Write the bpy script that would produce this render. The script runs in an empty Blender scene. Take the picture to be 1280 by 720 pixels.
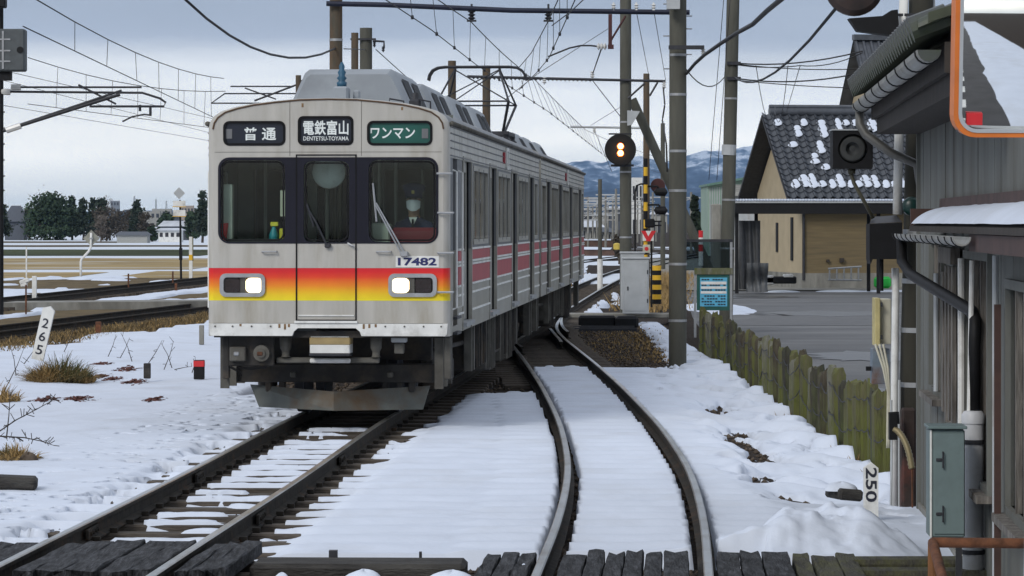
import bpy, bmesh, math, random
import numpy as np
from mathutils import Vector, Matrix
from mathutils.geometry import tessellate_polygon

S = bpy.context.scene
R = random.Random(7)
F = 4130.0          # focal length in photo pixels (1280 wide)
HC = 2.31           # eye height above the rail heads (z = 0)
HZ = 278.0          # photo row of the horizon
rad = math.radians

# ---------------------------------------------------------------- camera, light
cam_d = bpy.data.cameras.new('camera')
cam = bpy.data.objects.new('camera', cam_d)
S.collection.objects.link(cam)
cam.location = (0, 0, HC)
cam.rotation_euler = (rad(90), 0, 0)
cam_d.sensor_width = 36
cam_d.lens = F * 36 / 1280
cam_d.shift_y = -(360 - HZ) / 1280
cam_d.clip_start = 0.5
cam_d.clip_end = 60000
S.camera = cam

SUN_EL, SUN_AZ = 33, 212         # azimuth from +Y clockwise: behind the camera, a little left
world = bpy.data.worlds.new('World'); S.world = world
world.use_nodes = True
nt = world.node_tree; nt.nodes.clear()
def N(t, **kw):
    n = nt.nodes.new(t)
    for k, v in kw.items(): setattr(n, k, v)
    return n
wo = N('ShaderNodeOutputWorld')
sky = N('ShaderNodeTexSky', sky_type='NISHITA', sun_disc=False)
sky.sun_elevation = rad(SUN_EL); sky.sun_rotation = rad(SUN_AZ)
bg1 = N('ShaderNodeBackground'); bg1.inputs[1].default_value = 0.10
nt.links.new(sky.outputs[0], bg1.inputs[0])
tc = N('ShaderNodeTexCoord'); sep = N('ShaderNodeSeparateXYZ')
nt.links.new(tc.outputs['Generated'], sep.inputs[0])
# stratus deck: cloud streaks stretched along the horizon
mp = N('ShaderNodeMapping'); mp.inputs['Scale'].default_value = (1.4, 1.4, 16)
nt.links.new(tc.outputs['Generated'], mp.inputs[0])
no = N('ShaderNodeTexNoise'); no.inputs['Scale'].default_value = 3.0; no.inputs['Detail'].default_value = 6; no.inputs['Roughness'].default_value = .55
nt.links.new(mp.outputs[0], no.inputs['Vector'])
wob = N('ShaderNodeMath', operation='MULTIPLY_ADD'); wob.inputs[1].default_value = 0.030; wob.inputs[2].default_value = -0.015
nt.links.new(no.outputs['Fac'], wob.inputs[0])
addz = N('ShaderNodeMath', operation='ADD')
nt.links.new(sep.outputs['Z'], addz.inputs[0]); nt.links.new(wob.outputs[0], addz.inputs[1])
mr = N('ShaderNodeMapRange'); mr.inputs['From Min'].default_value = -0.02; mr.inputs['From Max'].default_value = 0.30
nt.links.new(addz.outputs[0], mr.inputs[0])
cr = N('ShaderNodeValToRGB')
nt.links.new(mr.outputs[0], cr.inputs[0])
def setramp(ramp, stops):
    e = ramp.elements
    while len(e) > 1: e.remove(e[-1])
    e[0].position = stops[0][0]; e[0].color = (*stops[0][1], 1)
    for p, c in stops[1:]:
        x = e.new(p); x.color = (*c, 1)
setramp(cr.color_ramp, [(0.0, (.74, .82, .90)), (0.075, (.88, .95, 1.0)), (0.14, (1.45, 1.43, 1.36)),
                        (0.195, (1.12, 1.14, 1.16)), (0.245, (.46, .52, .65)), (0.34, (.28, .335, .45)), (1.0, (.70, .74, .82))])
n2 = N('ShaderNodeTexNoise'); n2.inputs['Scale'].default_value = 4.5; n2.inputs['Detail'].default_value = 3
mp2 = N('ShaderNodeMapping'); mp2.inputs['Scale'].default_value = (1, 1, 6); mp2.inputs['Location'].default_value = (1.7, .4, .2)
nt.links.new(tc.outputs['Generated'], mp2.inputs[0]); nt.links.new(mp2.outputs[0], n2.inputs['Vector'])
mr2 = N('ShaderNodeMapRange'); mr2.inputs[1].default_value = .3; mr2.inputs[2].default_value = .7; mr2.inputs[3].default_value = .84; mr2.inputs[4].default_value = 1.04
nt.links.new(n2.outputs['Fac'], mr2.inputs[0])
bg2 = N('ShaderNodeBackground')
nt.links.new(cr.outputs[0], bg2.inputs[0]); nt.links.new(mr2.outputs[0], bg2.inputs[1])
mxs = N('ShaderNodeMixShader'); mxs.inputs[0].default_value = 0.88
nt.links.new(bg1.outputs[0], mxs.inputs[1]); nt.links.new(bg2.outputs[0], mxs.inputs[2])
nt.links.new(mxs.outputs[0], wo.inputs['Surface'])

sun_d = bpy.data.lights.new('sun', 'SUN'); sun_d.energy = 1.4; sun_d.angle = rad(18); sun_d.color = (1, .96, .9)
sun = bpy.data.objects.new('sun', sun_d); S.collection.objects.link(sun)
_az, _el = rad(SUN_AZ), rad(SUN_EL)
_d = Vector((math.sin(_az) * math.cos(_el), math.cos(_az) * math.cos(_el), math.sin(_el)))
sun.rotation_euler = _d.to_track_quat('Z', 'Y').to_euler()
S.view_settings.view_transform = 'Standard'; S.view_settings.look = 'None'
S.view_settings.exposure = 0.18; S.view_settings.gamma = 1.0
S.cycles.max_bounces = 8; S.cycles.volume_bounces = 0; S.cycles.transparent_max_bounces = 24

# ---------------------------------------------------------------- helpers
def W(x, y, Y):
    """photo pixel at depth Y -> point"""
    return Vector(((x - 640) * Y / F, Y, HC + (HZ - y) * Y / F))
def G(x, y, z=0.0):
    """photo pixel on the level z -> point"""
    Y = (HC - z) * F / (y - HZ)
    return Vector(((x - 640) * Y / F, Y, z))
def lin(r, g=None, b=None):
    if g is None: r, g, b = r
    return tuple(((c / 255) / 12.92 if c <= 10 else ((c / 255 + .055) / 1.055) ** 2.4) for c in (r, g, b))

MATS = {}
def mat(name, col, rough=.6, metal=0.0, var=.18, scale=6.0, bump=0.0, bscale=30.0, dirt=None, dirt_amt=.35, dscale=(1, 1, 1), spec=.5, detail=4, coat=0):
    """procedural surface: base colour with noise variation, optional second colour (wear, rust, moss), optional bump"""
    if name in MATS: return MATS[name]
    m = bpy.data.materials.new(name); m.use_nodes = True
    t = m.node_tree; b = t.nodes['Principled BSDF']
    L = t.links.new
    co = t.nodes.new('ShaderNodeTexCoord')
    mpn = t.nodes.new('ShaderNodeMapping'); mpn.inputs['Scale'].default_value = dscale
    L(co.outputs['Object'], mpn.inputs[0])
    nz = t.nodes.new('ShaderNodeTexNoise'); nz.inputs['Scale'].default_value = scale; nz.inputs['Detail'].default_value = detail
    L(mpn.outputs[0], nz.inputs['Vector'])
    r = t.nodes.new('ShaderNodeValToRGB')
    lo = tuple(max(0, c * (1 - var)) for c in col); hi = tuple(min(1, c * (1 + var)) for c in col)
    setramp(r.color_ramp, [(.3, lo), (.7, hi)])
    L(nz.outputs['Fac'], r.inputs[0])
    out = r.outputs[0]
    if dirt:
        n2 = t.nodes.new('ShaderNodeTexNoise'); n2.inputs['Scale'].default_value = scale * .45; n2.inputs['Detail'].default_value = 7
        n2.inputs['Roughness'].default_value = .65
        L(mpn.outputs[0], n2.inputs['Vector'])
        r2 = t.nodes.new('ShaderNodeValToRGB')
        setramp(r2.color_ramp, [(max(0, .62 - dirt_amt * .5), (0, 0, 0)), (min(1, .78 - dirt_amt * .3), (1, 1, 1))])
        L(n2.outputs['Fac'], r2.inputs[0])
        mx = t.nodes.new('ShaderNodeMix'); mx.data_type = 'RGBA'
        L(r2.outputs[0], mx.inputs[0]); L(out, mx.inputs[6]); mx.inputs[7].default_value = (*dirt, 1)
        out = mx.outputs[2]
    L(out, b.inputs['Base Color'])
    b.inputs['Roughness'].default_value = rough; b.inputs['Metallic'].default_value = metal
    b.inputs['Specular IOR Level'].default_value = spec
    if coat: b.inputs['Coat Weight'].default_value = coat
    if bump:
        n3 = t.nodes.new('ShaderNodeTexNoise'); n3.inputs['Scale'].default_value = bscale; n3.inputs['Detail'].default_value = 5
        L(mpn.outputs[0], n3.inputs['Vector'])
        bp = t.nodes.new('ShaderNodeBump'); bp.inputs['Strength'].default_value = bump; bp.inputs['Distance'].default_value = .02
        L(n3.outputs['Fac'], bp.inputs['Height']); L(bp.outputs[0], b.inputs['Normal'])
    MATS[name] = m
    return m
def emis(name, col, strength):
    if name in MATS: return MATS[name]
    m = bpy.data.materials.new(name); m.use_nodes = True
    b = m.node_tree.nodes['Principled BSDF']
    b.inputs['Base Color'].default_value = (*col, 1)
    b.inputs['Emission Color'].default_value = (*col, 1); b.inputs['Emission Strength'].default_value = strength
    MATS[name] = m
    return m
def glass(name, tint=(.75, .8, .8), refl=.08, ior=1.45):
    if name in MATS: return MATS[name]
    m = bpy.data.materials.new(name); m.use_nodes = True
    t = m.node_tree; t.nodes.clear(); L = t.links.new
    o = t.nodes.new('ShaderNodeOutputMaterial')
    tr = t.nodes.new('ShaderNodeBsdfTransparent'); tr.inputs[0].default_value = (*tint, 1)
    gl = t.nodes.new('ShaderNodeBsdfGlossy'); gl.inputs['Roughness'].default_value = .03
    gl.inputs[0].default_value = (1, 1, 1, 1)
    fr = t.nodes.new('ShaderNodeFresnel'); fr.inputs[0].default_value = ior
    ad = t.nodes.new('ShaderNodeMath'); ad.operation = 'ADD'; ad.inputs[1].default_value = refl; ad.use_clamp = True
    L(fr.outputs[0], ad.inputs[0])
    mx = t.nodes.new('ShaderNodeMixShader')
    L(ad.outputs[0], mx.inputs[0]); L(tr.outputs[0], mx.inputs[1]); L(gl.outputs[0], mx.inputs[2])
    L(mx.outputs[0], o.inputs[0])
    MATS[name] = m
    return m

def link(o, parent=None):
    S.collection.objects.link(o)
    if parent is not None: o.parent = parent
    return o
def tag(o, label=None, cat=None, group=None, kind=None):
    if label: o['label'] = label
    if cat: o['category'] = cat
    if group: o['group'] = group
    if kind: o['kind'] = kind
    return o
def thing(name, label, cat, loc=(0, 0, 0), rz=0.0, group=None):
    o = bpy.data.objects.new(name, None); o.empty_display_size = .2
    link(o); o.location = loc; o.rotation_euler = (0, 0, rz)
    return tag(o, label, cat, group)
def copy_tree(o, parent=None):
    c = o.copy(); link(c, parent)
    for ch in list(o.children): copy_tree(ch, c)
    return c

class MB:
    def __init__(s): s.v = []; s.f = []; s.m = []; s.cur = 0
    def add(s, vs, fs, M4=None):
        o = len(s.v)
        s.v += [tuple(M4 @ Vector(p)) if M4 is not None else tuple(p) for p in vs]
        for f in fs: s.f.append(tuple(o + i for i in f)); s.m.append(s.cur)
        return s
    def box(s, a, b, M4=None):
        (x0, y0, z0), (x1, y1, z1) = a, b
        vs = [(x0, y0, z0), (x1, y0, z0), (x1, y1, z0), (x0, y1, z0), (x0, y0, z1), (x1, y0, z1), (x1, y1, z1), (x0, y1, z1)]
        return s.add(vs, [(0, 3, 2, 1), (4, 5, 6, 7), (0, 1, 5, 4), (1, 2, 6, 5), (2, 3, 7, 6), (3, 0, 4, 7)], M4)
    def bbox(s, c, size, M4=None, bev=.01):
        """box with chamfered edges (24 corner points)"""
        hx, hy, hz = (k / 2 for k in size); b = min(bev, hx * .45, hy * .45, hz * .45)
        bm = bmesh.new(); bmesh.ops.create_cube(bm, size=1)
        for v in bm.verts: v.co = Vector((v.co.x * 2 * hx, v.co.y * 2 * hy, v.co.z * 2 * hz))
        bmesh.ops.bevel(bm, geom=bm.edges[:], offset=b, segments=1, affect='EDGES', profile=.5)
        bm.verts.index_update()
        vs = [v.co + Vector(c) for v in bm.verts]; fs = [[v.index for v in f.verts] for f in bm.faces]
        bm.free()
        return s.add(vs, fs, M4)
    def cyl(s, p0, p1, r0, r1=None, n=10, cap=True):
        if r1 is None: r1 = r0
        p0, p1 = Vector(p0), Vector(p1); d = (p1 - p0).normalized()
        a = d.orthogonal().normalized(); b = d.cross(a)
        vs = []
        for p, r in ((p0, r0), (p1, r1)):
            for i in range(n):
                t = 2 * math.pi * i / n
                vs.append(p + a * (r * math.cos(t)) + b * (r * math.sin(t)))
        fs = [(i, (i + 1) % n, n + (i + 1) % n, n + i) for i in range(n)]
        if cap: fs += [tuple(range(n - 1, -1, -1)), tuple(range(n, 2 * n))]
        return s.add(vs, fs)
    def tube(s, pts, r, n=6, rr=None):
        pts = [Vector(p) for p in pts]
        vs = []; k = len(pts)
        up = None
        for i, p in enumerate(pts):
            d = (pts[min(i + 1, k - 1)] - pts[max(i - 1, 0)]).normalized()
            if up is None:
                up = Vector((0, 0, 1)) if abs(d.z) < .9 else Vector((1, 0, 0))
            a = d.cross(up).normalized(); b = a.cross(d).normalized(); up = b
            q = rr[i] if rr else r
            for j in range(n):
                t = 2 * math.pi * j / n
                vs.append(p + a * (q * math.cos(t)) + b * (q * math.sin(t)))
        fs = [(i * n + j, i * n + (j + 1) % n, (i + 1) * n + (j + 1) % n, (i + 1) * n + j) for i in range(k - 1) for j in range(n)]
        fs += [tuple(range(n - 1, -1, -1)), tuple(range((k - 1) * n, k * n))]
        return s.add(vs, fs)
    def lathe(s, prof, c=(0, 0, 0), axis='Z', n=14):
        """profile of (radius, height) turned about an axis through c"""
        vs = []; k = len(prof); c = Vector(c)
        for r, h in prof:
            for j in range(n):
                t = 2 * math.pi * j / n; x, y = r * math.cos(t), r * math.sin(t)
                vs.append(c + {'Z': Vector((x, y, h)), 'Y': Vector((x, h, y)), 'X': Vector((h, x, y))}[axis])
        fs = [(i * n + j, i * n + (j + 1) % n, (i + 1) * n + (j + 1) % n, (i + 1) * n + j) for i in range(k - 1) for j in range(n)]
        fs += [tuple(range(n - 1, -1, -1)), tuple(range((k - 1) * n, k * n))]
        return s.add(vs, fs)
    def plate(s, outline, holes, to3, t0, t1):
        """flat panel with holes; to3(a, b, depth) maps it to space; from depth t0 to t1"""
        loops = [outline] + list(holes)
        flat = [p for l in loops for p in l]; n = len(flat)
        tris = tessellate_polygon([[Vector((p[0], p[1], 0)) for p in l] for l in loops])
        vs = [to3(p[0], p[1], t0) for p in flat] + [to3(p[0], p[1], t1) for p in flat]
        fs = []
        for t in tris:
            fs.append(tuple(t)); fs.append(tuple(n + i for i in reversed(t)))
        o = 0
        for l in loops:
            k = len(l)
            for i in range(k): fs.append((o + i, o + (i + 1) % k, n + o + (i + 1) % k, n + o + i))
            o += k
        return s.add(vs, fs)
    def prism(s, poly, to3, t0, t1): return s.plate(poly, [], to3, t0, t1)
    def build(s, name, m, parent=None, smooth=False, auto=None):
        me = bpy.data.meshes.new(name)
        me.from_pydata(s.v, [], s.f)
        ms = m if isinstance(m, (list, tuple)) else [m]
        for q in ms: me.materials.append(q)
        if len(ms) > 1: me.polygons.foreach_set('material_index', s.m)
        bm = bmesh.new(); bm.from_mesh(me); bmesh.ops.recalc_face_normals(bm, faces=bm.faces); bm.to_mesh(me); bm.free()
        if smooth or auto:
            me.polygons.foreach_set('use_smooth', [True] * len(me.polygons))
            if auto: me.set_sharp_from_angle(angle=rad(auto))
        me.update()
        o = bpy.data.objects.new(name, me)
        return link(o, parent)
def rr(x0, z0, x1, z1, r, n=4):
    """rounded rectangle outline"""
    out = []
    for cx, cz, a0 in ((x1 - r, z0 + r, -90), (x1 - r, z1 - r, 0), (x0 + r, z1 - r, 90), (x0 + r, z0 + r, 180)):
        for i in range(n + 1):
            t = rad(a0 + 90 * i / n); out.append((cx + r * math.cos(t), cz + r * math.sin(t)))
    return out
def rect(x0, z0, x1, z1): return [(x0, z0), (x1, z0), (x1, z1), (x0, z1)]

def text_mesh(body, size, M4, material, name='lettering', parent=None, width=None, height=None, bold=0.0, depth=.0):
    """lettering as a thin flat mesh; M4 maps text plane (x right, y up) to space; centred"""
    cu = bpy.data.curves.new('t', 'FONT'); cu.body = body; cu.size = size; cu.offset = bold; cu.extrude = depth
    cu.resolution_u = 3
    ob = bpy.data.objects.new('t', cu); S.collection.objects.link(ob)
    dg = bpy.context.evaluated_depsgraph_get(); dg.update()
    me = bpy.data.meshes.new_from_object(ob.evaluated_get(dg))
    bpy.data.objects.remove(ob)
    n = len(me.vertices)
    if n == 0: return None
    co = np.empty(n * 3, np.float32); me.vertices.foreach_get('co', co); co = co.reshape(-1, 3)
    mn, mx_ = co.min(0), co.max(0); c = (mn + mx_) / 2
    co -= c
    if width: co[:, 0] *= width / (mx_[0] - mn[0])
    if height: co[:, 1] *= height / (mx_[1] - mn[1])
    me.vertices.foreach_set('co', co.ravel())
    me.transform(M4); me.materials.clear(); me.materials.append(material)
    me.name = name
    return link(bpy.data.objects.new(name, me), parent)

# numpy value noise
_rs = np.random.RandomState(3); _T = _rs.rand(256, 256)
def vnoise(x, y):
    xi = np.floor(x).astype(int); yi = np.floor(y).astype(int); fx = x - xi; fy = y - yi
    fx = fx * fx * (3 - 2 * fx); fy = fy * fy * (3 - 2 * fy)
    a = _T[xi % 256, yi % 256]; b = _T[(xi + 1) % 256, yi % 256]; c = _T[xi % 256, (yi + 1) % 256]; d = _T[(xi + 1) % 256, (yi + 1) % 256]
    return (a * (1 - fx) + b * fx) * (1 - fy) + (c * (1 - fx) + d * fx) * fy
def fbm(x, y, o=4):
    s = 0; a = .5; t = 0
    for i in range(o):
        s = s + a * vnoise(x + 17.3 * i, y + 9.1 * i); t += a; x = x * 2.03; y = y * 2.03; a *= .5
    return s / t          # 0..1
def grid_mesh(name, xs, ys, z, m, parent=None, drop=None, smooth=True):
    """height field; z is (len(ys), len(xs)); faces whose four corners are all in drop are left out"""
    nx, ny = len(xs), len(ys)
    X, Y = np.meshgrid(xs, ys)
    co = np.stack([X, Y, z], -1).reshape(-1, 3).astype(np.float32)
    i = np.arange(nx * ny).reshape(ny, nx)
    q = np.stack([i[:-1, :-1], i[:-1, 1:], i[1:, 1:], i[1:, :-1]], -1).reshape(-1, 4)
    if drop is not None:
        d = drop.reshape(-1); q = q[~(d[q].all(1))]
    me = bpy.data.meshes.new(name)
    me.vertices.add(len(co)); me.vertices.foreach_set('co', co.ravel())
    me.loops.add(q.size); me.loops.foreach_set('vertex_index', q.ravel().astype(np.int32))
    me.polygons.add(len(q)); me.polygons.foreach_set('loop_start', (np.arange(len(q)) * 4).astype(np.int32))
    me.update(calc_edges=True); me.validate()
    if smooth: me.polygons.foreach_set('use_smooth', [True] * len(me.polygons))
    me.materials.append(m)
    return link(bpy.data.objects.new(name, me), parent)
def tri_mesh(name, co, faces, m, parent=None):
    """many small faces at once; faces is (n, k) array"""
    me = bpy.data.meshes.new(name); k = faces.shape[1]
    me.vertices.add(len(co)); me.vertices.foreach_set('co', np.asarray(co, np.float32).ravel())
    me.loops.add(faces.size); me.loops.foreach_set('vertex_index', faces.ravel().astype(np.int32))
    me.polygons.add(len(faces)); me.polygons.foreach_set('loop_start', (np.arange(len(faces)) * k).astype(np.int32))
    me.update(calc_edges=True)
    for q in (m if isinstance(m, (list, tuple)) else [m]): me.materials.append(q)
    return link(bpy.data.objects.new(name, me), parent)
def interp(pts):
    ys = np.array([p[0] for p in pts], float); xs = np.array([p[1] for p in pts], float)
    # smooth (Catmull-Rom style) resampling of a centre line x(y)
    d = np.gradient(xs, ys)
    def f(y):
        y = np.asarray(y, float); i = np.clip(np.searchsorted(ys, y) - 1, 0, len(ys) - 2)
        h = ys[i + 1] - ys[i]; t = np.clip((y - ys[i]) / h, -50, 50)
        tt = np.clip(t, 0, 1)
        v = (2 * tt**3 - 3 * tt**2 + 1) * xs[i] + (tt**3 - 2 * tt**2 + tt) * h * d[i] + (-2 * tt**3 + 3 * tt**2) * xs[i + 1] + (tt**3 - tt**2) * h * d[i + 1]
        v = np.where(t > 1, xs[i + 1] + d[i + 1] * (t - 1) * h, v); v = np.where(t < 0, xs[i] + d[i] * t * h, v)
        return v
    return f
# ---------------------------------------------------------------- materials
m_snow = mat('snow', (.635, .69, .79), .8, var=.04, scale=1.5, bump=.22, bscale=16, spec=.2, dirt=(.57, .61, .68), dirt_amt=.22)
m_grit = mat('grit', (.02, .016, .014), .9, var=.4, spec=.1)
m_snow2 = mat('old_snow', (.62, .67, .74), .8, var=.06, scale=3, bump=.3, bscale=20, spec=.2)
m_ballast = mat('ballast', (.060, .046, .036), .95, var=.6, scale=26, bump=1.0, bscale=38, dirt=(.018, .016, .015), dirt_amt=.5, spec=.1)
m_stone = mat('ballast_stone', (.085, .066, .050), .9, var=.6, scale=9, spec=.2)
m_soil = mat('soil_and_dead_grass', (.12, .09, .05), .95, var=.5, scale=3, bump=.6, bscale=12, dirt=(.05, .045, .025), spec=.1)
m_verge = mat('verge_earth', (.105, .078, .045), .95, var=.45, scale=2.2, bump=.8, bscale=9, dirt=(.16, .125, .07), dirt_amt=.45, spec=.1)
m_straw = mat('stubble_field', (.31, .235, .12), .95, var=.3, scale=.5, dirt=(.5, .5, .48), dirt_amt=.18, dscale=(.3, .5, 1), spec=.05)
m_greenf = mat('winter_crop', (.055, .065, .035), .95, var=.5, scale=.15, dscale=(.3, 1, 1), spec=.05)
m_asph = mat('asphalt', (.135, .137, .138), .75, var=.28, scale=.9, bump=.2, bscale=60, dirt=(.072, .074, .078), dirt_amt=.42, dscale=(.35, .55, 1), detail=8)
m_conc = mat('concrete', (.24, .235, .21), .85, var=.22, scale=3, bump=.2, bscale=40, dirt=(.14, .135, .12), dscale=(1, 1, .35))
m_pole = mat('pole_concrete', (.090, .089, .072), .85, var=.25, scale=2.2, bump=.15, bscale=50, dirt=(.058, .057, .045), dscale=(2, 2, .35))
m_poled = mat('pole_dark', (.075, .066, .048), .85, var=.3, scale=3, bump=.15, bscale=50, dirt=(.12, .07, .035), dscale=(2, 2, .5))
m_poleol = mat('pole_olive', (.036, .034, .025), .9, var=.25, scale=3, dirt=(.035, .034, .027), dscale=(2, 2, .4))
m_steel = mat('galvanised', (.34, .35, .36), .5, .5, var=.15, scale=8)
m_dsteel = mat('dark_steel', (.035, .036, .042), .55, .3, var=.25, scale=10)
m_black = mat('black_paint', (.008, .008, .009), .6, var=.2, scale=12, spec=.25)
m_rubber = mat('black_rubber', (.006, .006, .007), .7, var=.2, spec=.2)
m_wire = mat('wire', (.02, .02, .024), .6, var=.1)
m_cable = mat('cable_black', (.008, .008, .009), .6, var=.1)
m_railside = mat('rail_rust', (.030, .026, .021), .85, .1, var=.4, scale=9, dirt=(.075, .045, .026), dirt_amt=.18, bump=.3, spec=.2)
m_railtop = mat('rail_head', (.48, .47, .44), .28, .9, var=.15, scale=5, dirt=(.22, .17, .10), dirt_amt=.25, dscale=(1, .3, 1))
m_wood = mat('sleeper_wood', (.095, .078, .062), .95, var=.4, scale=7, bump=.7, bscale=25, dscale=(.5, 3, 3), dirt=(.03, .025, .02))
m_plank = mat('tarred_plank', (.050, .052, .058), .8, var=.7, scale=7, bump=1.0, bscale=14, dscale=(6, .8, 2), dirt=(.006, .006, .007), dirt_amt=.42, spec=.3)
m_plankm = mat('mossy_plank', (.045, .042, .032), .9, var=.4, scale=8, bump=.8, bscale=16, dscale=(4, .7, 3), dirt=(.075, .075, .028), dirt_amt=.42)
m_beam = mat('old_beam', (.030, .027, .024), .85, var=.4, scale=6, bump=.9, bscale=22, dscale=(.7, 4, 3), dirt=(.065, .062, .055), dirt_amt=.3)
m_stake = mat('mossy_stake', (.10, .085, .058), .95, var=.35, scale=6, bump=.7, bscale=22, dscale=(3, 3, .6), dirt=(.105, .118, .024), dirt_amt=.62)
m_stakeg = mat('grey_stake', (.17, .165, .145), .95, var=.35, scale=6, bump=.7, bscale=22, dscale=(3, 3, .6), dirt=(.105, .115, .04), dirt_amt=.5)
m_staked = mat('dark_stake', (.045, .042, .032), .95, var=.4, scale=6, bump=.7, bscale=22, dscale=(3, 3, .6), dirt=(.07, .085, .025), dirt_amt=.4)
m_white = mat('white_paint', (.72, .72, .69), .5, var=.08, scale=6, dirt=(.42, .41, .38), dirt_amt=.2)
m_cream = mat('cream_paint', (.52, .50, .40), .55, var=.1, scale=5, dirt=(.33, .28, .2), dirt_amt=.2)
m_yellow = mat('yellow_paint', (.72, .42, .02), .5, var=.12, scale=6)
m_red = mat('red_paint', (.60, .02, .025), .5, var=.12, scale=6)
m_grey = mat('grey_paint', (.40, .42, .43), .5, var=.1, scale=3, dirt=(.20, .15, .10), dirt_amt=.12)
m_rust = mat('rust', (.16, .062, .028), .85, .2, var=.45, scale=14, bump=.4, dirt=(.055, .03, .02), dirt_amt=.4)
m_porc = mat('porcelain', (.62, .62, .60), .25, var=.08)
m_text = mat('dark_lettering', (.015, .017, .03), .5, var=.05)

# ---------------------------------------------------------------- track centre lines (x as a function of y)
xL = interp([(-60, -6.6), (0, -4.0), (15, -3.27), (22.6, -2.884), (29.6, -2.50), (38, -2.10), (42, -1.87), (60, -.78), (80, .43), (131, 3.55), (165, 6.0), (220, 11.4), (320, 24)])
xR = interp([(-60, -2.6), (0, -.36), (15, .37), (21.6, .72), (25.9, .93), (30.6, 1.08), (36, 1.12), (44, 1.03), (53.6, .82), (60.8, .62), (66, .48), (72, .41), (80, .62), (84, .80)])
xA = interp([(30, -16.6), (60, -13.1), (70.7, -11.8), (85, -10.15), (100, -8.3), (130, -4.6), (200, 4)])
xB = interp([(40, -18.9), (70, -17.0), (93, -15.3), (132, -12.6), (180, -8.9), (300, 1)])
GA = .566          # half distance between rail-head centres (1067 mm gauge)
SLEEP = .75
def sleeper_phase(Y): return (Y / SLEEP) - np.round(Y / SLEEP)

# ---------------------------------------------------------------- ground
def ground_z(X, Y):
    z = np.full_like(X, -.235)
    # ditch shoulder falling to the timber fence on the right, car park level behind it
    z = z - .10 * np.clip((X - 2.4) / 1.0, 0, 1) * (Y > 10)
    park = np.clip((X - 4.05) / .25, 0, 1)
    z = z + park * .20
    # fields to the left lie lower than the line
    f = np.clip((-X - 19 - .03 * (Y - 90)) / 12, 0, 1); f2 = np.clip((Y - 150) / 30, 0, 1) * np.clip((-X - 3 + .03 * Y) / 10, 0, 1)
    z = z - .70 * np.maximum(f, f2)
    # small bank in front of the far line on the left
    return z
xs = np.concatenate([-np.geomspace(16000, 24, 40), np.arange(-22, -5, .5), np.arange(-5, 5, .2), np.arange(5, 24, .8), np.geomspace(26, 16000, 40)])
ys = np.concatenate([-np.geomspace(900, 10, 16), np.arange(-8, 18, 1), np.arange(18, 90, .5), np.arange(90, 200, 4), np.geomspace(205, 16000, 50)])
Xg, Yg = np.meshgrid(xs, ys)
tag(grid_mesh('ground', xs, ys, ground_z(Xg, Yg), m_ballast), kind='structure')

xs = np.concatenate([np.arange(-120, -30, 6), np.arange(-30, -4.6, .4)]); ys = np.concatenate([np.arange(26, 180, 1.5)])
Xv, Yv = np.meshgrid(xs, ys)
zv = ground_z(Xv, Yv) + .03 * np.clip((-Xv - 4.6) / 1, 0, 1) + .05 * (fbm(Xv, Yv * .5, 3) - .5)
tag(grid_mesh('grass_verge', xs, ys, zv, m_verge, drop=(np.abs(Xv - xA(Yv)) < 1.2) | (np.abs(Xv - xB(Yv)) < 1.2)), kind='structure')
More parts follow.
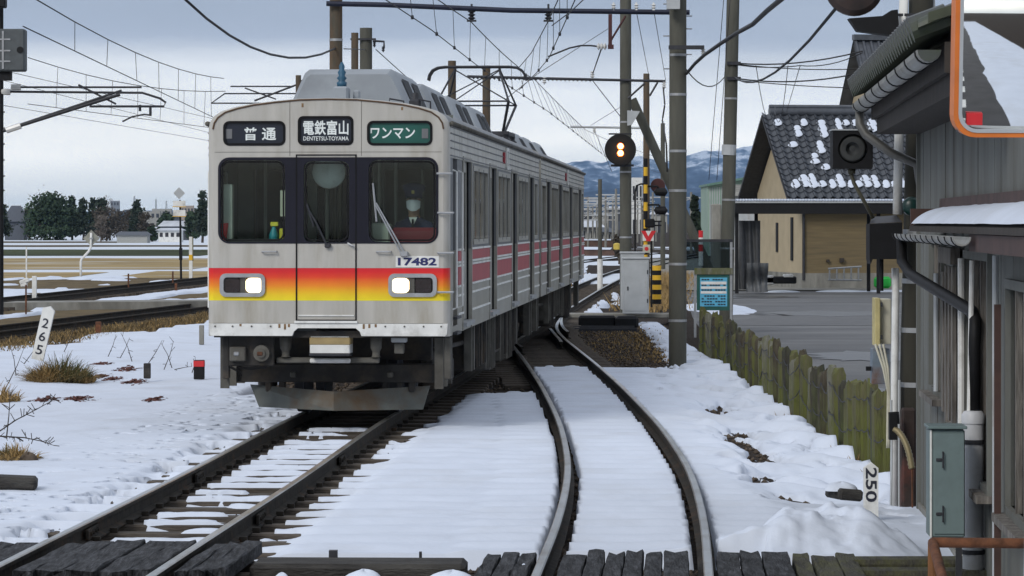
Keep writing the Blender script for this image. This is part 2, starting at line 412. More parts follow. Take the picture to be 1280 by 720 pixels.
# ---------------------------------------------------------------- snow cover round the tracks
def step(a, b, v): t = np.clip((v - a) / (b - a), 0, 1); return t * t * (3 - 2 * t)
def snow_t(X, Y):
    """height of the snow surface (z)"""
    dl = X - xL(Y); dr = X - xR(Y)
    ph = sleeper_phase(Y) * SLEEP                       # metres from sleeper centre
    n1 = fbm(X * 1.1, Y * .55, 4); n2 = fbm(X * 5 + 40, Y * 4, 3); n3 = fbm(X * 16 + 9, Y * 9, 2); n4 = fbm(X * .35 + 3, Y * .12 + 8, 3)
    zg = ground_z(X, Y)
    z = zg + .10 + .05 * (n1 - .5) + .005 * (n2 - .5) + .08 * (n4 - .5)
    # --- left track: caps of snow on each sleeper, thin or bare between them
    inL = step(1.32, 1.08, np.abs(dl))
    capw = .088 + .03 * (n3 - .5)
    cap = np.clip(1 - (np.abs(ph) / capw) ** 6, -1, 1)
    bare = step(.40, .62, fbm(X * .9 + 70, Y * .9 + 3, 3))
    ztrk = np.where(cap > 0, -.155 + .004 + (.034 - .012 * step(30, 24, Y)) * np.sqrt(np.clip(cap, 0, 1)) * (.5 + 1.0 * n2) - .05 * step(.64, .70, fbm(X * 1.4 + 31, Y * 1.1 + 5, 2) + .07 * step(27, 24, Y)), -.205 + .035 * (n2 - .3) - .05 * bare)
    z = z * (1 - inL) + ztrk * inL
    # --- between the tracks and right of the right track: deep smooth snow with faint sleeper ripple
    inR = step(1.45, 1.15, np.abs(dr))
    zr = -.105 + .020 * np.cos(2 * np.pi * Y / .62) * (.4 + n1) + .020 * (n1 - .5) + .008 * (n2 - .5)
    z = z * (1 - inR) + zr * inR
    mid = step(-.1, .25, dl - .95) * step(-.1, .25, -dr - .95 + .3)
    zm = -.115 + .018 * np.cos(2 * np.pi * Y / SLEEP) * step(1.6, .8, dl - .9) + .03 * (n1 - .5) + .01 * (n2 - .5)
    z = np.where(mid > 0, np.maximum(z, zm * mid + z * (1 - mid)), z)
    # --- gaps along the rails
    for d, wl, wr, amp in ((dl + GA, .03, .13, .10), (dl - GA, .03, .15, .17), (dr + GA, .055, .065, .035), (dr - GA, .075, .035, .03)):
        sc = 1 + .9 * np.cos(2 * np.pi * (np.abs(ph) / SLEEP) + np.pi) * (amp > .05)
        w = np.where(d < 0, wl + .25 * amp * n2, wr + amp * (n2 - .2) * .8 + amp * .45 * sc * n1 + .035 * (n3 - .3))
        cut = step(w + .03, w, np.abs(d))
        z = z - cut * .35
    # --- loose dark stones showing beside the left rail
    sp = step(.74, .77, fbm(X * 8 + 5, Y * 5 + 2, 2) + .10 * step(-2.2, -1.0, dl)) * step(-3.1, -1.5, dl) * step(-.62, -.8, dl)
    z = z - sp * .2
    # --- bare ballast under and behind the train, round the points
    edge = 54.5 + 2.2 * (n1 - .5) - 7.5 * step(.05, -.25, dr + .45) + 1.5 * (n2 - .5)
    bt = step(0, 1.1, Y - edge) * step(3.1, 2.6, X - .5 * (n2 - .5) - .012 * (Y - 58)) * step(-2.5, -2.15, dl) * step(90, 84, Y + 4 * (n2 - .5))
    z = z - bt * .35
    z = np.where((Y > 39.6) & (dl > -.8) & (dl < .86 + .25 * n2), -.6, z)
    # --- right shoulder: folds and bare streaks in front of the fence
    sh = step(1.9, 2.5, X) * step(29, 31, Y) * step(60, 56, Y)
    z = z + sh * (.05 * np.cos(2 * np.pi * (Y * .55 + X * .9 + 1.5 * n1)) - .01)
    cx = 2.62 + .10 * np.sin(Y * 1.1) + .35 * (n2 - .5) - .03 * (36 - Y)
    win = np.maximum.reduce([step(a, a + .6, Y) * step(e, e - .6, Y) for a, e in ((29.0, 30.6), (31.2, 33.2), (33.8, 40.5), (43.5, 46.5), (48.5, 50.0))])
    z = z - .06 * step(.45, .1, np.abs(X - cx)) * win
    st = step(.17, .09, np.abs(X - cx) + .20 * (n3 - .45)) * win
    z = z - st * .22
    fr_ = step(2.9, 3.5, X) * step(30, 32, Y) * step(62, 58, Y)
    z = z + fr_ * (.07 * np.cos(2 * np.pi * (Y / .92 + .25 * X)) + .02) - fr_ * .16 * step(.62, .7, n2) * step(.2, -.4, np.cos(2 * np.pi * (Y / .92 + .25 * X)))
    st2 = step(.72, .8, fbm(X * 3 + 2, Y * 2.2 + 1, 2)) * step(1.9, 2.3, X) * step(27, 29, Y)
    z = z - st2 * .14
    # heap of shovelled snow by the crossing boards
    hp = .31 * np.exp(-((X - 2.45) / .52) ** 4) * np.exp(-((Y - 24.75) / .62) ** 2) + .14 * np.exp(-((X - 1.75) / .4) ** 2) * np.exp(-((Y - 24.4) / .4) ** 2)
    nh = np.abs(fbm(X * 7, Y * 5 + 3, 3) - .5)
    z = z + hp * (1 + .6 * (n2 - .5)) + np.where(hp > .05, .05 * (n2 - .5) + .02 * (n3 - .5) - .05 * nh, 0)
    # left verge: hollows with dead leaves
    z = z + .05 * step(-3.6, -4.6, X) * (fbm(X * 1.1 + 11, Y * .5 + 4, 3) - .4) * step(36, 41, Y)
    # snow thins out to the grass bank of the far line, patchy between the two lines there
    dA = X - xA(Y); dB = X - xB(Y)
    nb_ = fbm(X * .9 + 3, Y * .25, 4); nc_ = fbm(X * 3 + 7, Y * .8, 3)
    bank = step(2.9, 2.3, dA + 2.6 * (nb_ - .5) + .6 * (nc_ - .5)) * step(-5.2, -4.4, dA)
    keep = step(.50, .56, fbm(X * .35 + 20, Y * .12 + 4, 3)) * step(-1.35, -1.7, dA) + step(.50, .56, fbm(X * .35 + 20, Y * .12 + 4, 3)) * step(-3.6, -4.2, dA)
    z = z - .34 * bank * (1 - np.clip(keep, 0, 1)) - .4 * step(1.5, 1.2, np.abs(dA)) - .4 * step(1.5, 1.2, np.abs(dB))
    z = z - .25 * step(-1.5, -2, dB) * step(.47, .53, fbm(X * .25, Y * .1, 3))
    # crossing boards: no snow on them
    z = np.where((Y < 24.15) & (Y > 22.0) & (X < 1.85), -.5, z)
    z = np.where((Y < 23.85) & (Y > 21.0) & (X > 1.3) & (X < 3.35), -.5, z)
    z = np.where((Y < 22.3), z - .06, z)
    # fence line: snow stops in steps against the stakes, none on the car park
    z = np.where(X > 3.72, -.6, z)
    z = np.where((Y > 84) & (X > 2.5), z - .22 * step(.47, .56, fbm(X * .5, Y * .13, 3)), z)
    z = np.where((Y > 86) & (X <= 2.5), z - .25 * step(.5, .58, fbm(X * .5 + 30, Y * .09, 3)) , z)
    return z
xs = np.concatenate([np.arange(-34, -13, .3), np.arange(-13, -4.6, .07), np.arange(-4.6, 3.0, .034), np.arange(3.0, 3.8, .05)])
ys = np.concatenate([np.arange(-4, 20.5, .6), np.arange(20.5, 30, .026), np.arange(30, 46, .034), np.arange(46, 62, .07), np.arange(62, 110, .22), np.arange(110, 170, .8)])
Xg, Yg = np.meshgrid(xs, ys)
Zs = snow_t(Xg, Yg)
tag(grid_mesh('snow_cover', xs, ys, Zs, m_snow, drop=(Zs < ground_z(Xg, Yg) - .06)), kind='structure')

# snow and stubble strips of the fields on the left, beyond the far line
def sheet(name, m, pts, z):
    b = MB(); b.add([(p[0], p[1], z) for p in pts], [tuple(range(len(pts)))]); return tag(b.build(name, m), kind='structure')
def patchy(name, x0, x1, y0, y1, m, lo, hi, base, sx, sy, seed, dx=2.0, dy=2.0, th=.06):
    xs = np.arange(x0, x1, dx); ys = np.arange(y0, y1, dy); X, Y = np.meshgrid(xs, ys)
    n = fbm(X * sx + seed, Y * sy + seed * 2, 4)
    z = base + th * (1 - 2.2 * step(lo, hi, n))
    return tag(grid_mesh(name, xs, ys, z, m, drop=(z < base - .02)), kind='structure')
FZ = -.935
def strip(name, m, Y0, Y1, z, x0=-110, x1=-3, seed=1, wob=1.5):
    n = 60; pts = []
    for i in range(n):
        x = x0 + (x1 - x0) * i / (n - 1); pts.append((x, Y0 + wob * (float(fbm(np.array([x * .15]), np.array([seed * 3.1]), 3)[0]) - .5)))
    for i in range(n):
        x = x1 + (x0 - x1) * i / (n - 1); pts.append((x, Y1 + wob * (float(fbm(np.array([x * .15 + 30]), np.array([seed * 1.7]), 3)[0]) - .5)))
    b = MB(); k = n
    b.add([(p[0], p[1], z) for p in pts], [(i, i + 1, 2 * k - 2 - i, 2 * k - 1 - i) for i in range(k - 1)])
    return tag(b.build(name, m), kind='structure')
strip('field_snow', m_snow2, 172, 980, FZ + .012, -170, 6, 2, 3)
strip('stubble_field', m_straw, 190, 213, FZ + .03, -60, -26, 3, 3)
strip('stubble_field', m_straw, 193, 219, FZ + .03, -23.5, -8, 3, 3)
strip('stubble_field', m_straw, 226, 296, FZ + .03, -90, -22, 4, 6)
strip('stubble_field', m_straw, 232, 280, FZ + .03, -19, -2, 4, 6)
strip('crop_field', m_greenf, 318, 392, FZ + .03, -110, -30, 5, 8)
strip('crop_field', m_greenf, 330, 385, FZ + .03, -28, 2, 9, 14)
strip('field_bank', m_soil, 436, 470, FZ + .03, -130, -10, 6, 10)
strip('field_bank', m_soil, 520, 560, FZ + .03, -130, -60, 7, 10)
strip('field_bank', m_soil, 178, 181, FZ + .03, -60, 0, 8, 2)
strip('field_bank', m_soil, 186, 187.5, FZ + .03, -60, 0, 12, 2)
strip('far_plain', m_snow2, 985, 5200, FZ + .05, -900, 900, 8, 10)
strip('far_plain', m_soil, 1200, 1800, FZ + .12, -900, 900, 8, 60)
strip('far_plain', m_soil, 2200, 4200, FZ + .12, -900, 900, 11, 60)

# car park behind the fence
b = MB(); b.add([(4.12, 26, 0), (60, 26, 0), (60, 117, .0), (6.1, 117, .0), (4.6, 84, 0), (4.12, 70, 0)], [(0, 1, 2, 3, 4, 5)])
o = b.build('car_park', m_asph); o.location.z = -.128; tag(o, kind='structure')
b = MB(); b.add([(6.2, 117.05, 0), (60, 117.05, 0), (60, 220, 0), (7, 220, 0)], [(0, 1, 2, 3)])
o = b.build('house_plot', m_conc); o.location.z = -.09; tag(o, kind='structure')
b = MB(); b.add([(6.4, 100.5, 0), (60, 100.5, 0), (60, 101.1, 0), (6.4, 101.1, 0)], [(0, 1, 2, 3)])
o = b.build('patched_asphalt_seam', mat('seam', (.14, .14, .145), .8)); o.location.z = -.122; tag(o, kind='structure')
b = MB(); b.add([(4.9, 78, 0), (60, 78, 0), (60, 96, 0), (8.5, 96, 0)], [(0, 1, 2, 3)])
o = b.build('patched_asphalt', mat('newer_asphalt', (.115, .117, .12), .8, var=.15, scale=2, bump=.2, bscale=80)); o.location.z = -.122; tag(o, kind='structure')
xs = np.arange(4.6, 7.2, .06); ys = np.arange(84, 102, .25); X, Y = np.meshgrid(xs, ys)
z = -.12 + .05 * (1 - ((X - 5.85) / .85) ** 2 - ((Y - 93.5) / 6) ** 2) + .03 * (fbm(X * 3, Y, 3) - .5)
tag(grid_mesh('snow_patch', xs, ys, z, m_snow, drop=z < -.14), kind='structure')

# bits of bare and snowy ground right of the line, far side
patchy('verge_snow', 3.0, 60, 120, 330, m_snow2, .40, .55, -.2, .12, .05, 5, .8, 2, .08)

# ---------------------------------------------------------------- loose ballast stones where no snow lies
def stones(name, n, xr, yr, cond, size=(.02, .05), zoff=0.0, m=m_stone, seed=1):
    r = np.random.RandomState(seed)
    X = r.uniform(*xr, n * 3); Y = r.uniform(*yr, n * 3)
    k = cond(X, Y); X = X[k][:n]; Y = Y[k][:n]; n = len(X)
    base = np.array([(1, 0, 0), (-1, 0, 0), (0, 1, 0), (0, -1, 0), (0, 0, 1), (0, 0, -1)], float)
    fc = np.array([(0, 2, 4), (2, 1, 4), (1, 3, 4), (3, 0, 4), (2, 0, 5), (1, 2, 5), (3, 1, 5), (0, 3, 5)])
    sz = r.uniform(*size, (n, 1, 1)); v = base[None] * sz * r.uniform(.6, 1.3, (n, 6, 1))
    a = r.uniform(0, 6.28, n); ca, sa = np.cos(a), np.sin(a)
    x = v[:, :, 0] * ca[:, None] - v[:, :, 1] * sa[:, None]; y = v[:, :, 0] * sa[:, None] + v[:, :, 1] * ca[:, None]
    z = v[:, :, 2] * .75 + ground_z(X, Y)[:, None] + zoff + .01
    co = np.stack([x + X[:, None], y + Y[:, None], z], -1).reshape(-1, 3)
    f = (fc[None] + (np.arange(n) * 6)[:, None, None]).reshape(-1, 3)
    return tag(tri_mesh(name, co, f, m), 'brown ballast stones lying between and beside the rails', 'ballast', kind='stuff')
def cond1(X, Y):
    return (snow_t(X, Y) < ground_z(X, Y) + .0) & ~((np.abs(np.abs(X - xL(Y)) - GA) < .08))
stones('ballast_stones', 9000, (-4.6, 3.3), (20.5, 84), cond1)

def cond2(X, Y):
    dl = X - xL(Y); dr = X - xR(Y); q = np.minimum.reduce([np.abs(dl + GA), np.abs(dl - GA), np.abs(dr + GA), np.abs(dr - GA)])
    rnd = fbm(X * 40, Y * 40, 1)
    return (q > .1) & (rnd < np.exp(-q * 3.0)) & (snow_t(X, Y) > ground_z(X, Y) + .03)
def grit():
    r = np.random.RandomState(5); X = r.uniform(-5, 2.2, 4000); Y = r.uniform(22.5, 46, 4000); k = cond2(X, Y) & (X - xL(Y) < 1.1); X, Y = X[k][:330], Y[k][:330]; n = len(X); z = snow_t(X, Y)
    s = r.uniform(.006, .02, (n, 1)); a = r.uniform(0, 6.28, (n, 4)) * .3 + np.array([0, 1.57, 3.14, 4.71])
    co = np.concatenate([np.stack([X[:, None] + s * np.cos(a), Y[:, None] + s * 1.4 * np.sin(a), (z + .001)[:, None] + 0 * a], -1), np.stack([X, Y, z + s[:, 0] * .9], -1)[:, None]], 1).reshape(-1, 3)
    f = (np.array([(0, 1, 4), (1, 2, 4), (2, 3, 4), (3, 0, 4)])[None] + (np.arange(n) * 5)[:, None, None]).reshape(-1, 3)
    tag(tri_mesh('grit', co, f, m_grit), 'dark grit and ballast crumbs scattered on the snow by the rails', 'grit', kind='stuff')
grit()
# ---------------------------------------------------------------- railway tracks
RAIL = [(-.0635, -.153), (.0635, -.153), (.0635, -.142), (.012, -.122), (.0085, -.06), (.0085, -.045), (.0325, -.035), (.0325, -.008), (.024, 0), (-.024, 0), (-.0325, -.008), (-.0325, -.035), (-.0085, -.045), (-.0085, -.06), (-.012, -.122), (-.0635, -.142)]
def rail_mesh(name, f, off, y0, y1, parent, dy=.8, zoff=0, dark=False, ends=None):
    n = max(2, int((y1 - y0) / dy)); vs = []; k = len(RAIL); b = MB()
    ys = np.linspace(y0, y1, n)
    xc = f(ys); dx = (f(ys + .05) - f(ys - .05)) / .1
    for i in range(n):
        l = math.hypot(1, dx[i]); nx, ny = 1 / l, -dx[i] / l
        o = off if not callable(off) else off(ys[i])
        for (a, z) in RAIL: vs.append((xc[i] + (o + a) * nx, ys[i] + (o + a) * ny, z + zoff))
    fs = []; ms = []
    for i in range(n - 1):
        for j in range(k):
            fs.append((i * k + j, i * k + (j + 1) % k, (i + 1) * k + (j + 1) % k, (i + 1) * k + j)); ms.append(1 if j in (7, 8, 9) and not dark else 0)
    fs += [tuple(range(k - 1, -1, -1)), tuple(range((n - 1) * k, n * k))]; ms += [0, 0]
    b.v = vs; b.f = fs; b.m = ms
    return b.build(name, [m_railside, m_railtop], parent)
_sl = None
def sleeper_data():
    b = MB(); b.bbox((0, 0, -.235), (2.1, .21, .16), bev=.012)
    o = b.build('sleeper', m_wood); me = o.data; bpy.data.objects.remove(o); return me
SLM = sleeper_data()
def sleepers(parent, f, y0, y1, pitch):
    k = math.ceil(y0 / pitch)
    while k * pitch <= y1:
        y = k * pitch; o = bpy.data.objects.new('sleeper', SLM); link(o, parent)
        sl = float(f(y + .1) - f(y - .1)) / .2
        o.location = (float(f(y)) + R.uniform(-.03, .03), y, 0); o.rotation_euler = (0, 0, -math.atan(sl) + R.uniform(-.012, .012)); k += 1
def far_sleepers(parent, f, y0, y1, pitch):
    b = MB(); y = y0
    while y < y1: x = float(f(y)); b.box((x - 1.05, y - .1, -.31), (x + 1.05, y + .1, -.155)); y += pitch
    o = b.build('distant_sleepers', m_wood, parent); o['kind'] = 'stuff'
def fastenings(parent, f, off, y0, y1, pitch):
    b = MB(); k = math.ceil(y0 / pitch)
    while k * pitch <= y1:
        y = k * pitch; x = float(f(y)) + off
        for s in (-1, 1): b.box((x + s * .085 - .03, y - .035, -.155), (x + s * .085 + .03, y + .035, -.115))
        k += 1
    o = b.build('rail_clips', m_railside, parent); o['kind'] = 'stuff'
t = thing('railway_track', 'track with snow-capped timber sleepers running under the train', 'track')
rail_mesh('rail', xL, -GA, -60, 300, t); rail_mesh('rail', xL, GA, -60, 300, t)
sleepers(t, xL, 20.6, 62, SLEEP); far_sleepers(t, xL, 62.5, 200, SLEEP)
fastenings(t, xL, -GA, 20.6, 45, SLEEP); fastenings(t, xL, GA, 20.6, 45, SLEEP)
# fish-plated joints near the crossing
for off, y in ((-GA, 25.6), (GA, 26.9), (-GA, 31.2), (GA, 33.4)):
    b = MB(); x = float(xL(y)) + off
    for s in (-1, 1):
        b.box((x + s * .033 - .012, y - .3, -.125), (x + s * .033 + .012, y + .3, -.048))
        for q in (-.2, -.07, .07, .2): b.cyl((x + s * .04, y + q, -.085), (x + s * .062, y + q, -.085), .016, n=6)
    b.build('fish_plate', m_railside, t)
t2 = thing('railway_track', 'curved siding track deep in snow that bends into the main line', 'track')
rail_mesh('rail', xR, -GA, -60, 84, t2); rail_mesh('rail', xR, GA, -60, 86, t2)
sleepers(t2, xR, 50, 84, .62)
# check rail and switch rails of the points
rail_mesh('check_rail', xR, lambda y: -GA + .11 + .05 * abs((y - 66) / 4) ** 3 * .6, 61.5, 70, t2, .4, dark=False)
rail_mesh('check_rail', xR, lambda y: GA - .11 - .05 * abs((y - 68) / 4) ** 3 * .6, 64, 72, t2, .4)
rail_mesh('switch_rail', xR, lambda y: GA + .05 + .02 * (78 - y), 70, 80, t2, .5)
for y_ in (76.6, 78.1): MB().box((1.45, y_, -.22), (2.9, y_ + .1, -.14)).build('switch_rod', m_dsteel, t2)

# the two lines further left
for f, nm, lab in ((xA, 'railway_track', 'rusty track behind the dry grass bank on the left'), (xB, 'railway_track', 'farther rusty track running along the edge of the stubble fields')):
    tt = thing(nm, lab, 'track')
    zo = -.05 if f is xA else .05
    rail_mesh('rail', f, -GA, 40, 260, tt, 2, zoff=zo, dark=True); rail_mesh('rail', f, GA, 40, 260, tt, 2, zoff=zo, dark=True)
    y = 50
    bb = MB()
    while y < 180: x = float(f(y)); bb.box((x - 1.05, y - .1, -.31 + zo), (x + 1.05, y + .1, -.157 + zo)); y += .7
    o = bb.build('distant_sleepers', m_wood, tt); o['kind'] = 'stuff'
# concrete cable trough / walkway crossing between them
b = MB(); 
pA, pB = G(-20, 377.5, 0), G(262, 371.5, 0)
o = MB().box((-22, 91.5, -.30), (-7.4, 93.6, .02)).build('foot_crossing', m_conc); o.rotation_euler = (0, 0, rad(-.0))
tag(o, 'pale concrete foot crossing lying across the rusty tracks', 'crossing')
o.data.vertices.foreach_set('co', np.array([(v.co.x, v.co.y + (v.co.x + 22) * .36, v.co.z) for v in o.data.vertices], np.float32).ravel())

# ---------------------------------------------------------------- timber crossing in the foreground
deck = thing('timber_crossing', 'weathered timber foot crossing of rough planks across the rails', 'crossing', (0, 0, 0))
def plank(f, o0, o1, y0, y1, z, m, name='plank'):
    """one rough plank lying along the track between two offsets from its centre line"""
    b = MB(); ns = 7; vs = []
    ph = R.random() * 50
    for i in range(ns):
        y = y0 + (y1 - y0) * i / (ns - 1); x = float(f(y))
        w = R.uniform(-.006, .006)
        ring = [(o0 + .006, z - .10), (o1 - .006, z - .10), (o1 - .004 + w, z - .012), (o1 - .012 + w, z + R.uniform(-.014, .006)), ((o0 + o1) / 2 + R.uniform(-.03, .03), z + R.uniform(-.022, .010)), (o0 + .012 + w, z + R.uniform(-.014, .006)), (o0 + .004 + w, z - .012)]
        yy0 = y + (R.uniform(-.06, .06) if i in (0, ns - 1) else 0)
        for a, zz in ring: vs.append((x + a, yy0 + (R.uniform(-.05, .05) if i in (0, ns - 1) else 0), zz))
    k = 7
    fs = [(i * k + j, i * k + (j + 1) % k, (i + 1) * k + (j + 1) % k, (i + 1) * k + j) for i in range(ns - 1) for j in range(k)] + [tuple(range(k - 1, -1, -1)), tuple(range((ns - 1) * k, ns * k))]
    b.add(vs, fs); return b.build(name, m, deck)
def planks(f, o0, o1, y0, y1, n, m, z=-.012, gap=.004):
    ws = [R.uniform(.75, 1.25) for _ in range(n)]; s = sum(ws); x = o0
    for w in ws:
        d = w / s * (o1 - o0); plank(f, x + gap / 2, x + d - gap / 2, y0 + R.uniform(-.06, .06), y1 + R.uniform(-.1, .1), z + R.uniform(-.015, .006), m); x += d
planks(xL, -GA + .11, GA - .07, 22.15, 24.15, 5, m_plank)
planks(xL, -GA - .62, -GA - .06, 22.3, 24.1, 3, m_plank)
planks(xL, GA + .06, GA + .42, 22.2, 24.2, 3, m_plank)
planks(xR, -GA + .12, GA - .12, 21.1, 23.35, 6, m_plank)
planks(xR, -GA - .42, -GA - .06, 21.3, 23.3, 3, m_plank)
planks(xR, GA + .06, GA + .58, 21.1, 23.35, 3, m_plank)
planks(xR, GA + .60, GA + 1.05, 21.1, 23.4, 3, m_plankm, -.03)
b = MB(); b.bbox((0, 0, 0), (1.5, .5, .2), bev=.03); o = b.build('beam', m_beam, deck); o.location = (-1.07, 23.2, -.165); o.rotation_euler = (0, 0, rad(-2))
b = MB(); b.bbox((0, 0, 0), (.9, .3, .16), bev=.03); o = b.build('beam', m_plankm, deck); o.location = (2.78, 22.95, -.10); o.rotation_euler = (0, 0, rad(1))
b = MB(); b.bbox((0, 0, 0), (.95, .3, .16), bev=.03); o = b.build('beam', m_plankm, deck); o.location = (2.8, 22.5, -.13); o.rotation_euler = (0, 0, rad(-1))
b = MB(); b.box((-1.30, 23.44, -.08), (-1.24, 23.52, -.02)); b.box((-.66, 23.45, -.08), (-.64, 23.5, -.03)); b.build('spike', m_dsteel, deck)
# lumps of snow left on the boards
def lump(name, c, r, h, parent=None, m=None, seed=1, ry=None):
    n = 18; k = 6; vs = []; ry = ry or r
    rs = np.random.RandomState(seed)
    ph = rs.uniform(0, 6.28, 4)
    for i in range(k + 1):
        t = i / k
        for j in range(n):
            a = 2 * math.pi * j / n; q = 1 + .13 * math.sin(2 * a + ph[0]) + .09 * math.sin(3 * a + ph[1]) + .05 * math.sin(5 * a + ph[2])
            w = math.sin((1 - t) * math.pi / 2) if t < 1 else .001
            vs.append((c[0] + r * q * w * math.cos(a), c[1] + ry * q * w * math.sin(a), c[2] + h * math.sin(t * math.pi / 2) * (1 + .1 * math.sin(3 * a + ph[3]))))
    fs = [(i * n + j, i * n + (j + 1) % n, (i + 1) * n + (j + 1) % n, (i + 1) * n + j) for i in range(k) for j in range(n)]
    b = MB(); b.add(vs, fs); return b.build(name, m or m_snow, parent, smooth=True)
for i, (x, y, r, h, yy) in enumerate(((565, 722, .17, .04, 22.1), (455, 722, .13, .035, 22.2), (352, 720, .05, .005, 22.3), (908, 722, .06, .02, 21.9), (655, 706, .035, .04, 22.5))):
    p = W(x, y, yy); lump('snow_lump', (p.x, yy, -.11), r, h + .05, seed=i)
for o, lab in zip([o for o in S.objects if o.name.startswith('snow_lump')], ('widest flat lump of snow in front of the long crossing beam', 'smaller flat lump of snow in front of the long crossing beam', 'tiny lump of snow by the planks of the main track', 'small lump of snow on the planks right of the siding', 'narrow lump of snow wedged against the left siding rail')): tag(o, lab, 'snow lump', 'snow lumps at the crossing')
# ---------------------------------------------------------------- the train
TH = math.atan(.0605)
FX, FY = -2.116, 38.0
m_front = mat('front_paint', (.43, .412, .372), .42, var=.09, scale=3.0, dirt=(.32, .295, .24), dirt_amt=.26, dscale=(2.2, 1, .4), bump=.03, bscale=3)
m_stain = mat('stainless', (.36, .35, .31), .42, .6, var=.12, scale=3, dirt=(.30, .28, .23), dirt_amt=.3, dscale=(1, .4, 1))
m_sideg = mat('window_belt_grey', (.15, .155, .16), .5, .25, var=.12, scale=3, dscale=(1, .5, 1))
m_stain2 = mat('ribbed_stainless', (.56, .55, .51), .4, .55, var=.14, scale=5, dscale=(1, 1.5, .4), dirt=(.36, .34, .28), dirt_amt=.3)
m_bandr = mat('red_band', (.36, .022, .036), .45, var=.12, scale=4)
m_roof = mat('roof_grey', (.25, .26, .27), .7, var=.12, scale=2, dirt=(.16, .165, .17), dirt_amt=.3)
m_ac = mat('cooler_grey', (.30, .33, .36), .55, var=.1, scale=1.5, dirt=(.22, .24, .26), dirt_amt=.3)
m_under = mat('underframe', (.030, .028, .026), .85, var=.4, scale=5, dirt=(.085, .065, .045), dirt_amt=.3)
m_underg = mat('underframe_grey', (.11, .105, .09), .8, var=.3, scale=4, dirt=(.05, .045, .038), dirt_amt=.4)
m_navy = mat('window_surround', (.008, .008, .016), .4, var=.15, scale=3, spec=.25)
m_tglass = glass('cab_glass', (.86, .92, .90), .0, 1.22)
m_sglass = glass('side_glass', (.5, .5, .42), .05)
m_int = mat('cab_interior', (.12, .13, .115), .7, var=.2, scale=4)
m_intl = mat('cab_interior_pale', (.42, .42, .36), .6, var=.1, scale=4)
m_plough = mat('plough_steel', (.13, .14, .13), .7, .3, var=.25, scale=3, dirt=(.12, .075, .04), dirt_amt=.3)
# painted stripe of the front: red to yellow
def stripe_mat():
    m = bpy.data.materials.new('sunset_stripe'); m.use_nodes = True
    t = m.node_tree; b = t.nodes['Principled BSDF']; L = t.links.new
    co = t.nodes.new('ShaderNodeTexCoord'); sp_ = t.nodes.new('ShaderNodeSeparateXYZ'); L(co.outputs['Object'], sp_.inputs[0])
    mr_ = t.nodes.new('ShaderNodeMapRange'); mr_.inputs[1].default_value = 1.41; mr_.inputs[2].default_value = 1.785; L(sp_.outputs['Z'], mr_.inputs[0])
    r = t.nodes.new('ShaderNodeValToRGB')
    setramp(r.color_ramp, [(0, (.84, .70, .008)), (.2, (.86, .56, .006)), (.46, (.86, .25, .006)), (.72, (.78, .05, .008)), (.88, (.70, .010, .012)), (1, (.64, .006, .018))])
    L(mr_.outputs[0], r.inputs[0])
    nz = t.nodes.new('ShaderNodeTexNoise'); nz.inputs['Scale'].default_value = 3; nz.inputs['Detail'].default_value = 6; L(co.outputs['Object'], nz.inputs['Vector'])
    mr2 = t.nodes.new('ShaderNodeMapRange'); mr2.inputs[1].default_value = .3; mr2.inputs[2].default_value = .7; mr2.inputs[3].default_value = .86; mr2.inputs[4].default_value = 1.0
    L(nz.outputs['Fac'], mr2.inputs[0])
    mx = t.nodes.new('ShaderNodeMix'); mx.data_type = 'RGBA'; mx.blend_type = 'MULTIPLY'; mx.inputs[0].default_value = 1
    L(r.outputs[0], mx.inputs[6]); L(mr2.outputs[0], mx.inputs[7]); L(mx.outputs[2], b.inputs['Base Color'])
    b.inputs['Roughness'].default_value = .42
    return m
m_stripe = stripe_mat()

HW = 1.40
SEC = [(HW, 1.0), (HW, 1.3), (HW, 3.40), (1.385, 3.47), (1.34, 3.535), (1.25, 3.595), (1.1, 3.64), (.9, 3.68), (.65, 3.71), (.35, 3.737), (0, 3.745)]
SECF = SEC + [(-a, z) for a, z in reversed(SEC[:-1])]
DOORS = [2.75, 7.55, 12.45, 17.25]; DW = .65
def U(x): return (x - 410) / 108.7
def Zf(y): return HC + (HZ - y) / 108.7
front3 = lambda a, z, d: (a, d, z)
CARL = 19.7

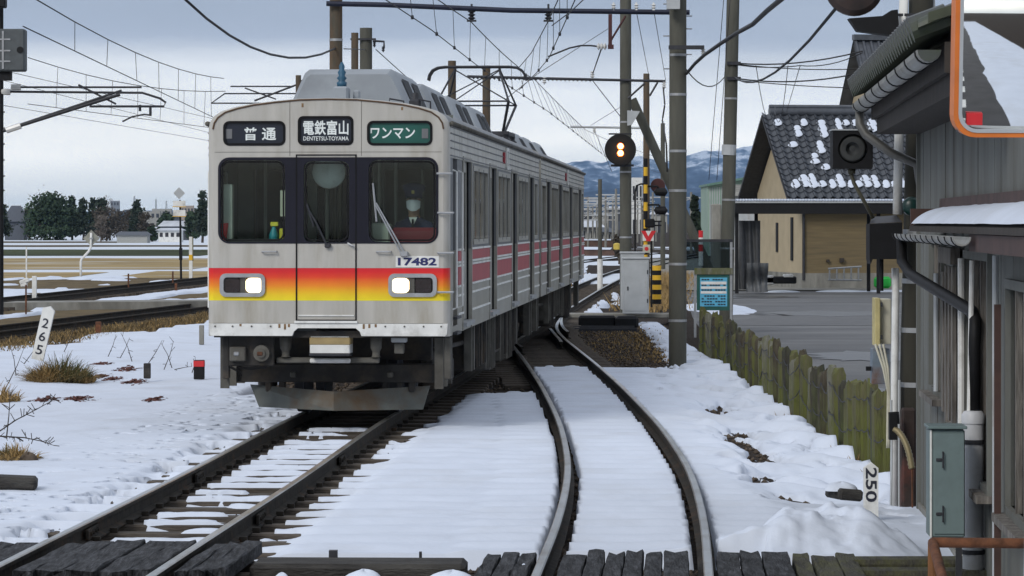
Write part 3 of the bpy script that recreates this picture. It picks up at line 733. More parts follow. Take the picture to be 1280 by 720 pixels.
def make_car(lead):
    if lead:
        car = thing('railcar', 'leading silver railcar with red and yellow stripe and lit headlights', 'train', (FX, FY, 0), -TH, 'railcars of the train')
    else:
        q = 20.25
        car = thing('railcar', 'trailing silver railcar with pantograph coupled behind the leading car', 'train', (FX + math.sin(TH) * q, FY + math.cos(TH) * q, 0), -TH, 'railcars of the train')
    # side walls with door and window openings
    s0 = .14
    for sg in (1, -1):
        to3 = lambda s, z, d, sg=sg: (sg * (HW - d), s, z)
        holes = []; doors = []; wins = []
        for c in DOORS: doors.append((c - DW, c + DW))
        crew = (.55, 1.2) if lead else None
        prev = crew[1] if crew else s0
        for (a, bb) in doors + [(CARL - .35, CARL)]:
            g = a - prev
            if g > 2.5: wins.append((prev + .42, a - .42))
            elif g > 1.2: wins.append((prev + .25, a - .25))
            prev = bb
        W0, W1 = 2.06, 3.0
        dh = [rr(a, 1.10, e, 3.06, .06, 2) for a, e in doors]
        if crew: dh.append(rr(crew[0], 1.22, crew[1], 3.06, .05, 2))
        wh = [rr(a, W0, e, W1, .05, 2) for a, e in wins]
        # lower panel / window belt / ribbed letterboard are separate panels, 2 mm apart in depth
        def cut(z0, z1, d0, d1, m, nm):
            b = MB()
            # openings crossing this belt become notches: split the belt into pieces between doors
            xs_ = [s0] ; segs = []; ends = sorted(([crew] if crew else []) + doors)
            p = s0
            for a, e in ends:
                segs.append((p, a)); p = e
            segs.append((p, CARL))
            for a, e in segs:
                hs = [h for h, (wa, we) in zip(wh, wins) if wa >= a and we <= e and z0 <= W0 and z1 >= W1]
                b = MB(); b.plate(rect(a, z0, e, z1), hs, to3, d0, d1); b.build(nm, m, car)
        cut(1.10, 1.98, 0.0, .05, m_stain, 'lower_side_panel')
        cut(1.982, 3.058, .003, .05, m_sideg, 'window_belt')
        b = MB(); b.plate(rect(s0, 1.0, CARL, 1.098), [], to3, .004, .05); b.build('side_sill', m_stain, car)
        b = MB(); b.plate(rect(s0, 3.061, CARL, 3.42), [], to3, 0, .05); b.build('letter_board', m_stain2, car)
        b = MB()
        for z in (3.085, 3.17, 3.255, 3.34, 3.415): b.box((sg * HW - .012 if sg > 0 else sg * HW - .014, s0, z - .006), (sg * HW + .014 if sg > 0 else sg * HW + .012, CARL, z + .006))
        b.build('bead', m_sideg, car)
        # beads and red bands between the doors
        segs = []; p = crew[1] if crew else s0
        for a, e in doors: segs.append((p + .06, a - .06)); p = e
        segs.append((p + .06, CARL - .1))
        for a, e in segs:
            if e - a < .3: continue
            b = MB()
            for z in (1.985, 1.835, 1.795, 1.55, 1.44, 1.22): b.box((min(sg * HW, sg * (HW + .016)), a, z - .012), (max(sg * HW, sg * (HW + .016)), e, z + .012))
            b.build('bead', m_white, car)
            for z0, z1 in ((1.85, 1.97), (1.565, 1.78)):
                b = MB(); b.box((min(sg * HW, sg * (HW + .006)), a, z0), (max(sg * HW, sg * (HW + .006)), e, z1)); b.build('red_band', m_bandr, car)
        for a, e in wins:
            n = 3 if e - a > 2 else 1
            wn = MB(); wn.plate(rr(a - .03, W0 - .03, e + .03, W1 + .03, .06, 2), [rr(a + (e - a) * i / n + .035, W0 + .035, a + (e - a) * (i + 1) / n - .035, W1 - .035, .04, 2) for i in range(n)], to3, -.008, .03)
            wo_ = wn.build('window', m_stain, car)
            gb = MB(); gb.plate(rect(a, W0, e, W1), [], to3, .034, .04); gb.build('pane', m_sglass, wo_)
            if n == 3:
                gb = MB()
                for i in (1, 2): gb.box((min(sg * (HW - .02), sg * (HW + .012)), a + (e - a) * i / n - .02, W0), (max(sg * (HW - .02), sg * (HW + .012)), a + (e - a) * i / n + .02, W1))
                gb.build('mullion', m_sideg, wo_)
        for a, e in doors:
            c = (a + e) / 2; D0, D1 = .052, .085
            for x0, x1 in ((a - .02, c - .004), (c + .004, e + .02)):
                b = MB(); w0, w1 = x0 + .14, x1 - .14
                b.plate(rect(x0, 1.11, x1, 3.08), [rr(w0, 1.95, w1, 2.93, .05, 2)], to3, D0, D1); lf = b.build('door', m_stain, car)
                gb = MB(); gb.plate(rect(w0 - .01, 1.94, w1 + .01, 2.94), [], to3, D0 + .01, D0 + .016); gb.build('pane', m_sglass, lf)
            b = MB()
            for x0, x1 in ((a, a + .02), (e - .02, e)): b.box((min(sg * (HW - .055), sg * (HW - .030)), x0, 1.1), (max(sg * (HW - .055), sg * (HW - .030)), x1, 3.06))
            b.build('door_seal', m_rubber, car)
            b = MB(); b.box((min(sg * (HW - .1), sg * (HW + .05)), a - .05, 1.045), (max(sg * (HW - .1), sg * (HW + .05)), e + .05, 1.10)); b.build('door_step', m_steel, car)
            b = MB(); b.box((min(sg * HW, sg * (HW + .01)), a - .05, 3.065), (max(sg * HW, sg * (HW + .01)), e + .05, 3.11)); b.build('door_header', m_stain, car)
            for x in (a - .06, e + .06):
                b = MB(); b.box((min(sg * HW, sg * (HW + .012)), x - .035, 1.0), (max(sg * HW, sg * (HW + .012)), x + .035, 3.06)); b.build('door_pillar', m_stain, car)
        if crew:
            b = MB(); b.plate(rect(crew[0] - .01, 1.22, crew[1] + .01, 3.07), [rr(crew[0] + .1, 2.1, crew[1] - .1, 2.92, .05, 2)], to3, .05, .08); lf = b.build('crew_door', m_sideg, car)
            gb = MB(); gb.plate(rect(crew[0] + .09, 2.09, crew[1] - .09, 2.93), [], to3, .06, .066); gb.build('pane', m_sglass, lf)
            for x in (crew[0] - .1, crew[1] + .12):
                b = MB(); xx = sg * (HW + .05)
                b.tube([(sg * HW, x, 1.3), (xx, x, 1.32), (xx, x, 2.9), (sg * HW, x, 2.92)], .014, 6); b.build('grab_rail', m_white, car)
            for z in (1.38, 1.2): 
                b = MB(); b.box((min(sg * (HW - .02), sg * (HW + .05)), crew[0], z - .2), (max(sg * (HW - .02), sg * (HW + .05)), crew[1], z - .17)); b.build('footstep', m_dsteel, car)
        # little indicator lamps on the letter board
        b = MB(); b.box((min(sg * HW, sg * (HW + .03)), 9.7, 3.16), (max(sg * HW, sg * (HW + .03)), 9.9, 3.32)); b.build('side_lamp', m_bandr, car)
        b = MB(); b.plate(rr(10.25, 3.08, 10.75, 3.4, .04, 2), [rr(10.33, 3.13, 10.67, 3.35, .03, 2)], to3, -.03, .0); b.build('destination_frame', m_white, car)
        b = MB(); b.tube([(sg * (HW + .02), s0, 3.45), (sg * (HW + .02), CARL, 3.45)], .03, 8); b.build('rain_gutter', m_underg, car, smooth=True)
    # roof
    b = MB(); top = [p for p in SECF if p[1] >= 3.39]; k = len(top); st = [.0, .03, .08, .14, 1.0, CARL - .05, CARL]
    for s_ in st:
        q = 1 - .05 * max(0, (.14 - s_) / .14) ** 2
        for a, z in top: b.v.append((a * q, s_, z - .004 - (.03 * max(0, (.1 - s_) / .1) ** 2)))
    for i in range(len(st) - 1):
        for j in range(k - 1): b.f.append((i * k + j, i * k + j + 1, (i + 1) * k + j + 1, (i + 1) * k + j)); b.m.append(0)
    ro = b.build('roof', m_roof, car, smooth=True)
    if lead:
        b = MB(); tp = [(a * .952, z + .004) for a, z in top]; b.tube([(a, -.004, z - .022) for a, z in tp], .011, 6); b.build('roof_edge_strip', mat('edge_brown', (.09, .05, .025), .8), ro)
    # pipes, steps and brackets hanging along the lower edge
    for sg in (-1, 1):
        for s_ in ([.35, .95, 1.6, 4.9, 5.3] if lead else [.5, 1.0, 4.9, 18.8]) + [14.6, 15.0, 18.4, 19.0]:
            b = MB(); w_ = .05 + .05 * (int(s_ * 10) % 3); b.box((min(sg * 1.2, sg * 1.3), s_, .38), (max(sg * 1.2, sg * 1.3), s_ + w_, 1.0)); b.build('hanger', m_underg, car)
        b = MB(); b.tube([(sg * 1.22, 5.3, .42), (sg * 1.22, 14.4, .42)], .03, 6); b.tube([(sg * 1.1, 1.9, .78), (sg * 1.15, 5.2, .74)], .03, 6); b.build('air_pipe', m_under, car)
    # floor and end wall
    b = MB(); b.box((-1.34, .12, .98), (1.34, CARL - .02, 1.06)); b.build('floor', m_under, car)
    b = MB(); b.plate([(a * .995, z) for a, z in SECF], [rect(-.4, 1.15, .4, 2.95)], front3, CARL - .03, CARL + .02); b.build('end_wall', m_stain, car)
    # coolers on the roof
    for i, (a, ln) in enumerate(((2.2, 3.1), (6.5, 3.1), (10.8, 3.1), (15.1, 3.0)) if lead else ((6.6, 2.2), (10.2, 2.2), (14.5, 2.2))):
        hh = 4.18 if lead else 4.08
        prof = [(-.76, 3.69), (-.56, hh - .05), (-.50, hh), (.50, hh), (.56, hh - .05), (.76, 3.69)]
        ins = .16; b = MB(); n = len(prof)
        rings = [(a, .93, -.0), (a + ins, 1.0, 1), (a + ln - ins, 1.0, 1), (a + ln, .93, 0)]
        for s_, q, f in rings:
            for x, z in prof: b.v.append((x * q, s_, 3.69 + (z - 3.69) * (1 if f else .86)))
        for r_ in range(3):
            for j in range(n - 1): b.f.append((r_ * n + j, r_ * n + j + 1, (r_ + 1) * n + j + 1, (r_ + 1) * n + j)); b.m.append(0)
        b.f += [tuple(range(n)), tuple(range(3 * n, 4 * n))]; b.m += [0, 0]
        ac = b.build('roof_cooler', m_ac, car, auto=35)
        for sg in (-1, 1):
            g = MB()
            for c0 in (a + .45, a + ln - 1.35):
                g.add([(sg * .735, c0, 3.76), (sg * .735, c0 + .9, 3.76), (sg * .60, c0 + .9, hh - .1), (sg * .60, c0, hh - .1)], [(0, 1, 2, 3)])
            g.build('grille', m_black, ac)
    # underframe equipment
    rr_ = random.Random(5 if lead else 9)
    for sg in (-1, 1):
        s_ = 5.4
        while s_ < 14.2:
            ln = rr_.uniform(.35, 1.2); h = rr_.uniform(.52, .80); wd = rr_.uniform(.25, .5)
            b = MB(); b.bbox((sg * (1.28 - wd / 2), s_ + ln / 2, .97 - h / 2), (wd, ln, h), bev=.02)
            nr = int(ln / .25)
            for q in range(nr): b.box((min(sg * 1.28, sg * 1.30), s_ + .06 + q * .25, .99 - h), (max(sg * 1.28, sg * 1.30), s_ + .09 + q * .25, .95))
            b.build('equipment_box', m_under if rr_.random() < .55 else m_underg, car); s_ += ln + rr_.uniform(.08, .3)
    # bogies
    for c in (3.3, 16.5):
        bg = MB(); 
        for sg in (-1, 1):
            bg.bbox((sg * 1.0, c, .56), (.14, 2.9, .16), bev=.03); bg.bbox((sg * 1.0, c, .45), (.16, .7, .24), bev=.03)
            for w in (-1.05, 1.05):
                bg.bbox((sg * 1.0, c + w, .44), (.2, .34, .3), bev=.03); bg.cyl((sg * .98, c + w - .3, .5), (sg * .98, c + w - .3, .78), .09, n=8); bg.cyl((sg * .98, c + w + .3, .5), (sg * .98, c + w + .3, .78), .09, n=8)
        bg.box((-1.0, c - .18, .45), (1.0, c + .18, .75))
        bg.cyl((-.9, c, .88), (-.9, c, .7), .24, n=12); bg.cyl((.9, c, .88), (.9, c, .7), .24, n=12)
        bo = bg.build('bogie', m_under, car)
        for w in (-1.05, 1.05):
            b = MB(); b.cyl((-.7, c + w, .43), (.7, c + w, .43), .07, n=8)
            for sg in (-1, 1): b.lathe([(.12, sg * .47), (.445, sg * .49), (.455, sg * .505), (.43, sg * .515), (.425, sg * .62), (.34, sg * .62), (.30, sg * .585), (.12, sg * .6)], (0, c + w, .43), 'X', 24)
            b.build('wheel_set', m_dsteel, bo)
    return car

lead = make_car(True)
# ---- front of the leading car
inset = .93
def shrink(p): return (p[0] * (1.33 / 1.40), 1.004 + (p[1] - 1.0) * ((3.725 - 1.0) / (3.745 - 1.0)))
FO = [shrink(p) for p in SECF]
WB0, WB1 = Zf(304), Zf(197)
# corner rim from the flat front round to the side
rings = [(0, 1.33 / 1.40, 3.725), (.012, 1.352 / 1.40, 3.735), (.045, 1.383 / 1.40, 3.742), (.09, 1.396 / 1.40, 3.745), (.142, 1.0, 3.745)]
rim = MB(); k = len(SECF)
rimsec = []
for a, z in SECF: rimsec.append((a, z))
# extra rows so the stripe can be its own part
def dens(sec):
    out = []
    for p, q in zip(sec, sec[1:]):
        out.append(p)
        for zc in (1.41, 1.785):
            if min(p[1], q[1]) < zc < max(p[1], q[1]):
                pass
    out.append(sec[-1]); return out
RS = [(HW, 1.0), (HW, 1.41), (HW, 1.785)] + SEC[2:]
RS = RS + [(-a, z) for a, z in reversed(RS[:-1])]
k = len(RS)
for s_, q, zt in rings:
    for a, z in RS: rim.v.append((a * q, s_, 1.0 + (z - 1.0) * ((zt - 1.0) / 2.745) if z > 3 else z))
for i in range(len(rings) - 1):
    for j in range(k - 1):
        rim.f.append((i * k + j, i * k + j + 1, (i + 1) * k + j + 1, (i + 1) * k + j)); rim.m.append(1 if j in (1, k - 3) else 0)
rim.build('front_corner', [m_front, m_stripe], lead, smooth=True)
# flat front: upper sheet, stripe sheet, lower sheet (stacked, not overlapping)
def clip_sec(z0, z1):
    right = [(1.33, z0)] + [p for p in FO if p[0] > 0 and z0 < p[1] < z1]
    if z1 < 3.4: right.append((1.33, z1))
    top = [p for p in FO if abs(p[0]) < 1e-6] if z1 > 3.7 else []
    return right + top + [(-a, z) for a, z in reversed(right)]
dest = [rr(U(278), Zf(182), U(356.5), Zf(151), .07), rr(U(372), Zf(181.5), U(442), Zf(145), .06), rr(U(459), Zf(182), U(541), Zf(151), .07)]
band = rr(U(272), WB0, U(548), WB1, .13, 6)
b = MB(); b.plate(clip_sec(1.785, 3.8), dest + [band], front3, 0, .05); b.build('front_panel', m_front, lead)
lamps = [rr(U(275), Zf(370), U(330), Zf(343), .06), rr(U(487), Zf(370), U(545.5), Zf(343), .06)]
b = MB(); b.plate(rect(-1.33, 1.41, 1.33, 1.784), lamps, front3, 0, .05); b.build('stripe_panel', m_stripe, lead)
b = MB(); b.plate(rect(-1.33, Zf(404), 1.33, 1.409), [], front3, 0, .05); b.build('lower_front_panel', m_front, lead)
# turned-under skirt with a cut-out above the coupler
zc, zb = Zf(404.5), Zf(420)
poly = [(-1.38, zc), (-1.37, zb + .02), (-1.35, zb), (U(365), zb), (U(367), zb + .05), (U(372), zb + .09), (U(445), zb + .09), (U(450), zb + .05), (U(452), zb), (1.35, zb), (1.37, zb + .02), (1.38, zc)]
b = MB(); b.plate(poly, [], front3, -.012, .05); b.build('front_skirt', m_white, lead)
b = MB()
for x in (268, 290, 314, 338, 482, 506, 530, 552): b.cyl((U(x), -.012, Zf(408)), (U(x), -.022, Zf(408)), .011, n=6)
b.build('rivets', m_underg, lead)
# navy band with three windows
w_l = rr(U(274.5), Zf(302.5), U(356), Zf(200), .10, 5); w_c = rr(U(379.5), Zf(302.5), U(436.5), Zf(201.5), .08, 5); w_r = rr(U(461), Zf(302.5), U(545.5), Zf(200), .10, 5)
b = MB(); b.plate(rr(U(272) - .004, WB0 - .004, U(548) + .004, WB1 + .004, .13, 6), [w_l, w_c, w_r], front3, -.006, .04); sb = b.build('window_surround', m_navy, lead)
for w, hw in ((w_l, 'left'), (w_c, 'c'), (w_r, 'r')):
    x0, x1 = min(p[0] for p in w), max(p[0] for p in w); z0, z1 = min(p[1] for p in w), max(p[1] for p in w)
    b = MB(); b.plate(rr(x0 + .012, z0 + .012, x1 - .012, z1 - .012, .08, 5), [rr(x0 + .03, z0 + .03, x1 - .03, z1 - .03, .07, 5)], front3, .012, .03); fr = b.build('window_frame', m_rubber, lead)
    b = MB(); b.plate(rect(x0 - .005, z0 - .005, x1 + .005, z1 + .005), [], front3, .018, .022); b.build('windscreen', m_tglass, fr)
# gangway door: outline seam, sheet below the window
b = MB()
x0, x1, zt, zbm = U(369.5), U(446), Zf(194.5), Zf(399.5)
for a in ((x0, zbm, x0 + .016, zt), (x1 - .016, zbm, x1, zt), (x0, zbm - .016, x1, zbm), (x0, zt, x1, zt + .014)): b.box((a[0], -.0095, a[1]), (a[2], -.002, a[3]))
b.build('gangway_door_seam', m_rubber, lead)
b = MB(); b.box((x0 + .03, -.014, zbm + .04), (x1 - .03, -.002, zbm + .055)); b.box((U(368), -.03, Zf(404)), (U(447), -.002, Zf(401))); b.build('gangway_sill', m_white, lead)
b = MB()
for x_ in (U(362), U(452)): b.box((x_ - .0025, -.003, Zf(195)), (x_ + .0025, .0, Zf(126)))
b.box((-1.31, -.003, Zf(190) - .002), (1.31, .0, Zf(190) + .002)); b.build('weld_seam', m_underg, lead)
m_grime = mat('rust_streak', (.20, .12, .055), .8, var=.3, scale=9)
b = MB()
for i_, (x_, y_, h_) in enumerate(((349, 405, 5), (356, 405, 7), (361, 405, 4), (455, 405, 6), (462, 405, 5), (470, 405, 4), (300, 405, 3), (398, 403, 3), (420, 403, 3), (378, 129, 5), (503, 134, 4))): b.box((U(x_) - .012, -.0155 if y_ > 404 else -.002, Zf(y_ + h_)), (U(x_) + .012, -.0125 if y_ > 404 else 0, Zf(y_)))
b.build('rust_streaks', m_grime, lead)['kind'] = 'stuff'
# destination displays
m_disp = mat('display_navy', (.006, .010, .022), .3, var=.1); m_dispg = mat('display_green', (.006, .085, .065), .35, var=.15, scale=3)
m_lett = mat('display_lettering', (.72, .76, .74), .5, var=.05)
for i, (d, body, mm, tw, th_, tx, tz) in enumerate(((dest[0], '普 通', m_disp, 41, 16.5, 324, 167), (dest[1], '電鉄富山', m_disp, 57, 18.5, 407, 159.5), (dest[2], 'ワンマン', m_dispg, 56, 14, 491, 166.5))):
    x0, x1 = min(p[0] for p in d), max(p[0] for p in d); z0, z1 = min(p[1] for p in d), max(p[1] for p in d)
    b = MB(); b.plate(d, [rr(x0 + .028, z0 + .028, x1 - .028, z1 - .028, .045)], front3, -.008, .06); fr = b.build('destination_display', m_rubber, lead)
    b = MB(); b.plate(rect(x0, z0, x1, z1), [], front3, .02, .03); b.build('display_screen', mm, fr)
    M4 = Matrix.Translation((U(tx), .017, Zf(tz))) @ Matrix.Rotation(rad(90), 4, 'X')
    text_mesh(body, .18, M4, m_lett, 'lettering', fr, tw / 108.7, th_ / 108.7, bold=.0035)
    if i == 1:
        M4 = Matrix.Translation((U(407.2), .017, Zf(173))) @ Matrix.Rotation(rad(90), 4, 'X')
        text_mesh('DENTETSU-TOYAMA', .05, M4, m_lett, 'lettering', fr, 57 / 108.7, 5.2 / 108.7, bold=.0005)
    if i != 1:
        xx = (285 if i == 0 else 531.5); b = MB(); b.box((U(xx - 4), .012, Zf(173)), (U(xx + 4), .019, Zf(161))); b.build('marker_lamp', m_sideg, fr)
# headlights
m_hl = emis('headlight_glow', (1, .80, .48), 2.4); m_tail = mat('tail_lens', (.02, .012, .012), .15, var=.3)
for i, (l, lx, tx) in enumerate(((lamps[0], 317, 289), (lamps[1], 501, 529.5))):
    x0, x1 = min(p[0] for p in l), max(p[0] for p in l); z0, z1 = min(p[1] for p in l), max(p[1] for p in l)
    b = MB(); b.plate(rr(x0 - .01, z0 - .01, x1 + .01, z1 + .01, .07), [rr(x0 + .035, z0 + .035, x1 - .035, z1 - .035, .04)], front3, -.03, .02); hl = b.build('headlight', m_steel, lead)
    b = MB(); b.box((x0, .03, z0), (x1, .05, z1)); b.box((U((lx + tx) / 2) - .03, -.01, z0 + .03), (U((lx + tx) / 2) + .03, .03, z1 - .03)); b.build('lamp_tray', m_underg, hl)
    b = MB(); b.plate(rr(U(lx - 11), Zf(366), U(lx + 11), Zf(347.5), .06), [], front3, .0, .028); b.build('lit_lamp', m_hl, hl)
    b = MB(); b.plate(rr(U(tx - 10), Zf(365.5), U(tx + 10), Zf(348), .03), [], front3, .002, .028); b.build('tail_lamp', m_tail, hl)
# number plate
b = MB(); b.box((U(495), -.006, Zf(334)), (U(549), .002, Zf(320))); npl = b.build('number_plate', m_white, lead)
text_mesh('17482', .12, Matrix.Translation((U(522), -.0085, Zf(327))) @ Matrix.Rotation(rad(90), 4, 'X'), mat('number_blue', (.012, .016, .10), .5, var=.05), 'number', npl, 48.5 / 108.7, 10 / 108.7, bold=.004)
# handles, wipers, mirror brackets
for x, y in ((336.5, 314.5), (480, 314.5)):
    b = MB(); b.tube([(U(x - 9), 0, Zf(y)), (U(x - 9), -.05, Zf(y)), (U(x + 9), -.05, Zf(y)), (U(x + 9), 0, Zf(y))], .011, 6); b.build('handle', m_steel, lead)
for x0, x1, y in ((547, 561, 217), (548, 563, 266), (548, 563, 316), (548, 563, 365)):
    b = MB(); b.tube([(U(x0), -.01, Zf(y)), (U(x0), -.05, Zf(y)), (U(x1) + .03, -.04, Zf(y)), (U(x1) + .03, .1, Zf(y))], .013, 6); b.build('corner_rung', m_steel, lead)
wp = MB(); wp.tube([(U(507), -.05, Zf(317)), (U(471), -.07, Zf(253.5)), (U(469.5), -.07, Zf(256))], .010, 6); wp.tube([(U(502), -.05, Zf(316)), (U(469.5), -.07, Zf(255))], .010, 6)
wp.tube([(U(467), -.05, Zf(229)), (U(471.5), -.05, Zf(277))], .012, 6); wp.bbox((U(506), -.03, Zf(317.5)), (.09, .08, .06), bev=.01); wp.build('wiper', m_steel, lead)
wp = MB(); wp.tube([(U(409), -.05, Zf(306)), (U(396), -.07, Zf(278)), (U(386), -.05, Zf(262))], .012, 6); wp.tube([(U(384), -.05, Zf(255)), (U(393), -.05, Zf(283))], .014, 6); wp.bbox((U(410), -.03, Zf(307)), (.07, .06, .05), bev=.01); wp.build('wiper', m_dsteel, lead)
b = MB(); b.tube([(U(435), -.03, Zf(304)), (U(441), -.05, Zf(307)), (U(444), -.05, Zf(308))], .012, 6); b.build('door_handle', m_steel, lead)
# roof front: aerial, step rail
b = MB(); b.bbox((U(416) + .02, .75, 3.80), (.17, .3, .2), bev=.02); b.build('aerial_base', m_ac, lead)
b = MB(); b.lathe([(.055, 0), (.06, .05), (.035, .07), (.06, .1), (.035, .13), (.05, .17), (.03, .2), (.035, .24), (.012, .29)], (U(416) + .02, .75, 3.9), 'Z', 10); b.build('aerial', mat('aerial_blue', (.022, .095, .165), .5), lead, smooth=True)
b = MB(); b.bbox((U(434) + .02, .85, 3.79), (.08, .1, .15), bev=.02); b.build('roof_box', m_ac, lead)
for x0, x1, s_ in ((482, 500, .5), (517, 532, .7)):
    b = MB(); b.tube([(U(x0), s_, 3.68), (U(x0), s_, 3.75), (U(x1), s_, 3.72), (U(x1), s_, 3.62)], .012, 6); b.build('roof_rail', m_dsteel, lead)
b = MB(); b.bbox((U(512), .8, 3.70), (.14, .2, .1), bev=.02); b.cyl((U(512), .8, 3.75), (U(512), .8, 3.83), .05, .03, n=8); b.build('horn', m_dsteel, lead)
# ---- under the front: jumper boxes, coupler, plough
def bx(name, x0, x1, y0, y1, s_, m, dep=.2, bev=.012, parent=lead):
    k_ = 1 + s_ / 38; sc = 108.7 / k_; cx = 890 - 480 / k_ ; u0, u1 = (x0 - cx) / sc, (x1 - cx) / sc; z0, z1 = HC + (HZ - y1) / sc, HC + (HZ - y0) / sc
    b = MB(); b.bbox(((u0 + u1) / 2, s_ + dep / 2, (z0 + z1) / 2), (u1 - u0, dep, z1 - z0), bev=bev); return b.build(name, m, parent)
bx('coupler_cover', 387, 437.5, 419, 445, .12, m_white, .32); 
bx('coupler_cover_band', 386.5, 438, 421.5, 431.5, .112, mat('tan_plate', (.33, .245, .11), .6, var=.2), .3)
bx('coupler_foot', 386, 438, 441.5, 445.5, .108, m_dsteel, .3)
bx('buffer_beam', 345, 474, 447, 454, .3, m_underg, .12)
bx('buffer_beam_plate', 387, 438, 448, 454, .27, m_white, .1)
for x0, x1 in ((346, 359), (460, 474)):
    b = MB(); u0, u1 = U(x0) , U(x1); c = (u0 + u1) / 2
    b.lathe([(.075, 1.03), (.065, .85), (.045, .82), (.045, .76), (.06, .75)], (c, .3, 0), 'Z', 10); b.build('air_hose_cock', m_underg, lead, smooth=True)
bx('jumper_plate', 284, 342, 421, 458, .2, m_under, .06)
jb = bx('jumper_socket', 286, 306, 434, 452, .10, m_underg, .14); bx('socket_face', 291, 298, 440, 445, .085, m_steel, .05, parent=jb)
b = MB(); b.lathe([(.10, 0), (.095, -.07), (.05, -.08), (.05, -.1)], (U(324), .2, Zf(442.5) - .0), 'Y', 14); j2 = b.build('jumper_socket', m_underg, lead, smooth=False); bx('socket_face', 320.5, 327.5, 440, 445, .09, m_rust, .03, parent=j2)
bx('hose_bracket', 277, 285.5, 421, 474, .2, m_under, .1); bx('hose_bracket', 555.5, 564, 421, 474, .25, m_underg, .08)
b = MB(); b.tube([(U(284), .2, Zf(460)), (U(292), .18, Zf(464)), (U(298), .16, Zf(470)), (U(294), .16, Zf(461)), (U(310), .18, Zf(462)), (U(330), .2, Zf(460))], .015, 6); b.build('hose', m_rubber, lead)
bx('small_box', 489, 508.5, 421.5, 428, .2, m_grey, .12); bx('small_box', 493, 505, 429, 442, .2, m_underg, .1)
bx('end_beam', 290, 545, 455, 478, 1.05, m_under, .2); bx('end_sill', 300, 540, 421, 450, 1.5, m_under, .2)
for x in (365, 487): bx('pilot_lug', x - 3, x + 4, 465, 472, .9, m_underg, .1)
for x in (335, 352, 482, 500, 515): bx('pilot_post', x - 4, x + 4, 455, 490, 1.1, m_under, .1)
# snow plough plate: shallow V pointing forward
def pl(x, y, s_): k_ = 1 + s_ / 38; return ((x - (890 - 480 / k_)) * k_ / 108.7, s_, HC - (y - HZ) * k_ / 108.7)
P = [pl(312, 481, 1.25), pl(417, 489.5, .72), pl(538, 482, 1.25), pl(529, 511.5, 1.18), pl(417, 513.5, .60), pl(323, 509, 1.18)]
b = MB(); b.add(P + [(p[0], p[1] + .03, p[2]) for p in P], [(0, 1, 4, 5), (1, 2, 3, 4), (6, 11, 10, 7), (7, 10, 9, 8), (0, 6, 7, 1), (1, 7, 8, 2), (2, 8, 9, 3), (3, 9, 10, 4), (4, 10, 11, 5), (5, 11, 6, 0)]); b.build('snow_plough', m_plough, lead)
# ---- cab interior
b = MB(); b.plate(rect(-1.3, 1.06, 1.3, 3.6), [rect(-1.1, 2.0, -.45, 2.95), rect(-.34, 1.2, .34, 2.98), rect(.48, 2.05, 1.1, 2.95)], front3, 1.75, 1.8); b.build('cab_partition', m_int, lead)
b = MB(); b.box((-1.3, .1, 1.06), (-.15, .55, 2.12)); b.build('console', mat('console_dark', (.03, .035, .035), .6), lead)
b = MB(); b.bbox((U(519), .42, 2.09), (.62, .3, .32), bev=.04); b.build('driving_desk', mat('desk_maroon', (.17, .02, .028), .5, var=.1), lead)
b = MB(); b.bbox((U(473), .40, 2.12), (.22, .3, .36), bev=.02); b.build('instrument_box', m_intl, lead)
b = MB()
for x in (-.95, -.72, -.55, -.2, .18, .42, .62, .9, 1.08): b.cyl((x, 1.9 + .3 * math.sin(x * 9), 1.06), (x, 1.9 + .3 * math.sin(x * 9), 3.5), .022, n=6)
b.build('grab_pole', m_intl, lead)
b = MB(); b.box((U(276), .15, 2.1), (U(287), .3, 2.75)); b.build('side_cabinet', m_intl, lead)
b = MB(); b.box((U(347), .2, 2.38), (U(356), .22, 2.68)); b.build('card_holder', m_cream, lead)
b = MB(); b.lathe([(.20, 0), (.19, -.03), (.12, -.06), (.02, -.08)], (U(405), .5, Zf(214)), 'Y', 20); b.build('cab_fan', m_white, lead, smooth=True)
b = MB(); b.lathe([(.055, 2.07), (.055, 2.17), (.025, 2.24), (.02, 2.27)], (U(339), .2, 0), 'Z', 10); b.build('spray_bottle', mat('teal_plastic', (.02, .25, .30), .4), lead, smooth=True)
b = MB(); b.bbox((U(340), .18, 2.29), (.09, .03, .05), bev=.008); b.bbox((U(349), .2, 2.16), (.05, .05, .16), bev=.01); b.build('spray_head', mat('yellow_plastic', (.65, .55, .03), .5), lead)
b = MB(); b.lathe([(.03, 2.1), (.05, 2.28), (.055, 2.3)], (U(277), .12, 0), 'Z', 8); b.build('signal_flag', m_red, lead)
# seats and ceiling of the saloon
b = MB()
for sg in (-1, 1): b.box((min(sg * .85, sg * 1.3), 3.5, 1.3), (max(sg * .85, sg * 1.3), CARL - .6, 1.5)); b.box((min(sg * 1.15, sg * 1.3), 3.5, 1.5), (max(sg * 1.15, sg * 1.3), CARL - .6, 1.95))
b.build('bench_seat', mat('seat_cloth', (.12, .03, .03), .9), lead)
trail = make_car(False)
b = MB(); b.plate([(a, z) for a, z in SECF], [rect(-.4, 1.15, .4, 2.95)], front3, .1, .15); b.build('end_wall', m_stain, trail)
b = MB(); b.box((-.45, -.55, 1.1), (.45, .1, 3.0)); b.build('gangway_bellows', m_rubber, trail)
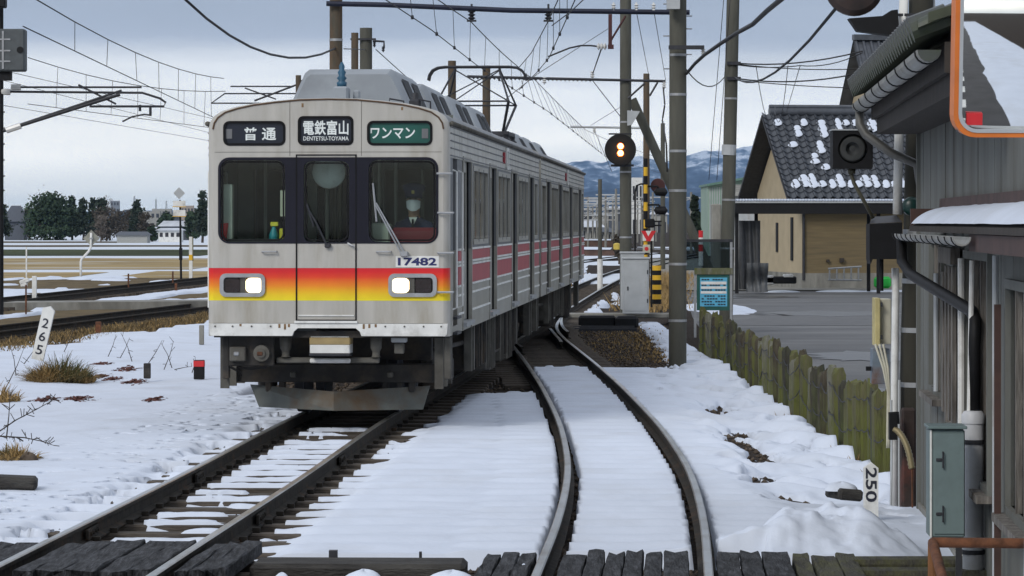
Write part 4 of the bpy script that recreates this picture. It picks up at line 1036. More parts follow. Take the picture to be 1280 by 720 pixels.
# pantograph on the trailing car
pb = 4.0
pg = MB()
for sx in (-.6, .6):
    for sy in (-.9, .9): pg.lathe([(.06, 3.7), (.09, 3.76), (.05, 3.79), (.09, 3.84), (.05, 3.88), (.06, 3.94)], (sx, pb + sy, 0), 'Z', 8)
for sx in (-.6, .6): pg.box((sx - .04, pb - 1.0, 3.94), (sx + .04, pb + 1.0, 4.0))
for sy in (-.9, .9): pg.box((-.65, pb + sy - .04, 3.94), (.65, pb + sy + .04, 4.0))
pan = pg.build('pantograph', m_dsteel, trail)
pg = MB()
for sx in (-1, 1):
    for sy in (-1, 1):
        k1 = (sx * .66, pb + sy * 1.15, 4.55); pg.tube([(sx * .5, pb + sy * .25, 4.02), k1], .028, 6); pg.tube([k1, (sx * .42, pb + sy * .12, 5.18)], .02, 6)
for sy in (-1, 1):
    pg.tube([(-.66, pb + sy * 1.15, 4.55), (.66, pb + sy * 1.15, 4.55)], .018, 6); pg.tube([(-.66, pb + sy * 1.15, 4.55), (.42, pb + sy * .12, 5.18)], .012, 5); pg.tube([(.66, pb + sy * 1.15, 4.55), (-.42, pb + sy * .12, 5.18)], .012, 5)
pg.build('pantograph_arm', m_dsteel, pan)
pg = MB()
for sy in (-.14, .14): pg.tube([(-.92, pb + sy, 4.98), (-.90, pb + sy, 5.08), (-.84, pb + sy, 5.17), (-.74, pb + sy, 5.22), (-.6, pb + sy, 5.235), (.6, pb + sy, 5.235), (.74, pb + sy, 5.22), (.84, pb + sy, 5.17), (.90, pb + sy, 5.08), (.92, pb + sy, 4.98)], .024, 6)
for sx in (-.42, .42): pg.tube([(sx, pb - .14, 5.2), (sx, pb + .14, 5.2)], .02, 6)
pg.build('pantograph_head', m_dsteel, pan)
# ---- the driver behind the right-hand window
m_uni = mat('uniform_navy', (.022, .028, .075), .85, var=.15); m_skin = mat('skin', (.42, .25, .17), .6, var=.06)
prs = thing('person', 'driver in navy uniform, peaked cap and white mask seated behind the windscreen', 'person', (FX, FY, 0), -TH)
ux = .917; dy = .80; HZD = .10
sk = {'pel': ((ux, dy + .1, 1.62), .15), 'sp': ((ux, dy + .08, 1.85), .14), 'ch': ((ux, dy + .05, 2.08), .155), 'nk': ((ux, dy + .03, 2.27), .055), 'hd0': ((ux, dy + .0, 2.36), .075), 'hd': ((ux, dy, 2.47), .095), 'hd1': ((ux, dy, 2.55), .085)}
for s_, n in ((-1, 'l'), (1, 'r')):
    sk['sh' + n] = ((ux + s_ * .19, dy + .05, 2.16), .07); sk['el' + n] = ((ux + s_ * .27, dy - .02, 1.9), .05); sk['wr' + n] = ((ux + s_ * .18, dy - .27, 1.95), .033); sk['ha' + n] = ((ux + s_ * .16, dy - .37, 1.99), .035)
    sk['hi' + n] = ((ux + s_ * .1, dy + .05, 1.58), .09); sk['kn' + n] = ((ux + s_ * .13, dy - .38, 1.60), .065); sk['an' + n] = ((ux + s_ * .13, dy - .34, 1.18), .045); sk['to' + n] = ((ux + s_ * .13, dy - .5, 1.1), .04)
eds = [('pel', 'sp'), ('sp', 'ch'), ('ch', 'nk'), ('nk', 'hd0'), ('hd0', 'hd'), ('hd', 'hd1')]
for n in 'lr': eds += [('ch', 'sh' + n), ('sh' + n, 'el' + n), ('el' + n, 'wr' + n), ('wr' + n, 'ha' + n), ('pel', 'hi' + n), ('hi' + n, 'kn' + n), ('kn' + n, 'an' + n), ('an' + n, 'to' + n)]
sk = {k_: ((v[0][0], v[0][1], v[0][2] + HZD), v[1]) for k_, v in sk.items()}
names = list(sk); me = bpy.data.meshes.new('body'); me.from_pydata([sk[n][0] for n in names], [(names.index(a), names.index(c)) for a, c in eds], [])
bo = bpy.data.objects.new('body', me); link(bo)
md = bo.modifiers.new('skin', 'SKIN')
for i, n in enumerate(names): me.skin_vertices[0].data[i].radius = (sk[n][1], sk[n][1])
me.skin_vertices[0].data[0].use_root = True
bo.modifiers.new('sub', 'SUBSURF').levels = 2
dg = bpy.context.evaluated_depsgraph_get(); dg.update()
m2 = bpy.data.meshes.new_from_object(bo.evaluated_get(dg)); bpy.data.objects.remove(bo)
m2.materials.clear(); m2.materials.append(m_uni); m2.materials.append(m_skin)
for p in m2.polygons:
    p.use_smooth = True; c = p.center
    p.material_index = 1 if c.z > 2.375 or (c.y < dy - .3 and c.z > 2.0) else 0
m2.name = 'body'; link(bpy.data.objects.new('body', m2), prs)
b = MB(); b.lathe([(.100, 2.590), (.104, 2.655), (.140, 2.715), (.135, 2.750), (.05, 2.775)], (ux, dy + .01, 0), 'Z', 18); cap_ = b.build('cap', m_uni, prs, smooth=True)
b = MB(); b.add([(ux - .09, dy - .05, 2.610), (ux + .09, dy - .05, 2.610), (ux + .06, dy - .155, 2.595), (ux - .06, dy - .155, 2.595), (ux, dy - .17, 2.595)], [(0, 1, 2, 4, 3)]); b.build('peak', m_black, cap_)
b = MB(); b.bbox((ux, dy - .105, 2.665), (.035, .02, .04), bev=.008); b.build('badge', mat('badge_gold', (.45, .36, .12), .4, .6), cap_)
b = MB(); b.add([(ux - .085, dy - .045, 2.560), (ux - .045, dy - .095, 2.575), (ux, dy - .118, 2.575), (ux + .045, dy - .095, 2.575), (ux + .085, dy - .045, 2.560), (ux + .08, dy - .045, 2.480), (ux + .035, dy - .085, 2.445), (ux, dy - .105, 2.440), (ux - .035, dy - .085, 2.445), (ux - .08, dy - .045, 2.480)], [(0, 1, 8, 9), (1, 2, 7, 8), (2, 3, 6, 7), (3, 4, 5, 6)]); b.build('face_mask', mat('mask_white', (.8, .82, .84), .8, var=.03), prs, smooth=True)
for s_ in (-1, 1):
    b = MB(); b.lathe([(.004, -.014), (.011, -.008), (.013, 0), (.011, .008), (.004, .014)], (ux + s_ * .033, dy - .088, 2.592), 'Y', 8); b.build('eye', m_black, prs)
b = MB(); b.add([(ux - .05, dy - .1, 2.370), (ux + .05, dy - .1, 2.370), (ux, dy - .125, 2.260)], [(0, 1, 2)]); b.build('shirt', m_white, prs)
b = MB(); b.add([(ux - .012, dy - .128, 2.350), (ux + .012, dy - .128, 2.350), (ux + .015, dy - .14, 2.250), (ux - .015, dy - .14, 2.250)], [(0, 1, 2, 3)]); b.build('tie', m_black, prs)
# ---------------------------------------------------------------- masts, portal beams, overhead line
def pole(label, base, top, r0, r1, m, name='line_pole', group=None, bands=(), cap=True, n=16):
    base, top = Vector(base), Vector(top)
    t = thing(name, label, 'pole', base, 0, group)
    L = top - base; b = MB()
    k = 9
    b.tube([L * (i / (k - 1)) for i in range(k)], r0, n, [r0 + (r1 - r0) * i / (k - 1) for i in range(k)])
    b.build('shaft', m, t, auto=50)
    for h in bands:
        f = h / L.length; r = r0 + (r1 - r0) * f; b = MB(); b.cyl(L * f, L * ((h + .045) / L.length), r + .006, n=n); b.build('band', m_steel, t)
    return t
def part(t, name, m, fn, smooth=False):
    """add a part built in world coordinates to a thing whose empty is only translated"""
    b = MB(); fn(b); l = t.matrix_world.translation if False else t.location
    b.v = [(v[0] - l[0], v[1] - l[1], v[2] - l[2]) for v in b.v]
    return b.build(name, m, t, smooth=smooth)
INS = [(.02, .0), (.075, .02), (.03, .05), (.075, .08), (.03, .11), (.075, .14), (.03, .17), (.02, .2)]
def insulator(b, p, h=.26, r=1.0, down=True):
    s = -1 if down else 1
    b.lathe([(q * r, s * z * h / .2) for q, z in INS], p, 'Z', 10)
YB = 60.0
p1 = pole('thick grey concrete pole by the far end of the timber stake fence', (W(847, 448, 58.5).x, 58.5, -.35), W(847.5, -60, 58.5), .158, .150, m_pole, bands=(.9, 1.9, 3.2, 3.9, 4.9, 5.6))
part(p1, 'pole_step', m_steel, lambda b: [b.cyl(W(847 + s * 9, y, 58.5), W(847 + s * 18, y, 58.5), .012, n=5) for s, y in ((-1, 45), (1, 68), (-1, 86), (1, 36), (-1, 5), (1, 20))])
part(p1, 'cross_arm', m_dsteel, lambda b: (b.box(tuple(W(836, 61.5, 58.1)), tuple(W(880, 57, 58.2))),))
part(p1, 'small_insulator', m_porc, lambda b: insulator(b, W(879, 61, 58.2), .12, .6))
part(p1, 'top_box', m_grey, lambda b: b.box(tuple(W(833, 12, 58.2)), tuple(W(850, -14, 58.0))))
# portal beam one
pL = pole('weathered brown pole behind the train carrying the left end of the first portal beam', (W(420, 418, YB).x, YB, -.3), W(420, -50, YB), .125, .115, m_poled, bands=(3.9, 5.9))
bm = thing('portal_beam', 'long dark blue steel beam spanning the tracks with hanging insulators', 'beam', W(410, 5, YB))
m_bluest = mat('blue_black_steel', (.012, .016, .035), .5, .3, var=.2)
part(bm, 'beam_pipe', m_bluest, lambda b: b.tube([W(408, 4.5, YB - .2), W(480, 6, YB - .2), W(640, 13, YB - .2), W(862, 15.5, YB - .2)], .048, 10))
for x in (589.5, 685.5):
    part(bm, 'insulator', m_dsteel, lambda b, x=x: (b.cyl(W(x, 5, YB - .2), W(x, 15, YB - .2), .02, n=6), insulator(b, W(x, 13, YB - .2), .2), b.box(tuple(W(x - 6, 27, YB - .24)), tuple(W(x + 6, 25, YB - .16)))))
for x, y in ((767, 2), (795.5, 4), (817, 5)):
    part(bm, 'insulator', m_porc, lambda b, x=x, y=y: (insulator(b, W(x, 14, YB - .2), .16, .6, False),))
part(bm, 'drop_bracket', mat('maroon_steel', (.07, .022, .022), .6, .2), lambda b: (b.box(tuple(W(760.5, 60, YB - .23)), tuple(W(765, 18, YB - .17))), b.tube([W(764, 50, YB - .2), W(782, 20, YB - .2)], .02, 5), b.box(tuple(W(760, 61, YB - .25)), tuple(W(767, 56, YB - .15)))))
part(bm, 'steady_arm', m_wire, lambda b: b.tube([W(685, 71, YB - .2), W(697, 66, YB - .2), W(712, 60, YB - .2), W(726, 57, YB - .2), W(738, 57, YB - .2), W(752, 58.5, YB - .2)], .017, 6))
part(bm, 'arm_insulator', m_porc, lambda b: b.lathe([(.02, 0), (.07, .03), (.03, .06), (.07, .09), (.03, .12), (.07, .15), (.02, .18)], W(746, 58, YB - .2), 'X', 8))
# pole with the round signal (Y 86) and its cross beams
YS = 86.0
pS = pole('grey concrete pole carrying the round lit signal beside the cabinets', (W(782, 388, YS).x, YS, -.3), W(782, -60, YS), .155, .145, m_pole, bands=(2.2, 3.9, 5.2))
part(pS, 'cross_beam', m_dsteel, lambda b: b.tube([W(584, 95.5, YS - .2), W(680, 98, YS - .2), W(832, 101.5, YS - .2)], .035, 8))
part(pS, 'beam_lattice', m_dsteel, lambda b: [b.tube([W(585 + i * 5.2, 96 + i * .11, YS - .2), W(587.6 + i * 5.2, 98.5 + i * .11, YS - .2)], .02, 4) for i in range(30)])
part(pS, 'beam_strut', m_dsteel, lambda b: (b.tube([W(785, 123, YS - .2), W(806, 104, YS - .2)], .03, 6), b.tube([W(812, 120, YS - .2), W(822, 103, YS - .2)], .03, 6)))
for x, y in ((680.5, 100), (740.5, 93), (830, 106)):
    part(pS, 'insulator', m_porc, lambda b, x=x, y=y: insulator(b, W(x, y - 4, YS - .2), .2, .8))
part(pS, 'gusset_plate', m_grey, lambda b: b.plate([(784, 138), (800, 139), (790, 156), (784, 157)], [], lambda x, y, d: tuple(W(x, y, YS - .3 + d)), 0, .02))
sg = thing('round_signal', 'round black signal disc with two lit amber lamps on the pole', 'signal', W(775.5, 187, YS - .5))
def disc(b): b.lathe([(.39, 0), (.40, .02), (.40, .10), (.36, .12)], (0, 0, 0), 'Y', 36)
b = MB(); disc(b); b.build('disc', mat('signal_disc', (.13, .032, .014), .5, var=.3, scale=2), sg)
b = MB(); b.lathe([(.385, -.03), (.405, -.03), (.41, .02), (.385, .02)], (0, 0, 0), 'Y', 36); b.build('rim', m_black, sg)
m_amb = emis('signal_glow', (1, .66, .36), 16); m_halo = emis('lens_halo_amber', (1, .16, .01), .7)  # amber lens disc glows to stand in for the halo round each bulb
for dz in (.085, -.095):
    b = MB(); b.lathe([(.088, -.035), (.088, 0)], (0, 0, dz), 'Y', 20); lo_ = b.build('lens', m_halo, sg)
    b = MB(); b.lathe([(.001, -.15), (.045, -.135), (.062, -.11), (.055, -.036)], (0, 0, dz), 'Y', 16); b.build('bulb', m_amb, lo_)
    b = MB(); v = []
    for i in range(13):
        a = rad(180 * i / 12); v += [(.11 * math.cos(a), 0, dz + .11 * math.sin(a)), (.11 * math.cos(a), -.05, dz + .11 * math.sin(a))]
    b.add(v, [(2 * i, 2 * i + 1, 2 * i + 3, 2 * i + 2) for i in range(12)]); b.build('hood', m_black, lo_)
b = MB(); b.box((-.25, .1, -.44), (.35, .16, -.38)); b.box((-.3, .12, .39), (.3, .2, .43)); b.build('bracket', m_dsteel, sg)
# slanting stay pole
o = MB().cyl(W(790, 124, 87), W(893, 352, 87), .125, .135, 12).build('stay_pole', m_pole); tag(o, 'grey concrete stay pole leaning against the signal pole', 'pole')
pole('dark slim pole just behind the slanting stay pole', (W(808, 360, 118).x, 118, -.3), W(808, 92, 118), .125, .11, m_poled)
pole('thin far pole behind the striped crossing post', (W(828.5, 330, 170).x, 170, -.3), W(828.5, 154, 170), .13, .11, m_pole)
p9 = pole('tall slim leaning pole standing behind the notice board', (W(907, 405, 75).x, 75, -.2), W(917, -30, 75), .155, .145, m_pole, bands=(1.9, 3.0, 5.3))
part(p9, 'bands_sleeve', m_grey, lambda b: b.cyl(W(911, 194, 75), W(911.5, 181, 75), .165, n=14))
for y_ in (81, 100): part(p9, 'wire_clamp', m_dsteel, lambda b: b.box(tuple(W(909, y_, 74.8)), tuple(W(926, y_ - 4, 74.8) + Vector((0, .1, 0)))))
for x, y0, Y, r, lab in ((443.5, 41, 78, .085, 'short brown pole in front of a thicker one behind the train roof'), (457.5, 35, 80, .15, 'thick rounded grey post behind the train roof with a wire arm'), (373, 94, 120, .10, 'thin distant pole left of the roof cooler'), (565, 76, 90, .11, 'pole rising behind the pantograph on the left'), (608, 82, 92, .11, 'pole rising behind the pantograph on the right')):
    q = pole(lab, (W(x, 380, Y).x, Y, -.3), W(x, y0, Y), r, r, m_poled if r < .12 else m_pole)
    if x == 457.5:
        part(q, 'wire_arm', m_dsteel, lambda b: (b.box(tuple(W(438, 50, 79.8)), tuple(W(470, 48, 79.9))), b.tube([W(466, 51, 79.8), W(480, 52, 79.8), W(480, 60, 79.8)], .03, 6), insulator(b, W(468, 52, 79.8), .14, .6), insulator(b, W(479, 58, 79.8), .14, .6)))
# third portal further back
q = pole('far white-footed pole beside the end of the train', (W(750, 362, 118).x, 118, -.3), W(750, 224, 118), .075, .07, m_pole)
part(q, 'white_foot', m_white, lambda b: b.cyl((q.location.x, 118, -.3), (q.location.x, 118, 1.0), .10, n=10))
bm2 = thing('portal_beam', 'pale distant steel beam crossing high over the curve beyond the train', 'beam', W(713, 159, 130))
part(bm2, 'beam_pipe', m_grey, lambda b: b.tube([W(713, 158.5, 130), W(800, 160, 130)], .05, 6))
part(bm2, 'insulator', m_porc, lambda b: insulator(b, W(743, 160, 130), .2))

def wire(pts, r, label, group, name='overhead_wire', m=None, sag=0, n=5):
    out = []
    for a, c in zip(pts, pts[1:]):
        a, c = Vector(a), Vector(c)
        k = 8
        for i in range(k):
            t = i / k; p = a.lerp(c, t); p.z -= sag * 4 * t * (1 - t); out.append(p)
    out.append(Vector(pts[-1]))
    b = MB(); b.tube(out, r, n); o = b.build(name, m or m_wire, smooth=True)
    return tag(o, label, 'wire', group)
GW = 'overhead line wires'
def cz(x, Y, z=5.24): return (x, Y, z)
mess1 = [(-3.2, 20, 5.9), (-1.9, 40, 5.75), (-.74, 60, 5.95), (.13, 75, 5.85), (.62, 88, 6.1), (2.9, 130, 5.95), (5.2, 160, 6.1), (12.4, 230, 6.1)]
cont1 = [(-3.4, 20, 5.22), (-1.66, 43.5, 5.24), (-1.22, 50.4, 5.24), (-.66, 62, 5.26), (1.0, 88, 5.24), (4.2, 147.6, 5.24), (12, 230, 5.24)]
mess2 = [(.5, 20, 5.8), (.80, 46, 5.75), (.65, 60, 5.95), (.41, 70, 5.9), (.13, 77, 5.88), (.55, 87, 6.1)]
cont2 = [(.85, 20, 5.24), (.83, 43.5, 5.24), (.66, 58.8, 5.24), (.49, 65, 5.26), (.16, 74, 5.28)]
wire(mess1, .010, 'messenger wire hung above the track the train runs on', GW, sag=.03)
wire(cont1, .0085, 'contact wire touching the pantograph of the train', GW)
wire(mess2, .010, 'messenger wire hung above the snowy siding track', GW)
wire(cont2, .0085, 'contact wire over the snowy siding track', GW)
def lerp_line(pts, y):
    for a, c in zip(pts, pts[1:]):
        if a[1] <= y <= c[1]:
            t = (y - a[1]) / (c[1] - a[1]); return Vector(a).lerp(Vector(c), t)
b = MB()
for M_, C_ in ((mess1, cont1), (mess2, cont2)):
    y = 22
    while y < 140:
        a, c = lerp_line(M_, y), lerp_line(C_, y)
        if a and c: b.tube([a, c], .005, 4); b.lathe([(.018, -.03), (.024, 0), (.018, .03)], c, 'Z', 6)
        y += 4.2
o = b.build('wire_droppers', m_wire); tag(o, 'thin vertical droppers linking the overhead wires above the tracks', 'droppers', kind='stuff')
wire([W(760, 36, 84), W(671, 93, 70), W(632, 124, 66)], .008, 'pull-off wire slanting from the signal pole to the overhead line', GW)
wire([W(752, 60, 60), W(741, 92, 86)], .014, 'short dark jumper hanging from the maroon bracket', GW)
wire([W(741, 101, 86), W(785, 158, 86)], .011, 'stay wire dropping from the cross beam to the signal pole', GW)
wire([W(785, 128, 86), W(738, 157, 130)], .008, 'stay wire running back from the signal pole to the distant beam', GW)
wire([W(743, 163, 130), W(765, 215, 130)], .010, 'jumper hanging from the distant pale beam', GW)
wire([W(733, -4, 52), W(714, 14, 58), W(690, 32, 62)], .010, 'short cross wire above the dark blue beam', GW)
wire([W(228, -4, 45), W(420, 60, YB)], .020, 'black feeder cable sagging to the brown pole behind the train', GW, sag=.45)
wire([W(430, 61, YB), W(457, 62, 80)], .010, 'short pale link wire between the brown pole and thick post', GW)
wire([W(470, 62, 80), W(540, 125, 100)], .012, 'feeder wire running down from the thick post arm', GW)
wire([W(858, 92, 58.4), W(868, 80, 55), W(880, 69, 52), W(900, 55, 48), W(920, 42, 44), W(940, 31, 40), W(958, 14, 36), W(980, -4, 33)], .030, 'thick twisted black cable swinging up from the thick concrete pole', GW, m=m_cable)
wire([W(918, 96, 75), W(1045, 10, 30)], .017, 'black cable from the slim leaning pole to the crossing lamp', GW, sag=.35, m=m_cable)
wire([W(858, 87, 58.5), W(905, 97, 75)], .012, 'cable between the two concrete poles', GW, sag=.25, m=m_cable)
for i, (a, c, s) in enumerate((((920, 79, 75), (1078, 64, 70), .12), ((920, 80, 75), (1075, 86, 72), .06), ((920, 98, 75), (1072, 92, 70), .12), ((920, 100, 75), (1070, 110, 70), .03), ((920, 81, 75), (1000, 82, 73), .05), ((1000, 82, 73), (1078, 66, 70), .1))):
    wire([W(*a), W(*c)], .016 if i in (0, 2) else .011, 'black service cable strung from the slim pole towards the tiled house', 'service cables to the house', 'service_cable', sag=s, m=m_cable)
for i, (a, c, s) in enumerate((((1000, 83, 73), (983, 140, 110), .0), ((945, 82, 74), (970, 132, 118), .9), ((985, 82, 73), (968, 132, 119), .9))):
    wire([W(*a), W(*c)], .009, 'thin drop wire slanting to the ridge of the tiled house', 'drop wires', 'drop_wire', sag=s)
for x0, x1 in ((905, 886), (913, 896)):
    wire([W(x0, -5, 74), W(x1, 225, 76)], .008, 'thin guy wire beside the slim leaning pole', 'guy wires', 'guy_wire')
for x0, x1, Y in ((795, 812, 88), (817, 832, 86)):
    wire([W(x0, 12, 60), W(x1, 100, Y)], .007, 'thin grey wire dropping from the portal beam end', 'thin wires at the portal', 'thin_wire')
wire([W(829, 108, 86), W(831, 130, 84), W(828, 150, 85), W(833, 180, 82), W(834, 215, 82)], .022, 'black cable hanging beside the thick concrete pole', GW, m=m_cable)
# lines over the left-hand tracks
ms = (((43, -2, 50), (280, 98, 95), .011), ((29, 33, 48.5), (280, 153, 95), .010), ((35, 72, 80), (282, 114, 100), .011), ((12, 90, 82), (282, 152, 120), .008), ((35, 130, 80), (282, 162, 100), .009), ((2, 100, 80), (266, 167, 112), .007), ((0, 131, 80), (262, 176, 120), .007))
for i, (a, c, r) in enumerate(ms):
    wire([W(*a), W(*c)], r, 'overhead wire above the rusty tracks in the open sky', 'wires over the left tracks', sag=(.25 if i in (0, 2) else 0))
b = MB()
for (a, c, _), (a2, c2, _) in ((ms[0], ms[1]), (ms[2], ms[4])):
    for i in range(1, 8):
        t = (i / 8) ** 1.0
        p = W(*a).lerp(W(*c), t); p.z -= .25 * 4 * t * (1 - t)
        # droppers hang straight down to the lower wire at the same picture column
        xa = 640 + p.x / p.y * F; best = min((abs(640 + q.x / q.y * F - xa), q) for q in (W(*a2).lerp(W(*c2), k / 60) for k in range(61)))[1] if False else None
        q = min((W(*a2).lerp(W(*c2), k / 60) for k in range(61)), key=lambda q: abs(q.y - p.y))
        b.tube([p, q], .006, 4)
o = b.build('wire_droppers', m_wire); tag(o, 'thin droppers between the wires over the rusty tracks', 'droppers', kind='stuff')
# cantilever arms on the left mast
YM = 88.0
mast = pole('black lattice-like signal mast at the edge of the rusty tracks', (W(1, 400, YM).x, YM, -.3), W(1, -20, YM), .075, .07, m_black, name='signal_mast')
part(mast, 'ladder_rung', m_black, lambda b: [b.cyl(W(1, y, YM), W(6, y, YM), .02, n=5) for y in (140, 160, 180, 200, 220, 238)])
def cant(t, dx, dy, Y, sc=1.0, m=None):
    P = lambda x, y: W(dx + x * sc, dy + y * sc, Y)
    part(t, 'cantilever_arm', m or m_dsteel, lambda b: (b.tube([P(14, 109), P(177, 109)], .03, 6), b.tube([P(0, 114.5), P(178, 116), P(200, 123), P(207, 128), P(205, 133), P(112, 133)], .035, 6),
        b.tube([P(0, 165), P(150, 118)], .05, 6), b.tube([P(10, 161), P(152, 113)], .035, 6), b.tube([P(98, 106), P(145, 130)], .03, 6), b.tube([P(153, 152), P(165, 146), P(180, 143), P(188, 144)], .025, 6), b.tube([P(188, 132), P(188, 145)], .04, 6), b.tube([P(175, 131), P(175, 139)], .04, 6)))
    for q in ((8, 163, 26, 157), (2, 114.5, 13, 115), (14, 109, 26, 109)): part(t, 'arm_insulator', m_porc, lambda b: b.cyl(P(*q[:2]), P(*q[2:]), .085, n=8))
cant(mast, 0, 0, YM)
q = pole('far cantilever mast half hidden by the train roof', (W(376, 380, 122).x, 122, -.3), W(376, 100, 122), .09, .08, m_poled)
part(q, 'cantilever_arm', m_dsteel, lambda b: (b.tube([W(366, 108, 122), W(288, 108, 122)], .03, 6), b.tube([W(372, 117, 122), W(281, 117, 122), W(264, 129, 122), W(330, 129, 122)], .03, 6), b.tube([W(376, 104, 122), W(318, 126, 122)], .04, 6), b.tube([W(306, 110, 122), W(345, 124, 122)], .03, 6)))
sh = thing('railway_signal', 'large dark grey signal box fixed to the black mast', 'signal', W(10, 63, YM - .6))
b = MB(); b.bbox((0, 0, 0), (.95, .5, 1.12), bev=.04); b.build('housing', mat('signal_grey', (.07, .08, .085), .6, var=.15), sh)
b = MB()
for z in (.28, -.02, -.3): b.box((-.4, -.27, z - .02), (.1, -.245, z + .02))
b.box((-.12, -.272, -.5), (-.07, -.248, .5)); b.build('panel_bars', m_steel, sh)
b = MB(); b.lathe([(.09, -.27), (.09, -.24)], (.36, 0, .0), 'Y', 14); b.build('lens', m_black, sh)
b = MB(); b.box((-.4, -.1, -.8), (.1, .1, -.56)); b.build('junction_box', m_black, sh)
b = MB(); b.bbox((-.30, 0, 1.30), (.5, .4, .35), bev=.03); b.build('hood', m_black, sh)
# ---------------------------------------------------------------- right-hand side: stake fence
fn = thing('stake_fence', 'mossy timber stake fence strung with barbed wire along the car park', 'fence')
def fence_x(y): return 3.83 - .002 * (y - 34)
tops = []
m_stake2 = mat('brown_stake', (.062, .052, .036), .95, var=.4, scale=6, bump=.7, bscale=22, dscale=(3, 3, .6), dirt=(.085, .095, .03), dirt_amt=.35)
for i in range(60):
    y = 33.6 + i * .54 + R.uniform(-.08, .08)
    h = R.uniform(.76, .98); w = R.uniform(.085, .15); d = R.uniform(.10, .16)
    b = MB(); vs = []; x = 0
    zb = -.33; ns = 5; lean = R.uniform(-.03, .03)
    for j in range(ns + 1):
        t = j / ns; q = 1 if j < ns else R.uniform(.35, .9); ww = w * q * R.uniform(.94, 1.06)
        z = zb - .2 + (h + .2) * (t if j < ns else 1.0); 
        if j == ns - 1: z = zb + h * .93
        off = lean * t
        for sx, sy in ((-.5, -.5), (-.2, -.56), (.2, -.56), (.5, -.5), (.5, .5), (-.5, .5)): vs.append((off + sx * ww, sy * d, z + (R.uniform(-.05, .03) if j == ns else 0)))
    k = 6
    b.add(vs, [(a * k + c, a * k + (c + 1) % k, (a + 1) * k + (c + 1) % k, (a + 1) * k + c) for a in range(ns) for c in range(k)] + [tuple(range(ns * k, (ns + 1) * k))])
    o = b.build('stake', R.choice([m_stake, m_stake, m_stakeg, m_staked, m_stake, m_stake2, m_staked]), fn)
    o.location = (fence_x(y) + R.uniform(-.02, .02), y, 0); o.rotation_euler = (0, 0, R.uniform(-.25, .25)); tops.append((o.location.x - w / 2 - .012, y - d * .56 - .01, zb + h))
for dz in (.18, .52):
    b = MB(); pts = []
    for a, c in zip(tops, tops[1:]):
        for t in (0, .33, .66): p = Vector(a).lerp(Vector(c), t); p.z -= dz + .03 * math.sin(t * 3); pts.append(p)
    b.tube(pts, .007, 4); b.build('barbed_wire', m_wire, fn)

# kilometre post 250
kp = thing('distance_post', 'white pointed distance post marked 250 in the snow heap', 'post', (0, 27.7, 0)); kp.location.x = W(1089, 600, 27.7).x
sc = 27.7 / F
P = lambda x, y: ((x - 1089) * sc, HC + (HZ - y) * sc)
b = MB(); b.plate([P(1080, 650), P(1098, 650), P(1098, 585), P(1089.5, 578), P(1080, 585)], [], front3, 0, .07); b.build('post_body', m_white, kp)
px0, pz0 = P(1089, 606)
text_mesh('250', .3, Matrix.Translation((px0, -.004, pz0)) @ Matrix.Rotation(rad(90), 4, 'X') @ Matrix.Rotation(rad(-90), 4, 'Z'), m_text, 'number', kp, 43 * sc, 14 * sc, bold=.006)
lump('snow_heap', (W(1089, 640, 27.6).x + .05, 27.5, -.42), .5, .22, seed=44, ry=.6); tag(bpy.data.objects['snow_heap'], 'low heap of snow round the foot of the white 250 post', 'snow heap')
# block of wood in the snow
o = MB().bbox((0, 0, 0), (.22, .35, .1), bev=.02).build('timber_block', m_beam); p = W(1055, 617, 28.6); o.location = p; o.rotation_euler = (0, .1, .3); tag(o, 'dark timber block lying in snow beside the 250 post', 'timber block')
lump('snow_pad', (p.x - .02, p.y, p.z + .03), .15, .07, seed=4); tag(bpy.data.objects['snow_pad'], 'cap of snow on the dark timber block by the 250 post', 'snow cap')

# ---------------------------------------------------------------- trackside building
WD = Vector((.0605, .998, 0)).normalized(); WN = Vector((.998, -.0605, 0)).normalized()
m_wall = mat('grey_board', (.135, .14, .128), .8, var=.14, scale=2.5, bump=.15, bscale=30, dscale=(1, 1, .3), dirt=(.085, .082, .066), dirt_amt=.3)
m_oldw = mat('bleached_wood', (.19, .175, .155), .9, var=.4, scale=7, bump=.6, bscale=22, dscale=(4, 4, .4), dirt=(.07, .062, .055), dirt_amt=.45)
m_tile = mat('roof_tile', (.055, .060, .062), .5, var=.3, scale=5, dirt=(.05, .065, .03), dirt_amt=.35)
m_dwood = mat('dark_wood', (.035, .028, .023), .85, var=.35, scale=6, bump=.4, dscale=(3, 3, .5))
m_gut = mat('gutter_pvc', (.27, .27, .25), .5, var=.15, scale=6, dirt=(.16, .15, .12), dirt_amt=.3)
m_redb = mat('red_brown_board', (.055, .026, .020), .7, var=.3, scale=6)
bl = thing('trackside_building', 'old grey boarded railway building with tiled eaves and snowy canopy', 'building', (3.64, 29.5, -.3), -math.atan(.0605))
